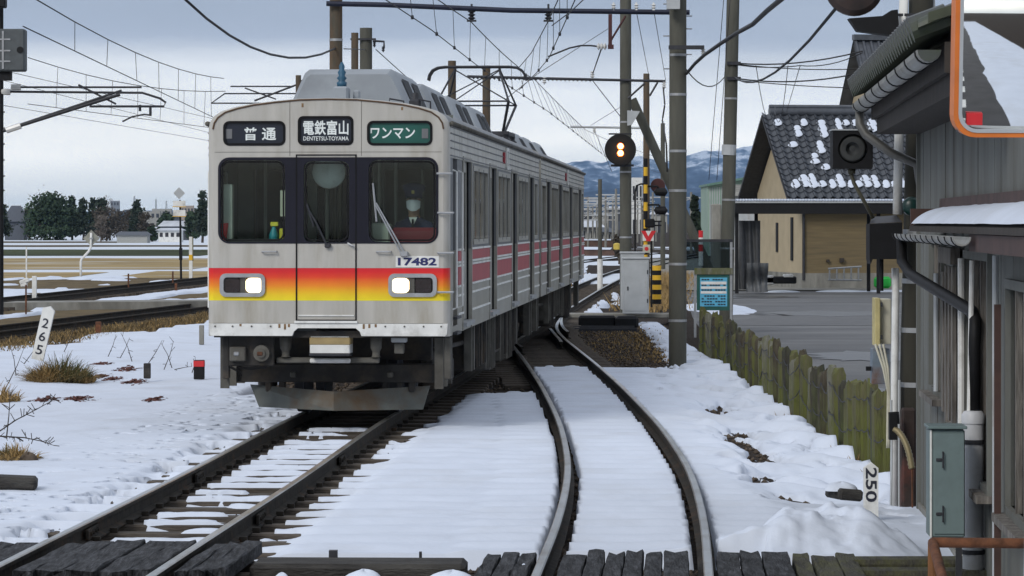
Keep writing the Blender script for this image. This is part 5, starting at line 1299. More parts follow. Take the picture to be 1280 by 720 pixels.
# local frame: x to the right (into the building), y away from the camera; far corner at y = 0, wall face at x = 0
z_off = .3
def bbx(name, m, a, c, parent=bl, bev=0):
    b = MB()
    if bev: b.bbox(tuple((p + q) / 2 for p, q in zip(a, c)), tuple(abs(q - p) for p, q in zip(a, c)), bev=bev)
    else: b.box(a, c)
    return b.build(name, m, parent)
side3 = lambda y, z, d: (d, y, z)
y = 0.0; YN = -16
wins_ = [(-3.2, -1.75, 1.25, 2.45), (-7.6, -5.6, .85, 2.35), (-10.6, -9.0, .85, 2.2)]
bp = -0.0
while bp > YN:
    w = .46; a, c = bp - w, bp
    hs = [(max(a, q[0]), min(c, q[1]), q[2], q[3]) for q in wins_ if q[0] < c and q[1] > a]
    b = MB()
    if hs:
        q = hs[0]
        b.plate(rect(a + .003, 0, c - .003, q[2]), [], side3, R.uniform(0, .006), .06); b.plate(rect(a + .003, q[3], c - .003, 3.95), [], side3, R.uniform(0, .006), .06)
        if q[0] > a + .02: b.plate(rect(a + .003, q[2], q[0], q[3]), [], side3, 0, .06)
        if q[1] < c - .02: b.plate(rect(q[1], q[2], c - .003, q[3]), [], side3, 0, .06)
        o = b.build('wall_board', m_wall, bl); o['kind'] = 'stuff'
    else:
        b.plate(rect(a + .003, 0, c - .003, 3.95), [], side3, R.uniform(0, .006), .06); b.build('wall_board', m_wall, bl)
    bp -= w
bbx('wall_core', m_dwood, (.07, YN, 0), (4.5, -.02, 3.9)); bbx('plinth', m_conc, (-.02, YN, -.3), (.07, 0, .12))
bbx('corner_post', m_wall, (-.03, -.10, 0), (.05, .03, 3.7))
for (a, c, z0, z1) in wins_:
    b = MB(); b.plate(rect(a - .06, z0 - .06, c + .06, z1 + .06), [rect(a, z0, c, z1)], side3, -.035, .03); wf = b.build('window', m_wall, bl)
    b = MB(); n = 3
    for i in range(1, n): b.box((-.02, a + (c - a) * i / n - .025, z0), (.02, a + (c - a) * i / n + .025, z1))
    b.build('glazing_bar', m_oldw, wf)
    b = MB(); b.plate(rect(a, z0, c, z1), [], side3, .02, .026); b.build('pane', mat('dusty_pane', (.02, .021, .02), .25, var=.3), wf)
    b = MB(); b.box((-.11, a - .1, z0 - .1), (.0, c + .1, z0 - .05)); b.build('sill', m_oldw, wf)
# boarded window near the conduit: old planks leaning in front
for i in range(6):
    yy = -5.05 + i * .17; bbx('old_plank', m_oldw, (-.075 - .012 * (i % 2), yy, 1.1 + .03 * (i % 3)), (-.045, yy + .15, 2.28 - .05 * (i % 2)))
bbx('plank_head', m_oldw, (-.1, -5.2, 2.3), (-.03, -3.9, 2.42))
# eaves: tiled roof edge and gutter along the wall
ev = -.475; ez = 3.43 + z_off
nt_ = 34
b = MB()
for i in range(nt_):
    yy = -9.2 + i * (9.25 / nt_)
    o = None
tb = MB(); tb.lathe([(.06, 0), (.075, .02), (.075, .05), (.05, .06)], (0, 0, 0), 'X', 10); tl = tb.build('eave_tile', m_tile); tld = tl.data; bpy.data.objects.remove(tl)
tb = MB()
pr = []
for j in range(9): a = math.pi * j / 8; pr.append((.125 * math.cos(a), .07 * math.sin(a)))
tb.plate(pr + [(-.11, -.01), (.11, -.01)], [], lambda a, z, d: (d, a, z + d * .42), -.05, .45)
tb.cyl((-.09, 0, -.03), (.14, 0, .055), .085, n=10); tl = tb.build('eave_tile', m_tile); tld = tl.data; bpy.data.objects.remove(tl)
for i in range(nt_):
    o = bpy.data.objects.new('eave_tile', tld); link(o, bl); o.location = (ev - .06, -9.1 + i * .27, ez + .10); o.rotation_euler = (0, R.uniform(-.02, .02), 0)
b = MB(); b.add([(ev + .3, -9.25, ez + .26), (ev + .3, .15, ez + .26), (3.2, .15, ez + 1.68), (3.2, -9.25, ez + 1.68)], [(0, 1, 2, 3)]); b.add([(ev - .02, -9.25, ez - .04), (ev - .02, .15, ez - .04), (3.2, .15, ez + 1.4), (3.2, -9.25, ez + 1.4)], [(0, 1, 2, 3)]); b.build('roof', m_tile, bl)
mat('mossy_verge', (.075, .085, .055), .9, var=.4, scale=4)
b = MB(); b.plate([(ev - .06, ez + .10), (ev - .06, ez + .16), (.9, ez + .62), (.9, ez + .55)], [], lambda a, z, d: (a, -9.42 + d, z), 0, .07); b.build('barge_board', MATS['mossy_verge'], bl)
bbx('soffit', m_dwood, (ev + .10, -9.2, ez - .33), (.0, .1, ez - .08)); bbx('fascia', m_dwood, (ev + .05, -9.25, ez - .2), (ev + .09, .12, ez - .01))
bbx('eave_beam_end', m_conc, (ev + .10, -9.45, ez - .22), (-.36, -9.26, ez + .03))
bbx('lean_to_roof', m_tile, (-.28, YN - .25, 3.96), (4.7, -9.46, 4.08))
# half-round gutter with hoops
gp = []
for j in range(9): a = math.pi + math.pi * j / 8; gp.append((.075 * math.cos(a), .075 * math.sin(a)))
gp2 = [(x * .9, z * .9) for x, z in reversed(gp)]
b = MB(); b.plate(gp + gp2, [], lambda a, z, d: (ev - .045 + a, d, ez - .06 + z), -9.25, .25); g1 = b.build('gutter', m_gut, bl)
for q0 in (-9.26, .22): b = MB(); b.plate(gp, [], lambda a, z, d: (ev - .045 + a * .95, d, ez - .06 + z * .95), q0, q0 + .02); b.build('gutter_end', m_tile, g1)
for i in range(9):
    b = MB(); b.plate([(x * 1.1, z * 1.1) for x, z in gp] + [(x * 1.0, z * 1.0) for x, z in reversed(gp)], [], lambda a, z, d: (ev - .045 + a, d, ez - .06 + z), -9.1 + i * 1.12, -9.04 + i * 1.12); b.build('gutter_hoop', m_black, g1)
b = MB(); b.tube([(ev - .05, .18, ez - .10), (ev - .05, .16, ez - .24), (ev + .0, .12, ez - .33), (-.25, .06, ez - .50), (-.02, .05, ez - .60), (.03, .05, ez - .9)], .042, 10); b.build('downpipe', mat('downpipe_grey', (.10, .098, .09), .5), bl, smooth=True)
# lower canopy with snow
cy0, cy1 = -13.5, -3.0; cz0 = 2.30 + z_off
b = MB(); b.add([(-.27, cy0, cz0 - .02), (-.27, cy1, cz0 - .02), (.02, cy1, cz0 + .10), (.02, cy0, cz0 + .10), (-.27, cy0, cz0 - .06), (-.27, cy1, cz0 - .06), (.02, cy1, cz0 + .06), (.02, cy0, cz0 + .06)], [(0, 1, 2, 3), (4, 7, 6, 5), (0, 4, 5, 1), (0, 3, 7, 4), (1, 5, 6, 2)]); b.build('canopy', m_dwood, bl)
bbx('canopy_flashing', m_redb, (-.03, cy0, cz0 + .13), (.0, cy1 - .0, cz0 + .2)); bbx('canopy_end', m_redb, (-.26, cy1 - .02, cz0 - .05), (.0, cy1 + .06, cz0 + .12))
bbx('canopy_beam', m_redb, (-.25, cy0, cz0 - .17), (-.15, -8.9, cz0 - .065))
# snow roll on the canopy
ns = 60; nk = 9; vs = []; rs = np.random.RandomState(5)
for i in range(ns):
    yy = cy0 + (cy1 - .25 - cy0) * i / (ns - 1); e = 1 if i not in (0, ns - 1) else .25
    f = 1 + .25 * (float(fbm(np.array([yy * 2.]), np.array([3.]), 3)[0]) - .5)
    for j in range(nk):
        t = j / (nk - 1); x = -.28 + .27 * t; hh = .05 * f * e * math.sin(math.pi * min(1, (t + .04) * 1.0 + .02) * .82 + .0) ** .5
        vs.append((x - .02 * math.sin(t * 3.1) * f, yy, cz0 - .018 + .12 * t * .98 + max(.0, hh)))
b = MB(); b.add(vs, [(i * nk + j, i * nk + j + 1, (i + 1) * nk + j + 1, (i + 1) * nk + j) for i in range(ns - 1) for j in range(nk - 1)] + [(i * nk, (i + 1) * nk, (i + 1) * nk + 0, i * nk) for i in range(0)])
b.build('canopy_snow', m_snow, bl, smooth=True)
b = MB(); b.plate([(x * .75, z * .75) for x, z in gp] + [(x * .67, z * .67) for x, z in reversed(gp)], [], lambda a, z, d: (-.33 + a, d, cz0 - .08 + z), -9.4, cy1 + .1); g2 = b.build('canopy_gutter', m_gut, bl)
for i in range(12):
    b = MB(); b.plate([(x * .83, z * .83) for x, z in gp] + [(x * .75, z * .75) for x, z in reversed(gp)], [], lambda a, z, d: (-.33 + a, d, cz0 - .08 + z), -9.3 + i * .6, -9.26 + i * .6); b.build('gutter_hoop', m_black, g2)
b = MB(); b.tube([(-.33, cy1 + .02, cz0 - .12), (-.33, cy1, cz0 - .30), (-.28, cy1 - .3, cz0 - .40), (-.07, -6.85, cz0 - .60), (-.06, -7.0, cz0 - .66), (-.065, -6.99, cz0 - .8), (-.065, -6.99, 1.2)], .043, 10); b.build('black_downpipe', m_black, bl, smooth=True)
# pipes and cabinet on the wall
b = MB(); b.cyl((-.075, -7.0, -.1), (-.075, -7.0, 1.26), .072, n=16); b.lathe([(.078, 1.24), (.08, 1.30), (.06, 1.325), (.01, 1.33)], (-.075, -7.0, 0), 'Z', 16); cp = b.build('cable_conduit', mat('conduit_white', (.50, .51, .53), .5, var=.08, dirt=(.36, .36, .35), dirt_amt=.25), bl, auto=40)
for z in (1.1, .35): b = MB(); b.cyl((-.075, -7.0, z), (-.075, -7.0, z + .03), .079, n=16); b.box((-.06, -7.02, z), (-.0, -6.98, z + .025)); b.build('clamp', m_dsteel, cp)
b = MB(); b.cyl((-.10, -7.0, 1.3), (-.08, -6.98, 2.35), .018, n=8); b.build('thin_pipe', m_white, bl)
b = MB(); b.cyl((-.05, -5.6, .0), (-.05, -5.6, 2.35), .026, n=8); b.build('thin_pipe', m_white, bl)
b = MB(); b.cyl((-.05, -2.9, 1.25), (-.05, -2.9, 2.2), .02, n=8); b.build('thin_pipe', m_grey, bl)
b = MB(); b.cyl((-.06, -8.6, 0), (-.06, -8.6, 2.4), .02, n=8); b.build('thin_pipe', m_grey, bl)
b = MB(); b.box((-.10, -9.0, -.1), (-.06, -8.96, 2.1)); b.build('rusty_post', m_redb, bl)
cb = thing('relay_cabinet', 'pale green steel cabinet fixed beside the thick white conduit', 'cabinet', (W(1184, 672, 22).x, 22.0, .15), -math.atan(.0605) + .02)
m_teal = mat('pale_green_paint', (.15, .205, .205), .5, var=.1, scale=3, dirt=(.10, .135, .135), dirt_amt=.3)
b = MB(); b.bbox((.0, .14, .42), (.235, .28, .72), bev=.01); b.build('case', m_teal, cb)
b = MB(); b.bbox((0.012, -.004, .42), (.20, .012, .67), bev=.004); b.build('door', m_teal, cb)
b = MB(); b.bbox((0, .13, .795), (.26, .33, .02), bev=.004); b.build('lid', m_teal, cb)
for z in (.22, .58):
    b = MB(); b.tube([(-.03, -.01, z - .05), (-.03, -.035, z - .05), (-.03, -.035, z + .05), (-.03, -.01, z + .05)], .006, 5); b.bbox((-.055, -.014, z), (.04, .012, .02), bev=.003); b.build('latch', m_dsteel, cb)
b = MB(); b.box((-.1, .02, -.35), (-.06, .06, .07)); b.box((.06, .02, -.35), (.1, .06, .07)); b.build('leg', m_dsteel, cb)
b = MB(); b.bbox((-.108, -.004, .42), (.014, .014, .72), bev=.003); b.build('door_edge', m_white, cb)
# rusty handrail in front
hr = thing('handrail', 'rusty pipe handrail in front of the green cabinet', 'handrail', (W(1166, 678, 15).x, 15, -.35))
hz = W(1166, 678, 15).z + .35
b = MB(); b.cyl((0, 0, hz), (1.6, .03, hz - .02), .0235, n=10); b.build('top_rail', m_rust, hr, auto=40)
b = MB(); b.cyl((0, 0, 0), (0, 0, hz), .0235, n=10); b.cyl((1.6, .03, 0), (1.6, .03, hz), .0235, n=10); b.build('upright', mat('orange_rust', (.17, .07, .022), .85, var=.35, scale=12), hr)
b = MB(); b.cyl((0, 0, hz), (-.06, -2.6, hz - .75), .0235, n=10); b.build('sloping_rail', m_rust, hr, auto=40)

# ---------------------------------------------------------------- pole at the building corner with crossing equipment
YP = 30.3
pc = pole('dark olive concrete pole with white conduits at the corner of the grey building', (W(1139, 640, YP).x, YP, -.45), W(1152, -40, YP), .135, .110, m_poleol, bands=(.75, 1.25, 1.75, 2.2, 2.65), name='corner_pole')
def onpole(name, m, fn, smooth=False): return part(pc, name, m, fn, smooth)
onpole('conduit', m_white, lambda b: b.tube([W(1117, 640, YP - .12), W(1118, 480, YP - .12), W(1119.5, 370, YP - .12), W(1119, 335, YP - .12)], .034, 8), True); onpole('conduit', m_white, lambda b: b.tube([W(1121.5, 268, YP - .12), W(1124, 150, YP - .12), W(1130, -5, YP - .12)], .042, 8), True)
onpole('conduit', m_grey, lambda b: b.tube([W(1124, 645, YP - .14), W(1124, 475, YP - .14)], .014, 6)); onpole('conduit', m_grey, lambda b: b.tube([W(1113, 645, YP - .14), W(1115, 580, YP - .14), W(1114, 500, YP - .14)], .012, 6)); onpole('conduit', m_grey, lambda b: b.cyl(W(1166, -10, YP), W(1168, 36, YP), .018, n=6))
for y in (20, 45): onpole('pole_clamp', m_dsteel, lambda b, y=y: b.box(tuple(W(1121, y, YP - .16)), tuple(W(1166, y - 3, YP - .13))))
# flashing-light unit seen from behind
fl = thing('crossing_lamp', 'black round crossing lamp seen from behind, high on the corner pole', 'crossing lamp', W(1068, -17, YP - .3))
b = MB(); b.lathe([(.02, -.06), (.22, -.03), (.265, .0), (.27, .03)], (0, 0, 0), 'Y', 32); b.build('backplate', mat('lamp_black', (.018, .014, .014), .45, var=.5, scale=3, dirt=(.05, .028, .02), dirt_amt=.25), fl)
b = MB(); q = lambda x, y: ((x - 1068) * (YP - .3) / F, -(y + 17) * (YP - .3) / F)
b.plate([q(1061, 23), q(1072, 39), q(1117, 45), q(1124, 40), q(1122, 12), q(1114, 13), q(1103, 20)], [], front3, -.02, .16); b.build('arm_housing', m_black, fl)
# horn speaker with round face
sp = thing('speaker_box', 'square black crossing loudspeaker with a round face on a bent arm', 'loudspeaker', W(1066, 187, YP - .35))
sq = (YP - .35) / F
b = MB(); b.plate(rr(-25 * sq, -24 * sq, 25 * sq, 24 * sq, .02), [[(18.5 * sq * math.cos(2 * math.pi * i / 32), 1 * sq + 18.5 * sq * math.sin(2 * math.pi * i / 32)) for i in range(32)]], front3, -.01, .03); b.box((-25 * sq, .032, -24 * sq), (25 * sq, .25, 24 * sq)); b.build('case', m_black, sp)
b = MB(); b.lathe([(.01, .02), (.05, .028), (.10, .012), (.132, .024)], (0, 0, sq), 'Y', 28); b.build('face', mat('speaker_face', (.03, .032, .032), .6, var=.4, scale=8), sp, smooth=True)
b = MB(); b.box((-26 * sq, -.02, 24 * sq), (26 * sq, .26, 25.5 * sq)); b.build('lid', m_grey, sp)
b = MB(); b.tube([(-.02, .1, -24 * sq), (0, .1, -32 * sq), (3 * sq, .1, -42 * sq), (12 * sq, .1, -58 * sq), (27 * sq, .1, -86 * sq)], .018, 8); b.box((-.03, .06, -30 * sq), (.03, .14, -23 * sq)); b.build('arm', mat('olive_pipe', (.055, .05, .03), .6), sp, smooth=True)
lb = thing('lamp_box', 'black box lamp unit below the loudspeaker on the corner pole', 'lamp box', W(1107, 302, YP - .4))
b = MB(); b.plate([(-20 * sq, -22 * sq), (-18.5 * sq, -28 * sq), (-16 * sq, -22 * sq), (21 * sq, -22 * sq), (21 * sq, 24 * sq), (-20 * sq, 22 * sq)], [], front3, 0, .3); b.build('case', m_black, lb)
b = MB(); b.add([(-20 * sq, 0, 22.5 * sq), (21 * sq, 0, 24.5 * sq), (19 * sq, .32, 33 * sq), (-12 * sq, .32, 31 * sq)], [(0, 1, 2, 3)]); b.build('top', m_dsteel, lb)
b = MB(); b.cyl((-3 * sq, .15, -22 * sq), (-3 * sq, .15, -62 * sq), .02, n=8); b.build('stem', m_black, lb)
bl2 = thing('green_bell', 'dark green round warning bell on the corner pole', 'bell', W(1140, 258, YP - .22))
b = MB(); b.lathe([(.01, -.05), (.06, -.045), (.085, -.02), (.09, .02), (.02, .05)], (0, 0, 0), 'Y', 20); b.build('gong', mat('bell_green', (.008, .035, .03), .35), bl2, smooth=True)
# meter boxes hung on the far side of the pole
mbx = thing('meter_box', 'cream steel meter box hung on the corner pole', 'meter box', W(1103, 402, YP + .2))
b = MB(); b.bbox((.02, .1, 0), (.12, .22, .42), bev=.006); b.build('case', m_cream, mbx); b = MB(); b.bbox((-.055, .02, 0), (.05, .24, .44), bev=.006); b.build('side_door', mat('cream_yellow', (.50, .43, .20), .5), mbx)
for z in (-.14, .16): b = MB(); b.box((-.03, -.11, z - .02), (-.01, -.10, z + .02)); b.build('hinge', m_dsteel, mbx)
mb2 = thing('meter_box', 'rusty grey-blue steel box below the cream meter box', 'meter box', W(1100, 458, YP + .25))
b = MB(); b.bbox((.01, .1, 0), (.16, .2, .33), bev=.006); b.build('case', mat('rusty_blue_grey', (.15, .19, .23), .6, var=.2, scale=6, dirt=(.12, .05, .02), dirt_amt=.3), mb2)
b = MB(); b.box((-.13, -.02, -.04), (-.08, .02, .0)); b.build('latch', m_black, mb2)
for i in range(3):
    wire([W(1094 + i * 5, 430, YP), W(1104 + i * 3, 460, YP - .02), W(1110 + i, 490, YP), W(1109 + i, 560, YP)], .012, 'beige cable running down from the cream meter box', 'meter cables', 'meter_cable', m=m_cream)
# corrugated hose, rusty iron post
hs = thing('flexible_hose', 'ribbed golden flexible hose curving down beside the corner pole', 'hose', W(1118, 540, YP - .5))
hp = [W(1117, 536, YP - .5), W(1124, 541, YP - .52), W(1131, 552, YP - .55), W(1136, 566, YP - .58), (W(1140, 586, YP - .6))]
def smooth_pts(ps, k=6):
    out = []; n = len(ps)
    for i in range(n - 1):
        p0, p1, p2, p3 = ps[max(i - 1, 0)], ps[i], ps[i + 1], ps[min(i + 2, n - 1)]
        for j in range(k):
            t = j / k; out.append(.5 * ((2 * p1) + (p2 - p0) * t + (2 * p0 - 5 * p1 + 4 * p2 - p3) * t * t + (3 * p1 - p0 - 3 * p2 + p3) * t ** 3))
    return out + [ps[-1]]
hpp = smooth_pts(hp, 8); part(hs, 'hose_body', mat('brass_hose', (.26, .215, .12), .5, .4, var=.2), lambda b: b.tube(hpp, .03, 10, [.032 if i % 2 else .026 for i in range(len(hpp))]), True)
part(hs, 'connector', m_black, lambda b: (b.box(tuple(W(1112, 550, YP - .52)), tuple(W(1120, 516, YP - .42))), b.cyl(W(1117, 515, YP - .45), W(1118, 530, YP - .45), .05, n=10)))
part(hs, 'drain_pipe', m_rust, lambda b: b.cyl(W(1140, 586, YP - .6), W(1140.5, 640, YP - .6), .008, n=6))
o = MB().bbox((0, 0, 0), (.13, .16, 1.05), bev=.02).build('iron_post', mat('rust_black', (.035, .022, .018), .8, var=.4, scale=6, dirt=(.11, .03, .02), dirt_amt=.3)); o.location = W(1135, 582, YP - .22); tag(o, 'squat dark rusty iron post in front of the corner pole', 'post')

# ---------------------------------------------------------------- platform mirror
mi = thing('platform_mirror', 'orange framed convex platform mirror with a red sticker', 'mirror', (0, 0, 0))
YM_ = 13.0; ms_ = YM_ / F
mw, mh = 190 * ms_, 215 * ms_
mi.location = (W(1190, 171, YM_).x, YM_, W(1190, 171, YM_).z); mi.rotation_euler = (rad(5.5), 0, rad(3))
m_orange = mat('orange_frame', (.62, .16, .02), .45, var=.15, scale=6)
b = MB(); b.plate(rr(0, 0, mw, mh, .085, 6), [rr(.022, .022, mw - .022, mh - .022, .07, 6)], front3, -.03, .06); b.build('frame', m_orange, mi)
b = MB(); b.plate(rr(.018, .018, mw - .018, mh - .018, .075, 6), [rr(.032, .032, mw - .032, mh - .032, .065, 6)], front3, -.034, .0); b.build('inner_rim', m_grey, mi)
n = 24; vs = []
for i in range(n + 1):
    for j in range(n + 1):
        x = .02 + (mw - .04) * i / n; z = .02 + (mh - .04) * j / n; r2 = (x - mw / 2) ** 2 + (z - mh / 2) ** 2; vs.append((x, -.02 + r2 / (2 * 1.3) * .55, z))
b = MB(); b.add(vs, [(i * (n + 1) + j, (i + 1) * (n + 1) + j, (i + 1) * (n + 1) + j + 1, i * (n + 1) + j + 1) for i in range(n) for j in range(n)])
m_mir = bpy.data.materials.new('mirror_glass'); m_mir.use_nodes = True; _b = m_mir.node_tree.nodes['Principled BSDF']; _b.inputs['Metallic'].default_value = 1; _b.inputs['Roughness'].default_value = .02; _b.inputs['Base Color'].default_value = (.86, .87, .86, 1)
b.build('mirror_face', m_mir, mi, smooth=True)
b = MB(); b.box((17 * ms_ , -.016, 15 * ms_), (37 * ms_, -.004, 30 * ms_)); b.build('sticker', emis('x', (0, 0, 0), 0) if False else m_red, mi)
b = MB(); b.lathe([(.02, .06), (mw * .3, .08), (mw * .3, .12), (.02, .13)], (mw / 2, 0, mh / 2), 'Y', 18); b.cyl((mw / 2, .13, mh / 2), (mw / 2 + .1, .2, mh / 2), .03, n=8); b.cyl((mw / 2 + .1, .2, -3.1), (mw / 2 + .1, .2, mh + .3), .038, n=10); b.build('post', m_grey, mi)
# low platform beside the line, behind the camera
pf = MB(); pf.box((1.62, -70, -.3), (6.5, 11.5, .55)); o = pf.build('station_platform', mat('platform_asphalt', (.045, .045, .048), .85, var=.25, scale=2)); tag(o, kind='structure')
for i in range(26):
    o = MB().box((1.9, 10.6 - i * 1.5, .552), (2.02, 11.3 - i * 1.5, .556)).build('platform_dash', m_white, bpy.data.objects['station_platform'])
xs = np.arange(2.7, 6.4, .15); ys = np.arange(-60, 11.2, .4); X, Y = np.meshgrid(xs, ys)
z = .545 + (.03 + .06 * fbm(X * .5 + 4, Y * .3, 3)) * np.clip((X - 2.75 - .3 * fbm(X, Y * .8, 2)) * 2, -.5, 1)
tag(grid_mesh('platform_snow', xs, ys, z, m_snow, drop=z < .53), kind='structure')
xs = np.arange(-14, 1.62, .4); ys = np.arange(-70, -3.8, .8); X, Y = np.meshgrid(xs, ys)
z = -.15 + .08 * (fbm(X * .4, Y * .3, 3) - .5) - .25 * (np.minimum(np.abs(np.abs(X - xL(Y)) - GA), np.abs(np.abs(X - xR(Y)) - GA)) < .2)
tag(grid_mesh('station_snow', xs, ys, z, m_snow), kind='structure')

# ---------------------------------------------------------------- crossing cabinets, striped post, notice board
YC = 83.0
cs = YC / F
def cab(name, label, x0, x1, y0, y1, Y, m, grp=None):
    t = thing(name, label, 'cabinet', (W((x0 + x1) / 2, 0, Y).x, Y, W(0, y1, Y).z)); k = Y / F; w = (x1 - x0) * k; h = (y1 - y0) * k
    b = MB(); b.bbox((0, .22, h * .49), (w * .95, .44, h * .96), bev=.012); b.build('case', m, t)
    b = MB(); b.bbox((0, .22, h * .975), (w * 1.03, .5, .05), bev=.01); b.build('lid', m, t)
    b = MB(); b.bbox((0, -.005, h * .48), (w * .84, .014, h * .84), bev=.004); b.build('door', m, t)
    b = MB(); b.bbox((-w * .3, -.02, h * .45), (.03, .02, .1), bev=.004); b.box((w * .40, -.014, h * .2), (w * .44, -.002, h * .27)); b.box((w * .40, -.014, h * .7), (w * .44, -.002, h * .77)); b.build('handle', m_dsteel, t)
    return t
cab('signal_cabinet', 'grey steel signalling cabinet with rust streaks in front of the signal pole', 778, 812, 321, 393, YC, m_grey)
cab('signal_cabinet', 'second grey cabinet half hidden behind the rust-streaked one', 775.5, 806, 314, 388, YC + 1.6, m_grey)
YX = 89.0
def stripe_post(label, x, y0, y1, Y, w, n, name='striped_post'):
    t = thing(name, label, 'post', (W(x, 0, Y).x, Y, W(0, y1, Y).z)); k = Y / F; h = (y1 - y0) * k / n
    for i in range(n):
        b = MB(); b.cyl((0, 0, i * h), (0, 0, (i + 1) * h), w * k / 2, n=12); b.build('stripe', m_black if i % 2 == 0 else m_yellow, t)
    return t
sp_ = stripe_post('tall crossing warning post banded yellow and black', 807, 198, 384, YX, 5.2, 17)
X_ = lambda x, y: ((x - 807) * YX / F, HC + (HZ - y) * YX / F - sp_.location.z)
def arm(b, x0, y0, x1, y1): b.tube([(X_(x0, y0)[0], 0, X_(x0, y0)[1]), (X_(x1, y1)[0], 0, X_(x1, y1)[1])], .03, 6)
for q0, q1, q2 in ((233, 822, 825), (256, 824, 826)): b = MB(); arm(b, 808, q0, q1, q0); arm(b, q1, q0, q2, q0 + 7); b.build('lamp_arm', m_black, sp_)
for x, y in ((829, 240), (829, 263)):
    a, z = X_(x, y); b = MB(); b.lathe([(.02, -.25), (.10, -.2), (.12, .05), (.02, .12)], (a, 0, z), 'X', 12); b.build('warning_lamp', m_black, sp_)
a, z = X_(812, 279); b = MB(); b.bbox((a, -.05, z), (.26, .3, .24), bev=.03); b.box((a + .1, -.08, z + .03), (a + .32, -.02, z + .07)); b.box((a + .1, -.08, z - .08), (a + .32, -.02, z - .04)); b.build('bell_box', m_black, sp_)
a, z = X_(823, 232); b = MB(); b.lathe([(.02, .30), (.19, .3), (.2, .33), (.02, .35)], (a, 0, z), 'Y', 20); b.build('red_lamp_back', mat('lamp_red', (.06, .016, .014), .5), sp_)
b = MB(); a, z = X_(810, 295)
for sgn in (-1, 1): b.add([(a - sgn * .14 - .05, -.1, z + .14), (a - sgn * .14 + .07, -.1, z + .14), (a + sgn * .02 + .05, -.1, z - .14), (a + sgn * .02 - .05, -.1, z - .14)], [(0, 1, 2, 3)]) if sgn > 0 else b.add([(a + .09, -.104, z + .14), (a + .21, -.104, z + .14), (a + .05, -.104, z - .14), (a - .07, -.104, z - .14)], [(0, 1, 2, 3)])
b.build('red_chevron', m_red, sp_)
b = MB(); b.box((a - .15, -.095, z - .13), (a + .15, -.085, z + .14)); b.build('chevron_board', m_white, sp_)
b = MB(); a, z = X_(808, 311); b.bbox((a, -.06, z), (.2, .1, .22), bev=.01); b.build('small_board', m_cream, sp_); b = MB(); b.lathe([(.001, -.12), (.05, -.118), (.055, -.11)], (a, 0, z), 'Y', 12); b.build('red_dot', m_red, sp_)
b = MB(); b.tube([(X_(794, 318)[0], .1, X_(794, 318)[1]), (X_(794, 240)[0], .1, X_(794, 240)[1]), (X_(796, 232)[0], .1, X_(796, 232)[1]), (X_(801, 230)[0], .1, X_(801, 230)[1]), (X_(807, 230)[0], .1, X_(807, 230)[1])], .028, 6); b.build('guard_pipe', m_black, sp_)
b = MB(); b.box((X_(813, 0)[0], -.05, 0), (X_(815.5, 0)[0], .02, X_(0, 290)[1])); b.build('barrier_post', m_black, sp_)
stripe_post('short fat barrier sleeve banded yellow and black beside the cabinet', 821, 332, 380, 86.5, 11.5, 8, 'barrier_sleeve')
o = MB().lathe([(.09, 0), (.1, .03), (.1, .16), (.04, .19)], (0, 0, 0), 'Z', 12).build('lamp_cover', mat('pale_yellow', (.6, .45, .08), .5)); o.location = W(771, 312, 95); tag(o, 'small round yellow lamp beside the signal pole', 'lamp')
# point machine and rodding box by the cabinets
o = MB().bbox((0, 0, 0), (.9, .5, .3), bev=.05).build('point_machine', m_black); o.location = (2.05, 79.5, -.08); tag(o, 'low black point machine beside the switch rails', 'point machine')
o = MB().bbox((0, 0, 0), (.55, .6, .3), bev=.1).build('point_motor', m_black); o.location = (2.75, 79.2, -.08); tag(o, 'round-edged black motor cover next to the point machine', 'motor cover')
o = MB().bbox((0, 0, 0), (3.4, .9, .12), bev=.02).build('cable_trough_lid', m_conc); o.location = (2.6, 85.6, -.1); tag(o, 'pale concrete slab crossing the line behind the cabinets', 'slab')
# notice board with glass screen
YN_ = 72.0; nb = thing('notice_board', 'framed notice board with blue poster and glass screen above', 'notice board', (W(893, 0, YN_).x, YN_, -.2)); k = YN_ / F
B = lambda x, y: ((x - 893) * k, HC + (HZ - y) * k + .2)
b = MB()
for x in (869, 914): b.box((B(x - 1.5, 0)[0], 0, 0), (B(x + 1.5, 0)[0], .06, B(0, 300 if x > 900 else 341)[1]))
b.build('post', m_steel, nb)
b = MB(); b.box((B(840, 0)[0], -.01, B(0, 302.5)[1]), (B(916, 0)[0], .05, B(0, 299)[1])); b.build('top_bar', m_dsteel, nb)
b = MB(); b.box((B(858, 0)[0], .02, B(0, 338)[1]), (B(913, 0)[0], .03, B(0, 302)[1])); b.build('glass_screen', glass('screen_glass', (.45, .52, .55), .06), nb)
b = MB(); b.box((B(868, 0)[0], -.03, B(0, 343)[1]), (B(916, 0)[0], .05, B(0, 335)[1])); b.build('mid_bar', m_stakeg, nb)
b = MB(); b.box((B(871, 0)[0], 0, B(0, 388)[1]), (B(912, 0)[0], .04, B(0, 343)[1])); fr = b.build('board', mat('board_green', (.012, .085, .07), .5), nb)
b = MB(); b.box((B(875, 0)[0], -.008, B(0, 383)[1]), (B(909, 0)[0], -.002, B(0, 347)[1])); b.build('poster', mat('poster_blue', (.10, .42, .62), .5, var=.1), fr)
b = MB()
for y0, y1 in ((352, 355.5), (358, 361), (364, 367)): b.box((B(876, 0)[0], -.014, B(0, y1)[1]), (B(908, 0)[0], -.009, B(0, y0)[1]))
b.build('poster_bands', m_white, fr)['kind'] = 'stuff'
b = MB()
for y in (349.5, 356.5, 362.5, 370, 373.5, 377, 380.5):
    for i in range(9): 
        if (i * 7 + int(y)) % 5: b.box((B(877 + i * 3.4, 0)[0], -.0155, B(0, y + .8)[1]), (B(879.6 + i * 3.4, 0)[0], -.0095, B(0, y - .8)[1]))
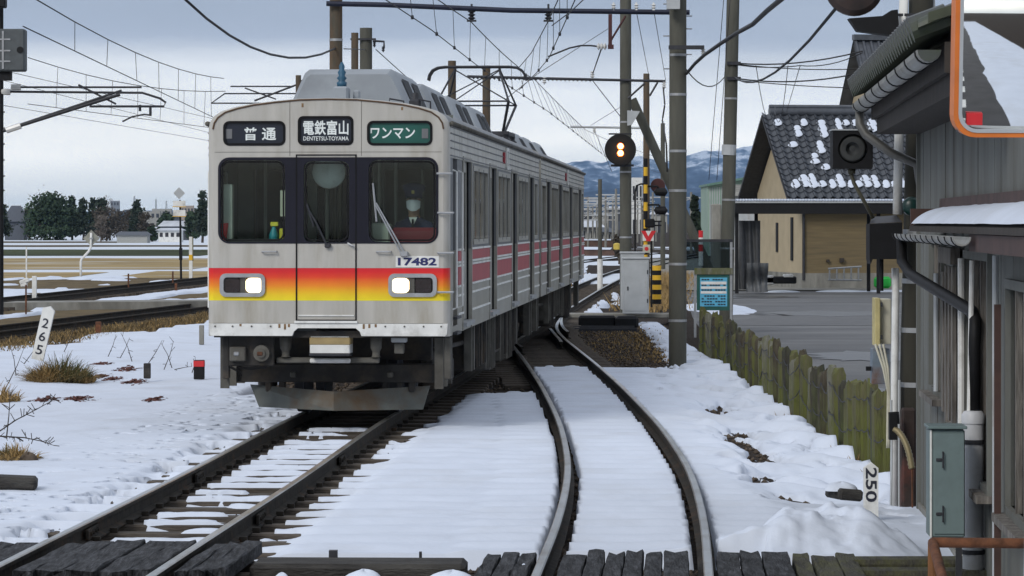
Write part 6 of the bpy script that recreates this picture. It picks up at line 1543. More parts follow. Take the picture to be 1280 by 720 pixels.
b.build('poster_print', m_text, fr)['kind'] = 'stuff'
# white and red road object behind
rm = thing('road_marker', 'short red and white marker post behind the notice board', 'marker post', W(876, 332, 80))
for i_, m_ in enumerate((m_white, m_white, m_red, m_white, m_red)): MB().cyl((0, 0, i_ * .17), (0, 0, i_ * .17 + .17), .055, n=10).build('band', m_, rm)

# ---------------------------------------------------------------- tiled house and carport
hs_ = thing('tiled_house', 'beige house with dark tiled gable roof patched with snow', 'house', (W(1003, 357, 121).x, 121, -.1), rad(10))
m_hw = mat('beige_render', (.42, .35, .235), .85, var=.08, scale=2, bump=.1, bscale=60)
m_hw2 = mat('tan_siding', (.165, .125, .065), .85, var=.14, scale=3, dscale=(.3, 1, 5), dirt=(.12, .095, .055), dirt_amt=.3)
m_kawara = mat('blue_grey_tile', (.065, .072, .085), .4, var=.25, scale=4)
Lh, Dh, ze, zr = 9.0, 6.6, 3.72, 6.45       # length along ridge, depth, eave and ridge height (above base)
b = MB(); b.box((.05, .02, .3), (Lh, Dh, ze)); b.build('front_wall', m_hw2, hs_)
b = MB(); b.plate([(0, .0), (Dh, 0), (Dh, ze - .2), (Dh / 2, zr - .35), (0, ze - .2)], [], lambda a, z, d: (d, a, z), -.02, .04); b.build('gable_wall', m_hw, hs_)
bbx('foundation', m_conc, (-.03, -.04, -.1), (Lh, Dh, .55), hs_)
ov = .55
def roofpt(u, v, lift=0):
    """u along the ridge, v 0 at the front eave .. 1 at the ridge"""
    s = math.atan2(zr - ze, Dh / 2); yy = -ov + (Dh / 2 + ov) * v; zz = ze - ov * math.tan(s) + (yy + ov) * math.tan(s)
    return (u, yy - lift * math.sin(s), zz + lift * math.cos(s))
b = MB(); P0, P1, P2, P3 = roofpt(-.7, 0), roofpt(Lh, 0), roofpt(Lh, 1), roofpt(-.7, 1)
bk = lambda p: (p[0], Dh - p[1], p[2])
b.add([P0, P1, P2, P3] + [(p[0], p[1], p[2] - .14) for p in (P0, P1, P2, P3)], [(0, 1, 2, 3), (4, 7, 6, 5), (0, 4, 5, 1), (0, 3, 7, 4)])
b.add([bk(P0), bk(P1), bk(P2), bk(P3)] + [(bk(p)[0], bk(p)[1], p[2] - .14) for p in (P0, P1, P2, P3)], [(3, 2, 1, 0), (4, 5, 6, 7), (0, 1, 5, 4), (0, 4, 7, 3)])
rf = b.build('roof', m_dsteel, hs_)
# tiles: rolled courses, each tile an object sharing one mesh
rows, cols = 15, 20
sl = math.atan2(zr - ze, Dh / 2); tw = .335; th_ = (Dh / 2 + ov) / math.cos(sl) / rows
tb = MB(); pr = [(tw * (i / 8 - .5), .055 * math.cos(math.pi * (i / 8) * 1.6) if i < 6 else -.045 + .03 * (i - 6)) for i in range(9)]
vs = []
for v, lift in ((0, .045), (1.08, 0)):
    for x, z in pr: vs.append((x, v * th_, z + lift))
for x, z in pr: vs.append((x, 0, z + .005))
tb.add(vs, [(i, i + 1, 9 + i + 1, 9 + i) for i in range(8)] + [(18 + i, 18 + i + 1, i + 1, i) for i in range(8)]); tt = tb.build('roof_tile', m_kawara, smooth=False); ttd = tt.data; bpy.data.objects.remove(tt)
smd = lump('roof_snow', (0, 0, 0), .165, .03, seed=9, ry=.22); smdata = smd.data; bpy.data.objects.remove(smd)
patches = {(13, 1), (13, 4), (13, 6), (13, 8), (13, 9), (13, 10), (12, 3), (11, 3), (12, 6), (11, 6), (12, 8), (11, 8), (9, 2), (9, 5), (8, 5), (9, 7), (7, 4), (6, 4), (7, 7), (6, 7), (5, 5), (13, 12), (12, 12), (9, 12)} | {(2, c) for c in range(1, 18)} | {(3, c) for c in (2, 3, 6, 9, 10, 13)}
for r_ in range(rows):
    for c_ in range(cols):
        o = bpy.data.objects.new('roof_tile', ttd); link(o, rf); p = roofpt(-.55 + tw * c_, r_ / rows, .05); o.location = p; o.rotation_euler = (sl, 0, 0)
        if (r_, c_) in patches:
            q = bpy.data.objects.new('roof_snow', smdata); link(q, rf); p = roofpt(-.55 + tw * c_ + R.uniform(-.05, .05), (r_ + .3) / rows, .09); q.location = p; q.rotation_euler = (sl, 0, 0); q.scale = (R.uniform(.8, 1.2), R.uniform(.7, 1.25), R.uniform(.7, 1.2))
b = MB(); b.tube([(-.4, Dh / 2, zr + .12), (Lh, Dh / 2, zr + .12)], .17, 10); b.tube([(-.4, Dh / 2, zr + .3), (Lh, Dh / 2, zr + .3)], .09, 8); b.build('ridge', m_kawara, hs_, auto=40)
bbx('eave_gutter', m_dsteel, (-.7, -ov - .12, ze - .75), (Lh, -ov + .02, ze - .55), hs_)
b = MB(); b.box((-.06, 1.2, 1.0), (.02, 1.5, 2.6)); b.build('slit_window', m_black, hs_); b = MB(); b.box((-.05, 3.4, 1.3), (.02, 3.7, 2.4)); b.build('slit_window', m_black, hs_)
b = MB(); b.cyl((.03, -.06, .3), (.03, -.06, ze - .6), .05, n=8); b.build('downpipe', m_dsteel, hs_)
b = MB(); b.box((.9, -.1, .95), (1.0, 0, 1.05)); b.box((1.4, -.12, .95), (1.55, 0, 1.1)); b.build('wall_vent', m_dwood, hs_)
bbx('eave_band', m_hw2, (-.02, -.012, 2.95), (Lh, .02, 3.0), hs_)
# second tiled house behind, only its gable shows
h2 = thing('gabled_house', 'farther tiled house with steep dark gable behind the building eaves', 'house', (W(1095, 300, 140).x, 140, -.1), rad(8))
z2 = lambda y: HC + (HZ - y) * 140 / F + .1
b = MB(); b.plate([(-.9, 0), (5, 0), (5, z2(150)), (2.0, z2(60)), (-.9, z2(150))], [], lambda a, z, d: (d, a, z), 0, 6); b.build('wall', m_hw, h2)
b = MB(); b.add([(-.5, -1.9, z2(170)), (8, -1.9, z2(170)), (8, 2.0, z2(47)), (-.5, 2.0, z2(47)), (-.5, 5.9, z2(170)), (8, 5.9, z2(170))], [(0, 1, 2, 3), (3, 2, 5, 4)]); b.add([(-.5, -1.9, z2(176)), (8, -1.9, z2(176)), (8, 2.0, z2(53)), (-.5, 2.0, z2(53)), (-.5, 5.9, z2(176)), (8, 5.9, z2(176))], [(0, 3, 2, 1), (3, 4, 5, 2)]); b.build('roof', m_kawara, h2)
b = MB()
for i in range(24): b.tube([(-.4 + i * .33, -1.9, z2(170) + .04), (-.4 + i * .33, 2.0, z2(47) + .04)], .07, 5)
b.build('tile_rolls', m_kawara, h2)
b = MB(); b.box((-.5, 1.8, z2(47)), (8, 2.2, z2(40))); b.build('ridge', m_kawara, h2)
# carport
YK = 112.0; cpt = thing('carport', 'flat carport with corrugated roof edge in front of the beige house', 'carport', (W(918, 357, YK).x, YK, -.1)); kk = YK / F
K = lambda x, y: ((x - 918) * kk, HC + (HZ - y) * kk + .1)
b = MB(); b.box((K(914, 0)[0], -.3, K(0, 267)[1]), (K(1135, 0)[0], 4, K(0, 254)[1])); b.build('roof_frame', m_black, cpt)
b = MB(); b.box((K(913, 0)[0], -.35, K(0, 253.8)[1]), (K(1136, 0)[0], 4, K(0, 251.5)[1])); b.build('roof_sheet', m_grey, cpt)
for i in range(60):
    x = K(914 + i * 3.7, 0)[0]; b = MB(); b.bbox((x, 1.6, K(0, 250)[1]), (.055, 4.0, .07), bev=.015); b.build('roof_rib', m_snow, cpt)
for x, yy in ((921, 0), (1098, 0), (955, 3.6), (1100, 3.6)):
    b = MB(); b.box((K(x - 2.2, 0)[0], yy - .06, 0), (K(x + 2.2, 0)[0], yy + .06, K(0, 267)[1])); b.build('post', m_black, cpt)
# tarpaulin wall/cover hanging in the carport
n = 26; vs = []
for i in range(n + 1):
    for j in range(13):
        t = i / n; s = j / 12; x = K(925, 0)[0] + (K(952, 0)[0] - K(925, 0)[0]) * t; vs.append((x, .5 + .06 * math.sin(t * 19 + s * 2) + .12 * math.sin(s * 5 + t * 6) * (1 - s), .12 + 2.35 * s))
b = MB(); b.add(vs, [(i * 13 + j, (i + 1) * 13 + j, (i + 1) * 13 + j + 1, i * 13 + j + 1) for i in range(n) for j in range(12)]); o = b.build('tarpaulin', mat('grey_tarp', (.055, .057, .06), .6, var=.15), None, smooth=True); o.location = cpt.location; tag(o, 'dark grey tarpaulin hanging under the left end of the carport', 'tarpaulin')
vs = [(v[0] + .12, v[1] - .5 + .25 * math.sin(v[2] * 2), v[2] * .42) for v in vs]
b = MB(); b.add(vs, [(i * 13 + j, (i + 1) * 13 + j, (i + 1) * 13 + j + 1, i * 13 + j + 1) for i in range(n) for j in range(12)]); o = b.build('sheet_bundle', mat('grey_tarp_light', (.10, .105, .11), .5, var=.2), None, smooth=True); o.location = cpt.location; o.location.x += .1; tag(o, 'crumpled light grey sheet bundle at the foot of the tarpaulin', 'sheet')
# ladder lying against the wall
ld = thing('ladder', 'aluminium ladder lying on its side against the house wall', 'ladder', W(1055, 349, 119)); kl = 119 / F
for dy in (0, .42):
    b = MB(); b.cyl((-20 * kl, 0, -.02 + dy - .06 * dy), (22 * kl, 0, .08 + dy * .75 + (.06 if dy else -.12)), .035, n=6); b.build('rail', m_steel, ld)
for i in range(5): b = MB(); x = (-18 + i * 9) * kl; b.cyl((x, 0, -.02 + .0 * i), (x, 0, .38 + .02 * i), .03, n=6); b.build('rung', m_steel, ld)
o = MB().bbox((0, 0, 0), (.6, .4, .42), bev=.12).build('green_crate', mat('bright_green', (.02, .55, .06), .5)); o.location = W(1103, 353, 118.5); tag(o, 'bright green plastic tub by the carport post', 'tub')
for x, y, w, h, m, nm, lab in ((975, 350, 40, 9, m_black, 'garden_box', 'low dark box on the ground under the carport'), (985, 345, 12, 4, m_white, 'white_bracket', 'white folded stand lying on the low dark box'), (962, 350, 10, 12, m_grey, 'grey_bin', 'small pale bin by the beige house corner')):
    o = MB().bbox((0, 0, 0), (w * 118 / F, .5, h * 118 / F), bev=.04).build(nm, m); o.location = W(x, y, 118); tag(o, lab, nm.split('_')[1])
# green shed and pale house further off
gs = thing('green_shed', 'pale green industrial shed behind the slim leaning pole', 'shed', W(885, 300, 210)); kg = 210 / F
Gq = lambda x, y: ((x - 885) * kg, (300 - y) * kg)
b = MB(); b.plate([Gq(885, 320), Gq(1010, 320), Gq(1010, 235), Gq(960, 219), Gq(885, 232)], [], front3, 0, 8); b.build('walls', mat('shed_green', (.24, .33, .27), .7, var=.1, scale=1, dscale=(6, 1, .2)), gs)
b = MB(); b.plate([Gq(883, 233), Gq(883, 230), Gq(960, 216), Gq(1012, 233), Gq(1012, 236), Gq(960, 219)], [], front3, -.4, 8.4); b.build('roof', mat('shed_roof', (.10, .19, .15), .6), gs)
b = MB()
for i in range(20): x = Gq(887 + i * 3, 0)[0]; b.box((x, -.04, -1), (x + .05, 0, Gq(0, 234)[1]))
b.build('rib', m_grey, gs)
ph = thing('pale_house', 'small pale grey house with a white framed window by the shed', 'house', W(925, 310, 180)); kp_ = 180 / F
Pq = lambda x, y: ((x - 925) * kp_, (310 - y) * kp_)
b = MB(); b.box((Pq(908, 0)[0], 0, -2), (Pq(950, 0)[0], 4, Pq(0, 243)[1])); b.build('wall', m_grey, ph)
b = MB(); b.add([(Pq(904, 0)[0], -.4, Pq(0, 245)[1]), (Pq(955, 0)[0], -.4, Pq(0, 245)[1]), (Pq(955, 0)[0], 2.5, Pq(0, 230)[1]), (Pq(910, 0)[0], 2.5, Pq(0, 230)[1])], [(0, 1, 2, 3)]); b.build('roof', m_conc, ph)
b = MB(); b.plate(rect(Pq(924, 0)[0], Pq(0, 246)[1] - .2, Pq(936, 0)[0], Pq(0, 238)[1] - .1), [], front3, -.05, .0); wn = b.build('window', m_white, ph); b = MB(); b.box((Pq(926, 0)[0], -.07, Pq(0, 245)[1] - .15), (Pq(934, 0)[0], -.055, Pq(0, 239)[1] - .15)); b.build('pane', m_dsteel, wn)
o = MB().bbox((0, 0, 0), (12 * 150 / F, 1, 130 * 150 / F), bev=.05).build('concrete_block_wall', m_conc); o.location = W(895, 320, 150); tag(o, 'tall pale concrete block standing behind the notice board', 'wall')

for i_, (x_, y_, rx_, ry_) in enumerate(((6.5, 60, 1.1, 2.2), (8.5, 88, 2.0, 2.4), (7.4, 108, 1.6, 2.0), (5.2, 46, .6, 2.5), (9.8, 70, 1.2, 3.0))):
    n_ = 26; pts_ = [(x_ + rx_ * math.cos(2 * math.pi * k_ / n_) * (1 + .25 * math.sin(3 * k_ + i_)), y_ + ry_ * math.sin(2 * math.pi * k_ / n_) * (1 + .2 * math.sin(2 * k_ + i_)), -.118) for k_ in range(n_)]
    b = MB(); b.add(pts_, [tuple(range(n_))]); tag(b.build('damp_patch', mat('damp_asphalt', (.085, .086, .087), .4, var=.2, scale=2)), kind='structure')
for i_, (x_, y_, w_) in enumerate(((11.6, 116, .9), (9.4, 115.5, .7), (13.2, 116.2, 1.0))):
    o = lump('slush_patch', (x_, y_, -.13), w_, .07, seed=60 + i_, ry=.6, m=m_snow2); tag(o, kind='structure')
# ---------------------------------------------------------------- left side: markers and signs
def dg_post(name, label, x, y0, y1, Y, w, m, cat='post', rz=0, rx=0, ry=0, parts=()):
    k = Y / F; t = thing(name, label, cat, W(x, y1, Y)); t.rotation_euler = (rx, ry, rz); h = (y1 - y0) * k
    b = MB(); b.bbox((0, 0, h / 2 - .05), (w * k, w * k * .8, h + .1), bev=.008); b.build('shaft', m, t); return t, k, h
# leaning distance post 26.
YD = 51.0; kd = YD / F
dp = thing('distance_post', 'leaning white distance post marked 26 beside the dry grass', 'post', W(48, 442, YD)); dp.rotation_euler = (0, rad(13), 0)
b = MB(); b.plate([(-7.5 * kd, -.1), (7.5 * kd, -.1), (7.5 * kd, 56 * kd), (1 * kd, 61 * kd), (-7.5 * kd, 57 * kd)], [], front3, 0, .09); b.build('post_body', m_white, dp)
for ch, y in (('2', 39), ('6', 22), ('5', 5)):
    text_mesh(ch, .2, Matrix.Translation((.0, -.005, y * kd)) @ Matrix.Rotation(rad(90), 4, 'X'), m_text, 'digit', dp, 8 * kd, 12 * kd, bold=.002)
# bent white post with diamond back
YB2 = 150.0; kb = YB2 / F
bp_ = thing('road_sign', 'grey diamond sign seen from behind on a bent white post', 'sign', W(101, 357, YB2))
b = MB(); b.tube([(0, 0, -.4), (0, 0, 30 * kb), (1 * kb, 0, 33 * kb), (10 * kb, 0, 43 * kb), (12.5 * kb, 0, 48 * kb), (13 * kb, 0, 66 * kb)], .055, 8); b.build('post', m_white, bp_, smooth=True)
b = MB(); b.plate([(13 * kb - 10.5 * kb, 59 * kb), (13 * kb, 49.5 * kb), (13 * kb + 10.5 * kb, 59 * kb), (13 * kb, 69.5 * kb)], [], front3, .06, .09); b.build('plate', mat('sign_back', (.27, .27, .23), .5, .3), bp_)
b = MB(); b.box((13 * kb - 2.5 * kb, -.06, 59 * kb - .03), (13 * kb + 2.5 * kb, .06, 59 * kb + .03)); b.build('clamp', m_steel, bp_)
YT = 140.0; kt = YT / F
ts = thing('line_sign', 'black pole carrying a white diamond above two white plates', 'sign', W(226.5, 350, YT))
b = MB(); b.cyl((0, 0, -.3), (-1.5 * kt, 0, 100 * kt), .05, .04, 8); b.build('post', m_black, ts)
for i, (y0, y1) in enumerate(((63.0, 63.4), (61, 62))): pass
b = MB(); b.plate([(-9.5 * kt, 108.5 * kt), (-2.5 * kt, 101 * kt), (5 * kt, 108.5 * kt), (-2.5 * kt, 116 * kt)], [], front3, -.08, -.05); b.build('diamond_plate', m_grey, ts)
for y0, y1 in ((92, 99), (80, 87.5)): b = MB(); b.box((-10 * kt, -.08, y0 * kt), (5.5 * kt, -.05, y1 * kt)); b.build('plate', m_white, ts); b = MB(); b.box((-10.6 * kt, -.07, y0 * kt - .03), (6 * kt, -.045, y0 * kt)); b.build('plate_edge', m_yellow, ts)
b = MB(); b.box((-2.5 * kt, -.06, 25 * kt), (1.5 * kt, .06, 40 * kt)); b.build('relay_box', m_black, ts)
t, k, h = dg_post('marker_post', 'white marker post with a yellow band beside the rusty track', 238.5, 296, 350, 145, 4.2, m_white)
b = MB(); b.bbox((0, -.0, h * .52), (4.6 * k, 4.2 * k, 7 * k), bev=.01); b.build('band', m_yellow, t); b = MB(); b.bbox((2.4 * k, 0, h * .72), (1.5 * k, 3 * k, h * .56), bev=.01); b.build('side_strip', mat('olive_strip', (.15, .14, .07), .7), t)
t, k, h = dg_post('marker_post', 'thin white post by the field edge near the bent sign post', 33, 309, 352, 150, 1.7, m_white)
t, k, h = dg_post('snow_marker', 'short white post carrying a snow-covered white box', 43, 345, 369, 100, 5.5, m_white, 'marker')
b = MB(); b.bbox((-5 * k, 0, h * .86), (12 * k, .2, 6 * k), bev=.03, M4=Matrix.Rotation(rad(-22), 4, 'Y')); b.build('white_box', m_white, t); b = MB(); b.bbox((-13 * k, 0, h * .55), (8 * k, .2, 6 * k), bev=.03); b.build('white_box', m_white, t)
b = MB(); b.tube([(2 * k, 0, 0), (14 * k, -.2, -14 * k)], .015, 5); b.build('stay', m_wire, t)
for x, y0, y1, Y in ((32.5, 356, 388, 84), (160.5, 342, 366, 120), (216, 339, 364, 125), (220, 354, 364, 118), (123, 402, 421, 73)):
    w = 7 if x == 123 else 2.0 + (x == 220); dg_post('rusty_stake', 'rusty iron stake beside the left-hand tracks' if x != 123 else 'stout rusty stump on the grassy bank', x, y0, y1, Y, w, m_rust, 'stake')
for o in S.objects:
    if o.name.startswith('rusty_stake') and o.get('label', '').startswith('rusty iron'): o['group'] = 'rusty stakes'
t, k, h = dg_post('peg', 'grey concrete peg standing in the snow near the train front', 252, 406.5, 424.5, 66, 6, m_conc, 'peg')
t, k, h = dg_post('peg', 'small wooden peg among dead leaves in the snow', 184, 454, 465, 51, 8.5, m_beam, 'peg')
t, k, h = dg_post('red_topped_peg', 'short black peg with a red top and a tuft of dead grass', 249, 450, 466, 51, 13, m_black, 'peg')
b = MB(); b.bbox((0, 0, h * .72), (13.6 * k, 11 * k, h * .5), bev=.008); b.build('red_top', m_red, t)
o = MB().bbox((0, 0, 0), (.5, .35, .12), bev=.05).build('timber_scrap', m_beam); o.location = G(12, 603, -.06); o.rotation_euler = (0, .05, .1); tag(o, 'long dark timber scrap half buried in snow', 'timber scrap')
o = lump('dark_rock', tuple(G(36, 586, -.2)), .13, .16, m=m_stone, seed=3); tag(o, 'dark rounded rock at the end of the grassy lump', 'rock')

# ---------------------------------------------------------------- dead grass and leaves
m_dry = mat('dry_grass', (.30, .20, .08), .9, var=.4, scale=3); m_dry2 = mat('olive_grass', (.12, .10, .042), .9, var=.4, scale=3); m_grn = mat('green_grass', (.045, .075, .018), .9, var=.4, scale=3); m_leaf = mat('dead_leaves', (.10, .030, .020), .9, var=.5, scale=8)
def blades(name, c, rx, ry, n, h, m, label, parent=None, seed=1, lean=.6, w=.012, cat='grass tuft', zf=None):
    r = np.random.RandomState(seed); a = r.uniform(0, 6.28, n); q = np.sqrt(r.uniform(0, 1, n))
    X = q * np.cos(a) * rx; Y = q * np.sin(a) * ry; d = r.uniform(0, 6.28, n); d = np.where(r.rand(n) < .6, np.arctan2(Y, X) + r.normal(0, .6, n), d)
    hh = h * r.uniform(.45, 1.1, n) * (1.15 - .6 * q); ln = lean * r.uniform(.2, 1.2, n) * (.3 + q)
    ww = w * r.uniform(.6, 1.3, n); pa = r.uniform(0, 3.14, n); co = []; k = 4
    for i in range(k):
        t = i / (k - 1); bx_ = X + np.cos(d) * ln * hh * t ** 1.6; by = Y + np.sin(d) * ln * hh * t ** 1.6; bz = hh * (t - .35 * np.minimum(ln, 1.3) * t ** 2); wd = ww * (1 - .85 * t)
        co.append(np.stack([bx_ - np.cos(pa) * wd, by - np.sin(pa) * wd, bz], -1)); co.append(np.stack([bx_ + np.cos(pa) * wd, by + np.sin(pa) * wd, bz], -1))
    co = np.stack(co, 1).reshape(-1, 3); f = np.array([(2 * i, 2 * i + 1, 2 * i + 3, 2 * i + 2) for i in range(k - 1)]); f = (f[None] + (np.arange(n) * 8)[:, None, None]).reshape(-1, 4)
    o = tri_mesh(name, co, f, m, parent); o.location = c
    if label: tag(o, label, cat)
    return o
def tuft(name, label, c, comps):
    t = thing(name, label, 'grass tuft', c)
    for i, (dx, dy_, rx, ry, n, h, m, lean) in enumerate(comps): blades('grass_blades', (dx, dy_, -.05), rx, ry, n, h, m, None, t, seed=i + int(abs(c[0]) * 10), lean=lean)
    return t
c1 = G(75, 474, -.1); tuft('grass_tuft', 'large green and straw grass tuft in the snow by the leaning post', c1, ((0, 0, .45, .5, 900, .46, m_dry2, 1.1), (.1, .05, .34, .35, 500, .40, m_grn, 1.0), (-.18, -.3, .26, .35, 650, .36, m_dry, 1.5), (.28, 0, .26, .35, 450, .28, m_dry, 1.5), (-.3, .1, .2, .3, 250, .3, m_leaf, 1.4)))
c2 = G(22, 572, -.1); tuft('grass_tuft', 'flattened straw tuft on the lump near the dark rock', c2, ((0, 0, .2, .3, 450, .22, m_dry, 1.2), (-.1, .1, .16, .2, 250, .2, m_dry2, 1.0)))
c3 = G(-4, 498, -.1); tuft('grass_tuft', 'pale straw tuft at the edge of the snow left of the big tuft', c3, ((0, 0, .3, .4, 350, .3, m_dry, .9),))
o = lump('earth_mound', (c2.x, c2.y + .05, -.2), .33, .14, m=m_soil, seed=8); tag(o, 'small earth mound under the flattened straw tuft', 'mound')
o = lump('earth_mound', (c1.x, c1.y, -.22), .5, .14, m=m_soil, seed=18); tag(o, 'low earth mound under the large green tuft', 'mound')
# dead leaf patches poking through the snow
rs = np.random.RandomState(12)
for i, (x, y, w) in enumerate(((160, 459, .34), (128, 453, .3), (168, 473, .3), (95, 496, .42), (193, 496, .2), (140, 470, .22), (125, 467, .2), (55, 496, .3))):
    p = G(x, y, -.1); n = 130; X = rs.normal(0, w * .45, n); Y = rs.normal(0, .28, n); co = []
    for q in range(4):
        a = q * 1.57 + rs.uniform(0, 1, n); co.append(np.stack([X + .035 * np.cos(a), Y + .05 * np.sin(a), .01 + rs.uniform(-.01, .04, n) * np.exp(-(X / w) ** 2 * 2)], -1))
    co = np.stack(co, 1).reshape(-1, 3); zz = snow_t(np.repeat(X + p.x, 4), np.repeat(Y + p.y, 4)); co[:, 2] += zz - .02; o = tri_mesh('leaf_litter', co, np.arange(4 * n).reshape(-1, 4), m_leaf); o.location = (p.x, p.y, 0); tag(o, 'patch of dark red dead leaves melting through the snow', 'leaf litter', 'dead leaf patches', 'stuff')
# bare weed stalks
def stalk(name, label, pts, side, seed, grp=None):
    r = random.Random(seed); t = thing(name, label, 'weed', pts[0], 0, grp); b = MB(); P_ = [Vector(p) - Vector(pts[0]) for p in pts]
    b.tube(P_, .006, 5, [.008 - .005 * i / (len(P_) - 1) for i in range(len(P_))]); b.build('stem', m_dwood, t)
    b = MB()
    for i in range(side):
        q = r.random(); j = min(int(q * (len(P_) - 1)), len(P_) - 2); p = P_[j].lerp(P_[j + 1], q * (len(P_) - 1) - j)
        b.tube([p, p + Vector((r.uniform(-.08, .08), r.uniform(-.05, .05), r.uniform(-.05, .09)))], .004, 4)
    if side: b.build('side_shoots', m_dwood, t)['kind'] = 'stuff'
    return t
stalk('dead_weed', 'arching dead weed stalk above the flattened straw tuft', [W(-4, 545, 33), W(30, 547, 33), W(50, 551, 33), W(68, 557, 33)], 34, 1)
stalk('dead_weed', 'tall dead stalk leaning over the snow beside the straw tuft', [W(-2, 540, 35), W(20, 525, 35), W(45, 512, 35), W(72, 497, 35)], 26, 2)
stalk('dead_weed', 'upright dead stalk with crossing twigs in the snow', [W(8, 548, 34), W(11, 520, 34), W(13, 490, 34)], 6, 3)
for i, (x, y, dx, dy_) in enumerate(((215, 460, -14, -32), (185, 455, 18, -30), (205, 462, 12, -36), (150, 448, 12, -26), (135, 446, 10, -28), (165, 452, -14, -36), (218, 462, 22, -4), (20, 470, -8, -40), (10, 480, 20, -45), (240, 466, 4, -20), (80, 440, 14, -34), (30, 455, 20, -30))):
    p = G(x, y, -.12); q = W(x + dx, y + dy_, p.y); stalk('dead_weed', 'thin bare weed stalk sticking out of the snow', [p, p.lerp(q, .5) + Vector((.02, 0, .01)), q], 4, 20 + i, 'thin weed stalks')
# grassy bank in front of the far line: many blades, one mass
def grass_mass(name, label, n, fx, seed, h, m):
    r = np.random.RandomState(seed); X, Y, Z = fx(r, n); pa = r.uniform(0, 3.14, n); hh = h * r.uniform(.4, 1.2, n); lx = r.normal(0, .5, n) * hh; ly = r.normal(0, .5, n) * hh; w = .02 * r.uniform(.6, 1.4, n)
    co = np.stack([np.stack([X - w * np.cos(pa), Y - w * np.sin(pa), Z], -1), np.stack([X + w * np.cos(pa), Y + w * np.sin(pa), Z], -1), np.stack([X + lx, Y + ly, Z + hh], -1)], 1).reshape(-1, 3)
    return tag(tri_mesh(name, co, np.arange(3 * n).reshape(-1, 3), m), label, 'grass', kind='stuff')
def bankf(r, n): 
    Y = r.uniform(60, 92, n); t = r.beta(1.6, 1.6, n); X = xA(Y) + 1.1 + 1.9 * t + .8 * (fbm(Y * .5, Y * 0 + 2, 3) - .5); return X, Y, np.full(n, -.22)
grass_mass('bank_grass', 'brown dry grass along the bank below the rusty track', 6000, bankf, 3, .13, m_verge)
grass_mass('bank_grass', 'straw coloured dry grass on the bank below the rusty track', 3000, bankf, 4, .12, m_dry)
def vergef(r, n):
    Y = r.uniform(92, 150, n); X = xL(Y) + np.where(r.rand(n) < .5, r.normal(-3.2, .7, n), r.normal(2.7, .5, n)); return X, Y, np.full(n, -.22)
grass_mass('verge_grass', 'straw coloured dry grass beside the curve beyond the train', 6000, vergef, 5, .45, m_dry)
def pointsf(r, n):
    Y = r.uniform(60, 84, n); X = r.normal(2.3, .45, n); return X, Y, np.full(n, -.25)
grass_mass('verge_grass', 'short dry weeds by the bare ballast in front of the cabinets', 2200, pointsf, 6, .06, m_dry)
def fencef(r, n):
    Y = r.uniform(33, 62, n); X = fence_x(Y) + r.normal(-.14, .06, n); return X, Y, np.full(n, -.34)
grass_mass('fence_grass', 'straw wisps at the foot of the mossy stake fence', 1300, fencef, 7, .12, m_dry)

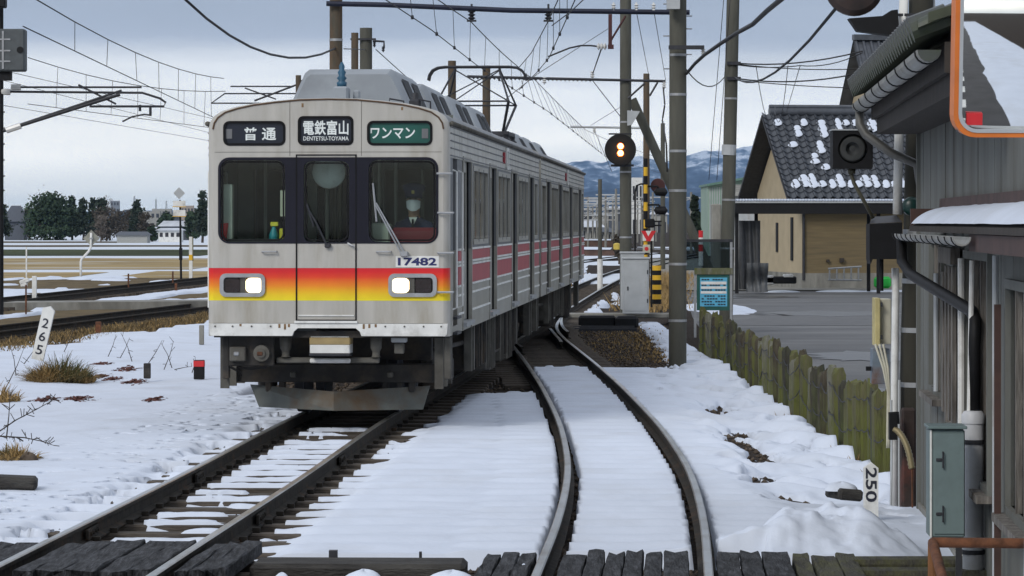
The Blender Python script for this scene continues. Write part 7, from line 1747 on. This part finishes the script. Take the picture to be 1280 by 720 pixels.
# ---------------------------------------------------------------- trees
m_bark = mat('bark', (.055, .042, .032), .95, var=.3, scale=3)
m_fol = [mat('conifer_foliage', (.022, .036, .022), .9, var=.5, scale=.6), mat('evergreen_foliage', (.026, .048, .024), .9, var=.5, scale=.5), mat('brown_foliage', (.06, .05, .038), .9, var=.4, scale=.5), mat('bare_twigs', (.16, .14, .125), .9, var=.2, scale=.5)]
def tree(name, label, x, y0, y1, Y, wpx, kind, seed, group=None, trunk=.14):
    k = Y / F; base = W(x, y1, Y); h = (y1 - y0) * k; w = wpx * k / 2
    t = thing(name, label, 'tree', base, 0, group); r = np.random.RandomState(seed)
    b = MB(); tr = max(.10, h * .022); b.tube([(0, 0, -.3), (.02 * h, 0, h * .3), (-.01 * h, .02, h * .62), (0, 0, h * .92)], tr, 7, [tr * 1.3, tr, tr * .6, tr * .15])
    limbs = 9 if kind != 3 else 26
    for i in range(limbs):
        z = h * r.uniform(.2, .85); a = r.uniform(0, 6.28); q = w * r.uniform(.5, .95) * (1 - .6 * z / h if kind == 0 else 1)
        b.tube([(0, 0, z), (q * .5 * math.cos(a), q * .5 * math.sin(a), z + .08 * h), (q * math.cos(a), q * math.sin(a), z + (.1 if kind != 3 else .2) * h)], tr * .35, 5, [tr * .4, tr * .25, tr * .08])
    b.build('trunk', m_bark if kind != 3 else m_fol[3], t)
    n = int({0: 2200, 1: 3200, 2: 1500, 3: 700}[kind] * min(1.6, max(.5, (wpx * (y1 - y0)) / 1500)))
    # clumps: centres spread in the crown volume, leaves round each centre
    nc = {0: 60, 1: 70, 2: 50, 3: 40}[kind]; zc = r.uniform(.12, 1, nc); a = r.uniform(0, 6.28, nc); q = np.sqrt(r.uniform(.05, 1, nc))
    if kind == 0: rad_ = w * (1.02 - zc) ** .75 * .95
    elif kind == 1: rad_ = w * np.sqrt(np.clip(1 - ((zc - .42) / .60) ** 2, .02, 1)) * .9
    else: rad_ = w * np.sqrt(np.clip(1 - ((zc - .6) / .45) ** 2, .02, 1)) * .9
    cx, cy, cz_ = q * rad_ * np.cos(a), q * rad_ * np.sin(a), zc * h
    i = r.randint(0, nc, n); sp_r = w * {0: .16, 1: .2, 2: .2, 3: .2}[kind]
    X = cx[i] + r.normal(0, sp_r, n); Y_ = cy[i] + r.normal(0, sp_r, n); Z = cz_[i] + r.normal(0, sp_r * .75, n); Z = np.maximum(Z, .03 * h)
    s = {0: .17, 1: .2, 2: .15, 3: .05}[kind] * (Y / 600) ** .5 * r.uniform(.6, 1.4, n)
    u = r.normal(0, 1, (n, 3)); u /= np.linalg.norm(u, axis=1)[:, None]; v = np.cross(u, r.normal(0, 1, (n, 3))); v /= np.linalg.norm(v, axis=1)[:, None]
    c = np.stack([X, Y_, Z], -1); u *= s[:, None]; v *= s[:, None]
    if kind == 3: v *= 6
    co = np.stack([c - u - v, c + u - v * .6, c + u * .7 + v, c - u * .8 + v * .7], 1).reshape(-1, 3)
    tri_mesh('crown', co, np.arange(4 * n).reshape(-1, 4), m_fol[kind], t)
    return t
GT = 'trees beyond the fields'
tl = [(3, 258, 300, 560, 26, 0, 'dark conifer at the end of the tree row beside the signal mast'), (62, 247, 300, 600, 62, 1, 'broad round evergreen, the widest tree beyond the fields'), (36, 262, 299, 640, 30, 2, 'brownish low tree beside the broad round evergreen'), (90, 246, 300, 610, 22, 0, 'dark spire conifer on the shoulder of the broad evergreen'), (76, 247, 300, 640, 14, 0, 'thin conifer tip rising behind the broad evergreen'), (104, 251, 300, 600, 26, 0, 'dark conifer between the broad evergreen and the bare tree'),
      (116, 250, 300, 615, 24, 0, 'first of the close dark conifers left of the grey tower block'), (127, 250, 300, 590, 26, 0, 'close dark conifer just left of the grey tower block'), (133, 262, 300, 570, 34, 2, 'loose brown tree in front of the dark conifers'), (126, 268, 300, 540, 16, 3, 'pale bare tree with forked branches before the conifers'), (132, 247, 296, 900, 22, 3, 'grey bare tree crown showing above the conifers'), (150, 266, 300, 580, 22, 2, 'low brown tree behind the grey shed roof'), (171, 252, 300, 600, 26, 0, 'pointed dark conifer right of the grey tower block'), (161, 262, 300, 610, 20, 2, 'brown bushy tree left of the pointed conifer'), (182, 266, 300, 590, 20, 2, 'brown tree between the pointed conifer and white house'),
      (208, 268, 298, 650, 22, 1, 'small dark evergreen above the white house roof'), (253, 241, 300, 520, 26, 0, 'tall dark conifer close behind the train corner'), (240, 268, 299, 600, 20, 1, 'dark bush left of the tall conifer by the train'), (22, 268, 300, 630, 18, 2, 'low brown tree by the dark roofed farmhouse'), (190, 285, 300, 560, 12, 1, 'small bush between the grey shed and white house')]
for i, (x, y0, y1, Y, w, kd_, lab) in enumerate(tl): tree('conifer' if kd_ == 0 else 'broadleaf_tree', lab, x, y0, y1 + 1, Y, w, kd_, 100 + i, GT)
tree('conifer', 'dark conifer behind the slanting stay pole', 868, 246, 296, 190, 16, 0, 300); tree('conifer', 'lower dark evergreen below the mountains left of the shed', 877, 268, 300, 230, 16, 1, 301)
tree('broadleaf_tree', 'brown bush at the foot of the far signal pole', 776, 296, 322, 150, 22, 2, 302)

# ---------------------------------------------------------------- buildings far off
def far_block(name, label, x0, x1, y0, y1, Y, m, roof=None, cat='building', dep=None, nwin=0, rows=1):
    k = Y / F; w = (x1 - x0) * k; h = (y1 - y0) * k; t = thing(name, label, cat, W((x0 + x1) / 2, y1, Y)); dep = dep or max(4, w * .6)
    b = MB(); b.box((-w / 2, 0, -2), (w / 2, dep, h)); b.build('wall', m, t)
    if roof:
        rm, rh, o_ = roof; rh *= k
        b = MB(); b.add([(-w / 2 - o_, -o_, h), (w / 2 + o_, -o_, h), (w / 2 + o_, dep + o_, h), (-w / 2 - o_, dep + o_, h), (-w / 2 + rh * .3, dep / 2, h + rh), (w / 2 - rh * .3, dep / 2, h + rh)], [(0, 1, 5, 4), (1, 2, 5), (2, 3, 4, 5), (3, 0, 4), (0, 3, 2, 1)]); b.build('roof', rm, t)
    for r_ in range(rows):
        for i in range(nwin):
            xx = -w / 2 + w * (i + .5) / nwin; zz = h * (r_ + .55) / rows; b = MB(); b.box((xx - w / nwin * .28, -.06, zz - h / rows * .22), (xx + w / nwin * .28, .02, zz + h / rows * .2)); b.build('window', m_dsteel, t)
    return t
m_fr = mat('far_dark_roof', (.07, .08, .10), .6, var=.2); m_fw = mat('far_wall', (.33, .33, .31), .8, var=.1); m_frs = mat('snowy_roof', (.50, .53, .58), .7, var=.25, scale=.4)
far_block('farmhouse', 'dark roofed farmhouse behind the low trees', 6, 30, 277, 300, 600, m_fr, (m_fr, 20, .6), 'house')
far_block('grey_shed', 'long low grey-roofed shed at the field edge', 146, 184, 294, 300, 520, m_fw, (m_fr, 4.5, .4), 'shed')
far_block('white_house', 'white two-storey house with snowy roof at the field edge', 198, 226, 288, 300, 540, m_white, (m_frs, 3, .5), 'house', nwin=4)
far_block('tall_roofed_house', 'wide house with snow-streaked dark roofs behind the white house', 201, 238, 283, 299, 600, m_fr, (m_frs, 7, .6), 'house', nwin=5)
far_block('tower_block', 'grey tower block rising above the trees', 138, 149, 251, 300, 2200, mat('tower_grey', (.16, .18, .21), .8, var=.1), None, 'tower block', nwin=3, rows=6)
for i, (x0, x1, y0, m, lab) in enumerate(((176, 200, 264, m_fw, 'low pale block of the distant town beside the pointed conifer'), (190, 214, 261, m_fw, 'wide pale building of the distant town'), (214, 226, 266, m_fr, 'dark flat building of the distant town'), (226, 242, 257, mat('sandy', (.36, .31, .26), .8), 'sandy coloured block of the distant town behind the sign plates'), (238, 258, 262, m_fr, 'grey town building behind the tall conifer'), (155, 176, 262, m_fr, 'hazy grey block right of the tower block'))):
    far_block('town_building', lab, x0, x1, y0, 300, 2400 + 90 * i, m, None, nwin=4, rows=3)
for x, y0, Y in ((168, 245, 2600), (195, 249, 3000), (208, 251, 3000)):
    k = Y / F; t = thing('radio_mast', 'thin radio mast on the skyline of the distant town', 'mast', W(x, 275, Y), 0, 'radio masts'); hh = (275 - y0) * k
    b = MB()
    for sx, sy in ((-1, -1), (1, -1), (1, 1), (-1, 1)): b.cyl((sx * .9, sy * .9, 0), (sx * .3, sy * .3, hh), .25, .18, 5)
    b.build('lattice', m_fr, t)
# station and masts beyond the train
far_block('station_building', 'pale low station building beyond the end of the train', 722, 748, 284, 304, 420, m_fw, (m_frs, 9, 1.0), nwin=5)
far_block('platform_shelter', 'long grey platform shelter farther up the line', 736, 764, 290, 303, 480, m_fw, (m_fr, 6, .8), nwin=6)
for i, (x0, x1, y0, Y) in enumerate(((722, 742, 262, 900), (742, 760, 270, 1000), (758, 776, 262, 1100), (790, 803, 222, 700), (796, 812, 256, 900), (814, 834, 268, 800), (860, 884, 276, 700), (776, 792, 272, 1200))):
    far_block('town_building', ('white tall house behind the striped crossing post' if x0 == 790 else 'grey building of the town beyond the station'), x0, x1, y0, 306, Y, (m_white if x0 == 790 else (m_fw if i % 2 else m_fr)), (m_frs, 4, .5) if i % 3 else None, nwin=3, rows=2 if y0 < 265 else 1)
for i, o in enumerate([o for o in S.objects if o.get('label') == 'grey building of the town beyond the station']): o['group'] = 'town beyond the station'
mast_pts = [(728, 252, 300), (735, 246, 330), (741, 258, 380), (746, 250, 360), (757, 244, 300), (760, 256, 420), (766, 248, 340), (770, 236, 260), (772, 258, 480), (797, 252, 400), (802, 246, 350), (816, 240, 300), (820, 256, 420), (864, 240, 260)]
for x, y0, Y in mast_pts:
    k = Y / F; t = thing('catenary_mast', 'slim grey catenary mast in the station yard beyond the train', 'mast', W(x, HZ + (HC + .3) * F / Y, Y), 0, 'catenary masts of the yard')
    hh = (HZ + (HC + .3) * F / Y - y0) * k; b = MB(); b.cyl((0, 0, 0), (0, 0, hh), .11, .09, 8); b.build('shaft', m_conc, t)
    b = MB(); b.box((-1.6, -.05, hh * .9), (1.4, .05, hh * .92)); b.cyl((-1.5, 0, hh * .78), (0, 0, hh * .9), .04, n=5); b.build('arm', m_grey, t)
for y, Y, x0, x1 in ((249, 310, 718, 775), (262, 400, 722, 812), (270, 360, 716, 770)):
    t = thing('yard_gantry', 'grey steel gantry beam across the station yard', 'gantry', W(x0, y, Y), 0, 'gantries of the yard'); b = MB(); w = (x1 - x0) * Y / F
    b.box((0, -.1, 0), (w, .1, .18)); b.box((0, -.1, -.5), (w, .1, -.36)); 
    for i in range(int(w)): b.cyl((i, 0, -.45), (i + .5, 0, .1), .04, n=4)
    b.build('beam', m_grey, t)
for y, x0, x1, Y, m, lab in ((303, 700, 790, 330, m_snow2, 'snow'), ):
    pass
# snowy platforms / retaining walls of the yard
for i, (x0, x1, ya, yb, Y) in enumerate(((716, 776, 300.5, 305, 330), (716, 774, 312, 316, 240))):
    k = Y / F; o = MB().box((W(x0, 0, Y).x, Y, -.3), (W(x1, 0, Y).x, Y + 6, W(0, ya, Y).z)).build('yard_platform', mat('brown_wall', (.10, .06, .045), .9, var=.3, scale=2)); tag(o, ('low brown walled platform in the yard' if i == 0 else 'nearer low brown walled platform by the curve'), 'platform')
    q = MB().box((W(x0, 0, Y).x, Y - .1, W(0, ya, Y).z + .002), (W(x1, 0, Y).x, Y + 6, W(0, ya, Y).z + .10)).build('snow_top', m_snow, o)

# ---------------------------------------------------------------- mountains
DM = 14000.0
m_mount = bpy.data.materials.new('snowy_mountain'); m_mount.use_nodes = True
t_ = m_mount.node_tree; L_ = t_.links.new; bs = t_.nodes['Principled BSDF']; bs.inputs['Roughness'].default_value = .95; bs.inputs['Specular IOR Level'].default_value = .05
co_ = t_.nodes.new('ShaderNodeTexCoord'); nz_ = t_.nodes.new('ShaderNodeTexNoise'); nz_.inputs['Scale'].default_value = .010; nz_.inputs['Detail'].default_value = 7; nz_.inputs['Roughness'].default_value = .62
mp_ = t_.nodes.new('ShaderNodeMapping'); mp_.inputs['Scale'].default_value = (1.6, .2, .35); L_(co_.outputs['Object'], mp_.inputs[0]); L_(mp_.outputs[0], nz_.inputs['Vector'])
sx_ = t_.nodes.new('ShaderNodeSeparateXYZ'); L_(co_.outputs['Object'], sx_.inputs[0])
ma_ = t_.nodes.new('ShaderNodeMath'); ma_.operation = 'MULTIPLY_ADD'; ma_.inputs[1].default_value = .0011; ma_.inputs[2].default_value = -.16; L_(sx_.outputs['Z'], ma_.inputs[0])
mb_ = t_.nodes.new('ShaderNodeMath'); mb_.operation = 'ADD'; L_(ma_.outputs[0], mb_.inputs[0]); L_(nz_.outputs['Fac'], mb_.inputs[1])
rp_ = t_.nodes.new('ShaderNodeValToRGB'); setramp(rp_.color_ramp, [(.40, (.022, .040, .075)), (.53, (.050, .080, .14)), (.60, (.15, .20, .28)), (.70, (.55, .61, .70))]); L_(mb_.outputs[0], rp_.inputs[0]); L_(rp_.outputs[0], bs.inputs['Base Color'])
def range_mesh(name, D, prof, depth, seed, amp, nx=420, ny=70):
    px_ = np.linspace(-200, 1700, nx); hx = np.interp(px_, [p[0] for p in prof], [p[1] for p in prof])     # ridge row -> height
    H = (HZ - hx) * D / F + HC; xs = (px_ - 640) * D / F; v = np.linspace(0, 1, ny)
    X, V = np.meshgrid(xs, v); Y = D - depth * (1 - V) + 0 * X
    sc = 1 / 260.
    rid = 1 - np.abs(2 * fbm(X * sc + seed, Y * sc * .45 + seed, 5) - 1); rid2 = 1 - np.abs(2 * fbm(X * sc * 3 + seed, Y * sc * 1.0, 4) - 1)
    Z = H[None, :] * (V ** .85) * (1 - amp * (1 - V) * (1.3 * (1 - rid) + .45 * (1 - rid2))) + H[None, :] * .05 * (rid2 - .6) * V
    vs = np.concatenate([Z, Z[-1:] * .0], 0); ys2 = np.concatenate([Y, Y[-1:] + 1200], 0)
    X2 = np.concatenate([X, X[-1:]], 0); ny2, nx2 = X2.shape
    co = np.stack([X2, ys2, vs], -1).reshape(-1, 3); i = np.arange(nx2 * ny2).reshape(ny2, nx2); q = np.stack([i[:-1, :-1], i[:-1, 1:], i[1:, 1:], i[1:, :-1]], -1).reshape(-1, 4)
    o = tri_mesh(name, co, q, m_mount); o.data.polygons.foreach_set('use_smooth', [True] * len(o.data.polygons)); tag(o, kind='structure'); return o
range_mesh('mountains', DM, [(-200, 268), (300, 262), (560, 240), (680, 212), (715, 204), (735, 201), (752, 205), (765, 199), (800, 196), (830, 204), (858, 196), (880, 188), (905, 190), (925, 186), (955, 180), (1000, 178), (1060, 186), (1150, 176), (1300, 190), (1700, 210)], 5200, 3.3, .42)
range_mesh('foothills', 8200.0, [(-200, 275), (500, 272), (640, 258), (715, 243), (760, 236), (800, 234), (850, 238), (890, 232), (940, 236), (1000, 234), (1100, 240), (1700, 256)], 2600, 8.1, .35)

# ---------------------------------------------------------------- haze: the cold damp air between here and the mountains
hb = MB().box((-15500, -1200, -2.2), (15500, 15600, 560)).build('haze', m_black)
hm = bpy.data.materials.new('haze_air'); hm.use_nodes = True; ht = hm.node_tree; ht.nodes.clear()
ho = ht.nodes.new('ShaderNodeOutputMaterial'); hv = ht.nodes.new('ShaderNodeVolumePrincipled'); hv.inputs['Color'].default_value = (.42, .66, 1.0, 1); hv.inputs['Density'].default_value = 4.2e-5; hv.inputs['Anisotropy'].default_value = .2
ht.links.new(hv.outputs[0], ho.inputs['Volume']); hb.data.materials.clear(); hb.data.materials.append(hm); hb['kind'] = 'stuff'
tag(hb, 'pale blue winter haze filling the air over the plain', 'haze')
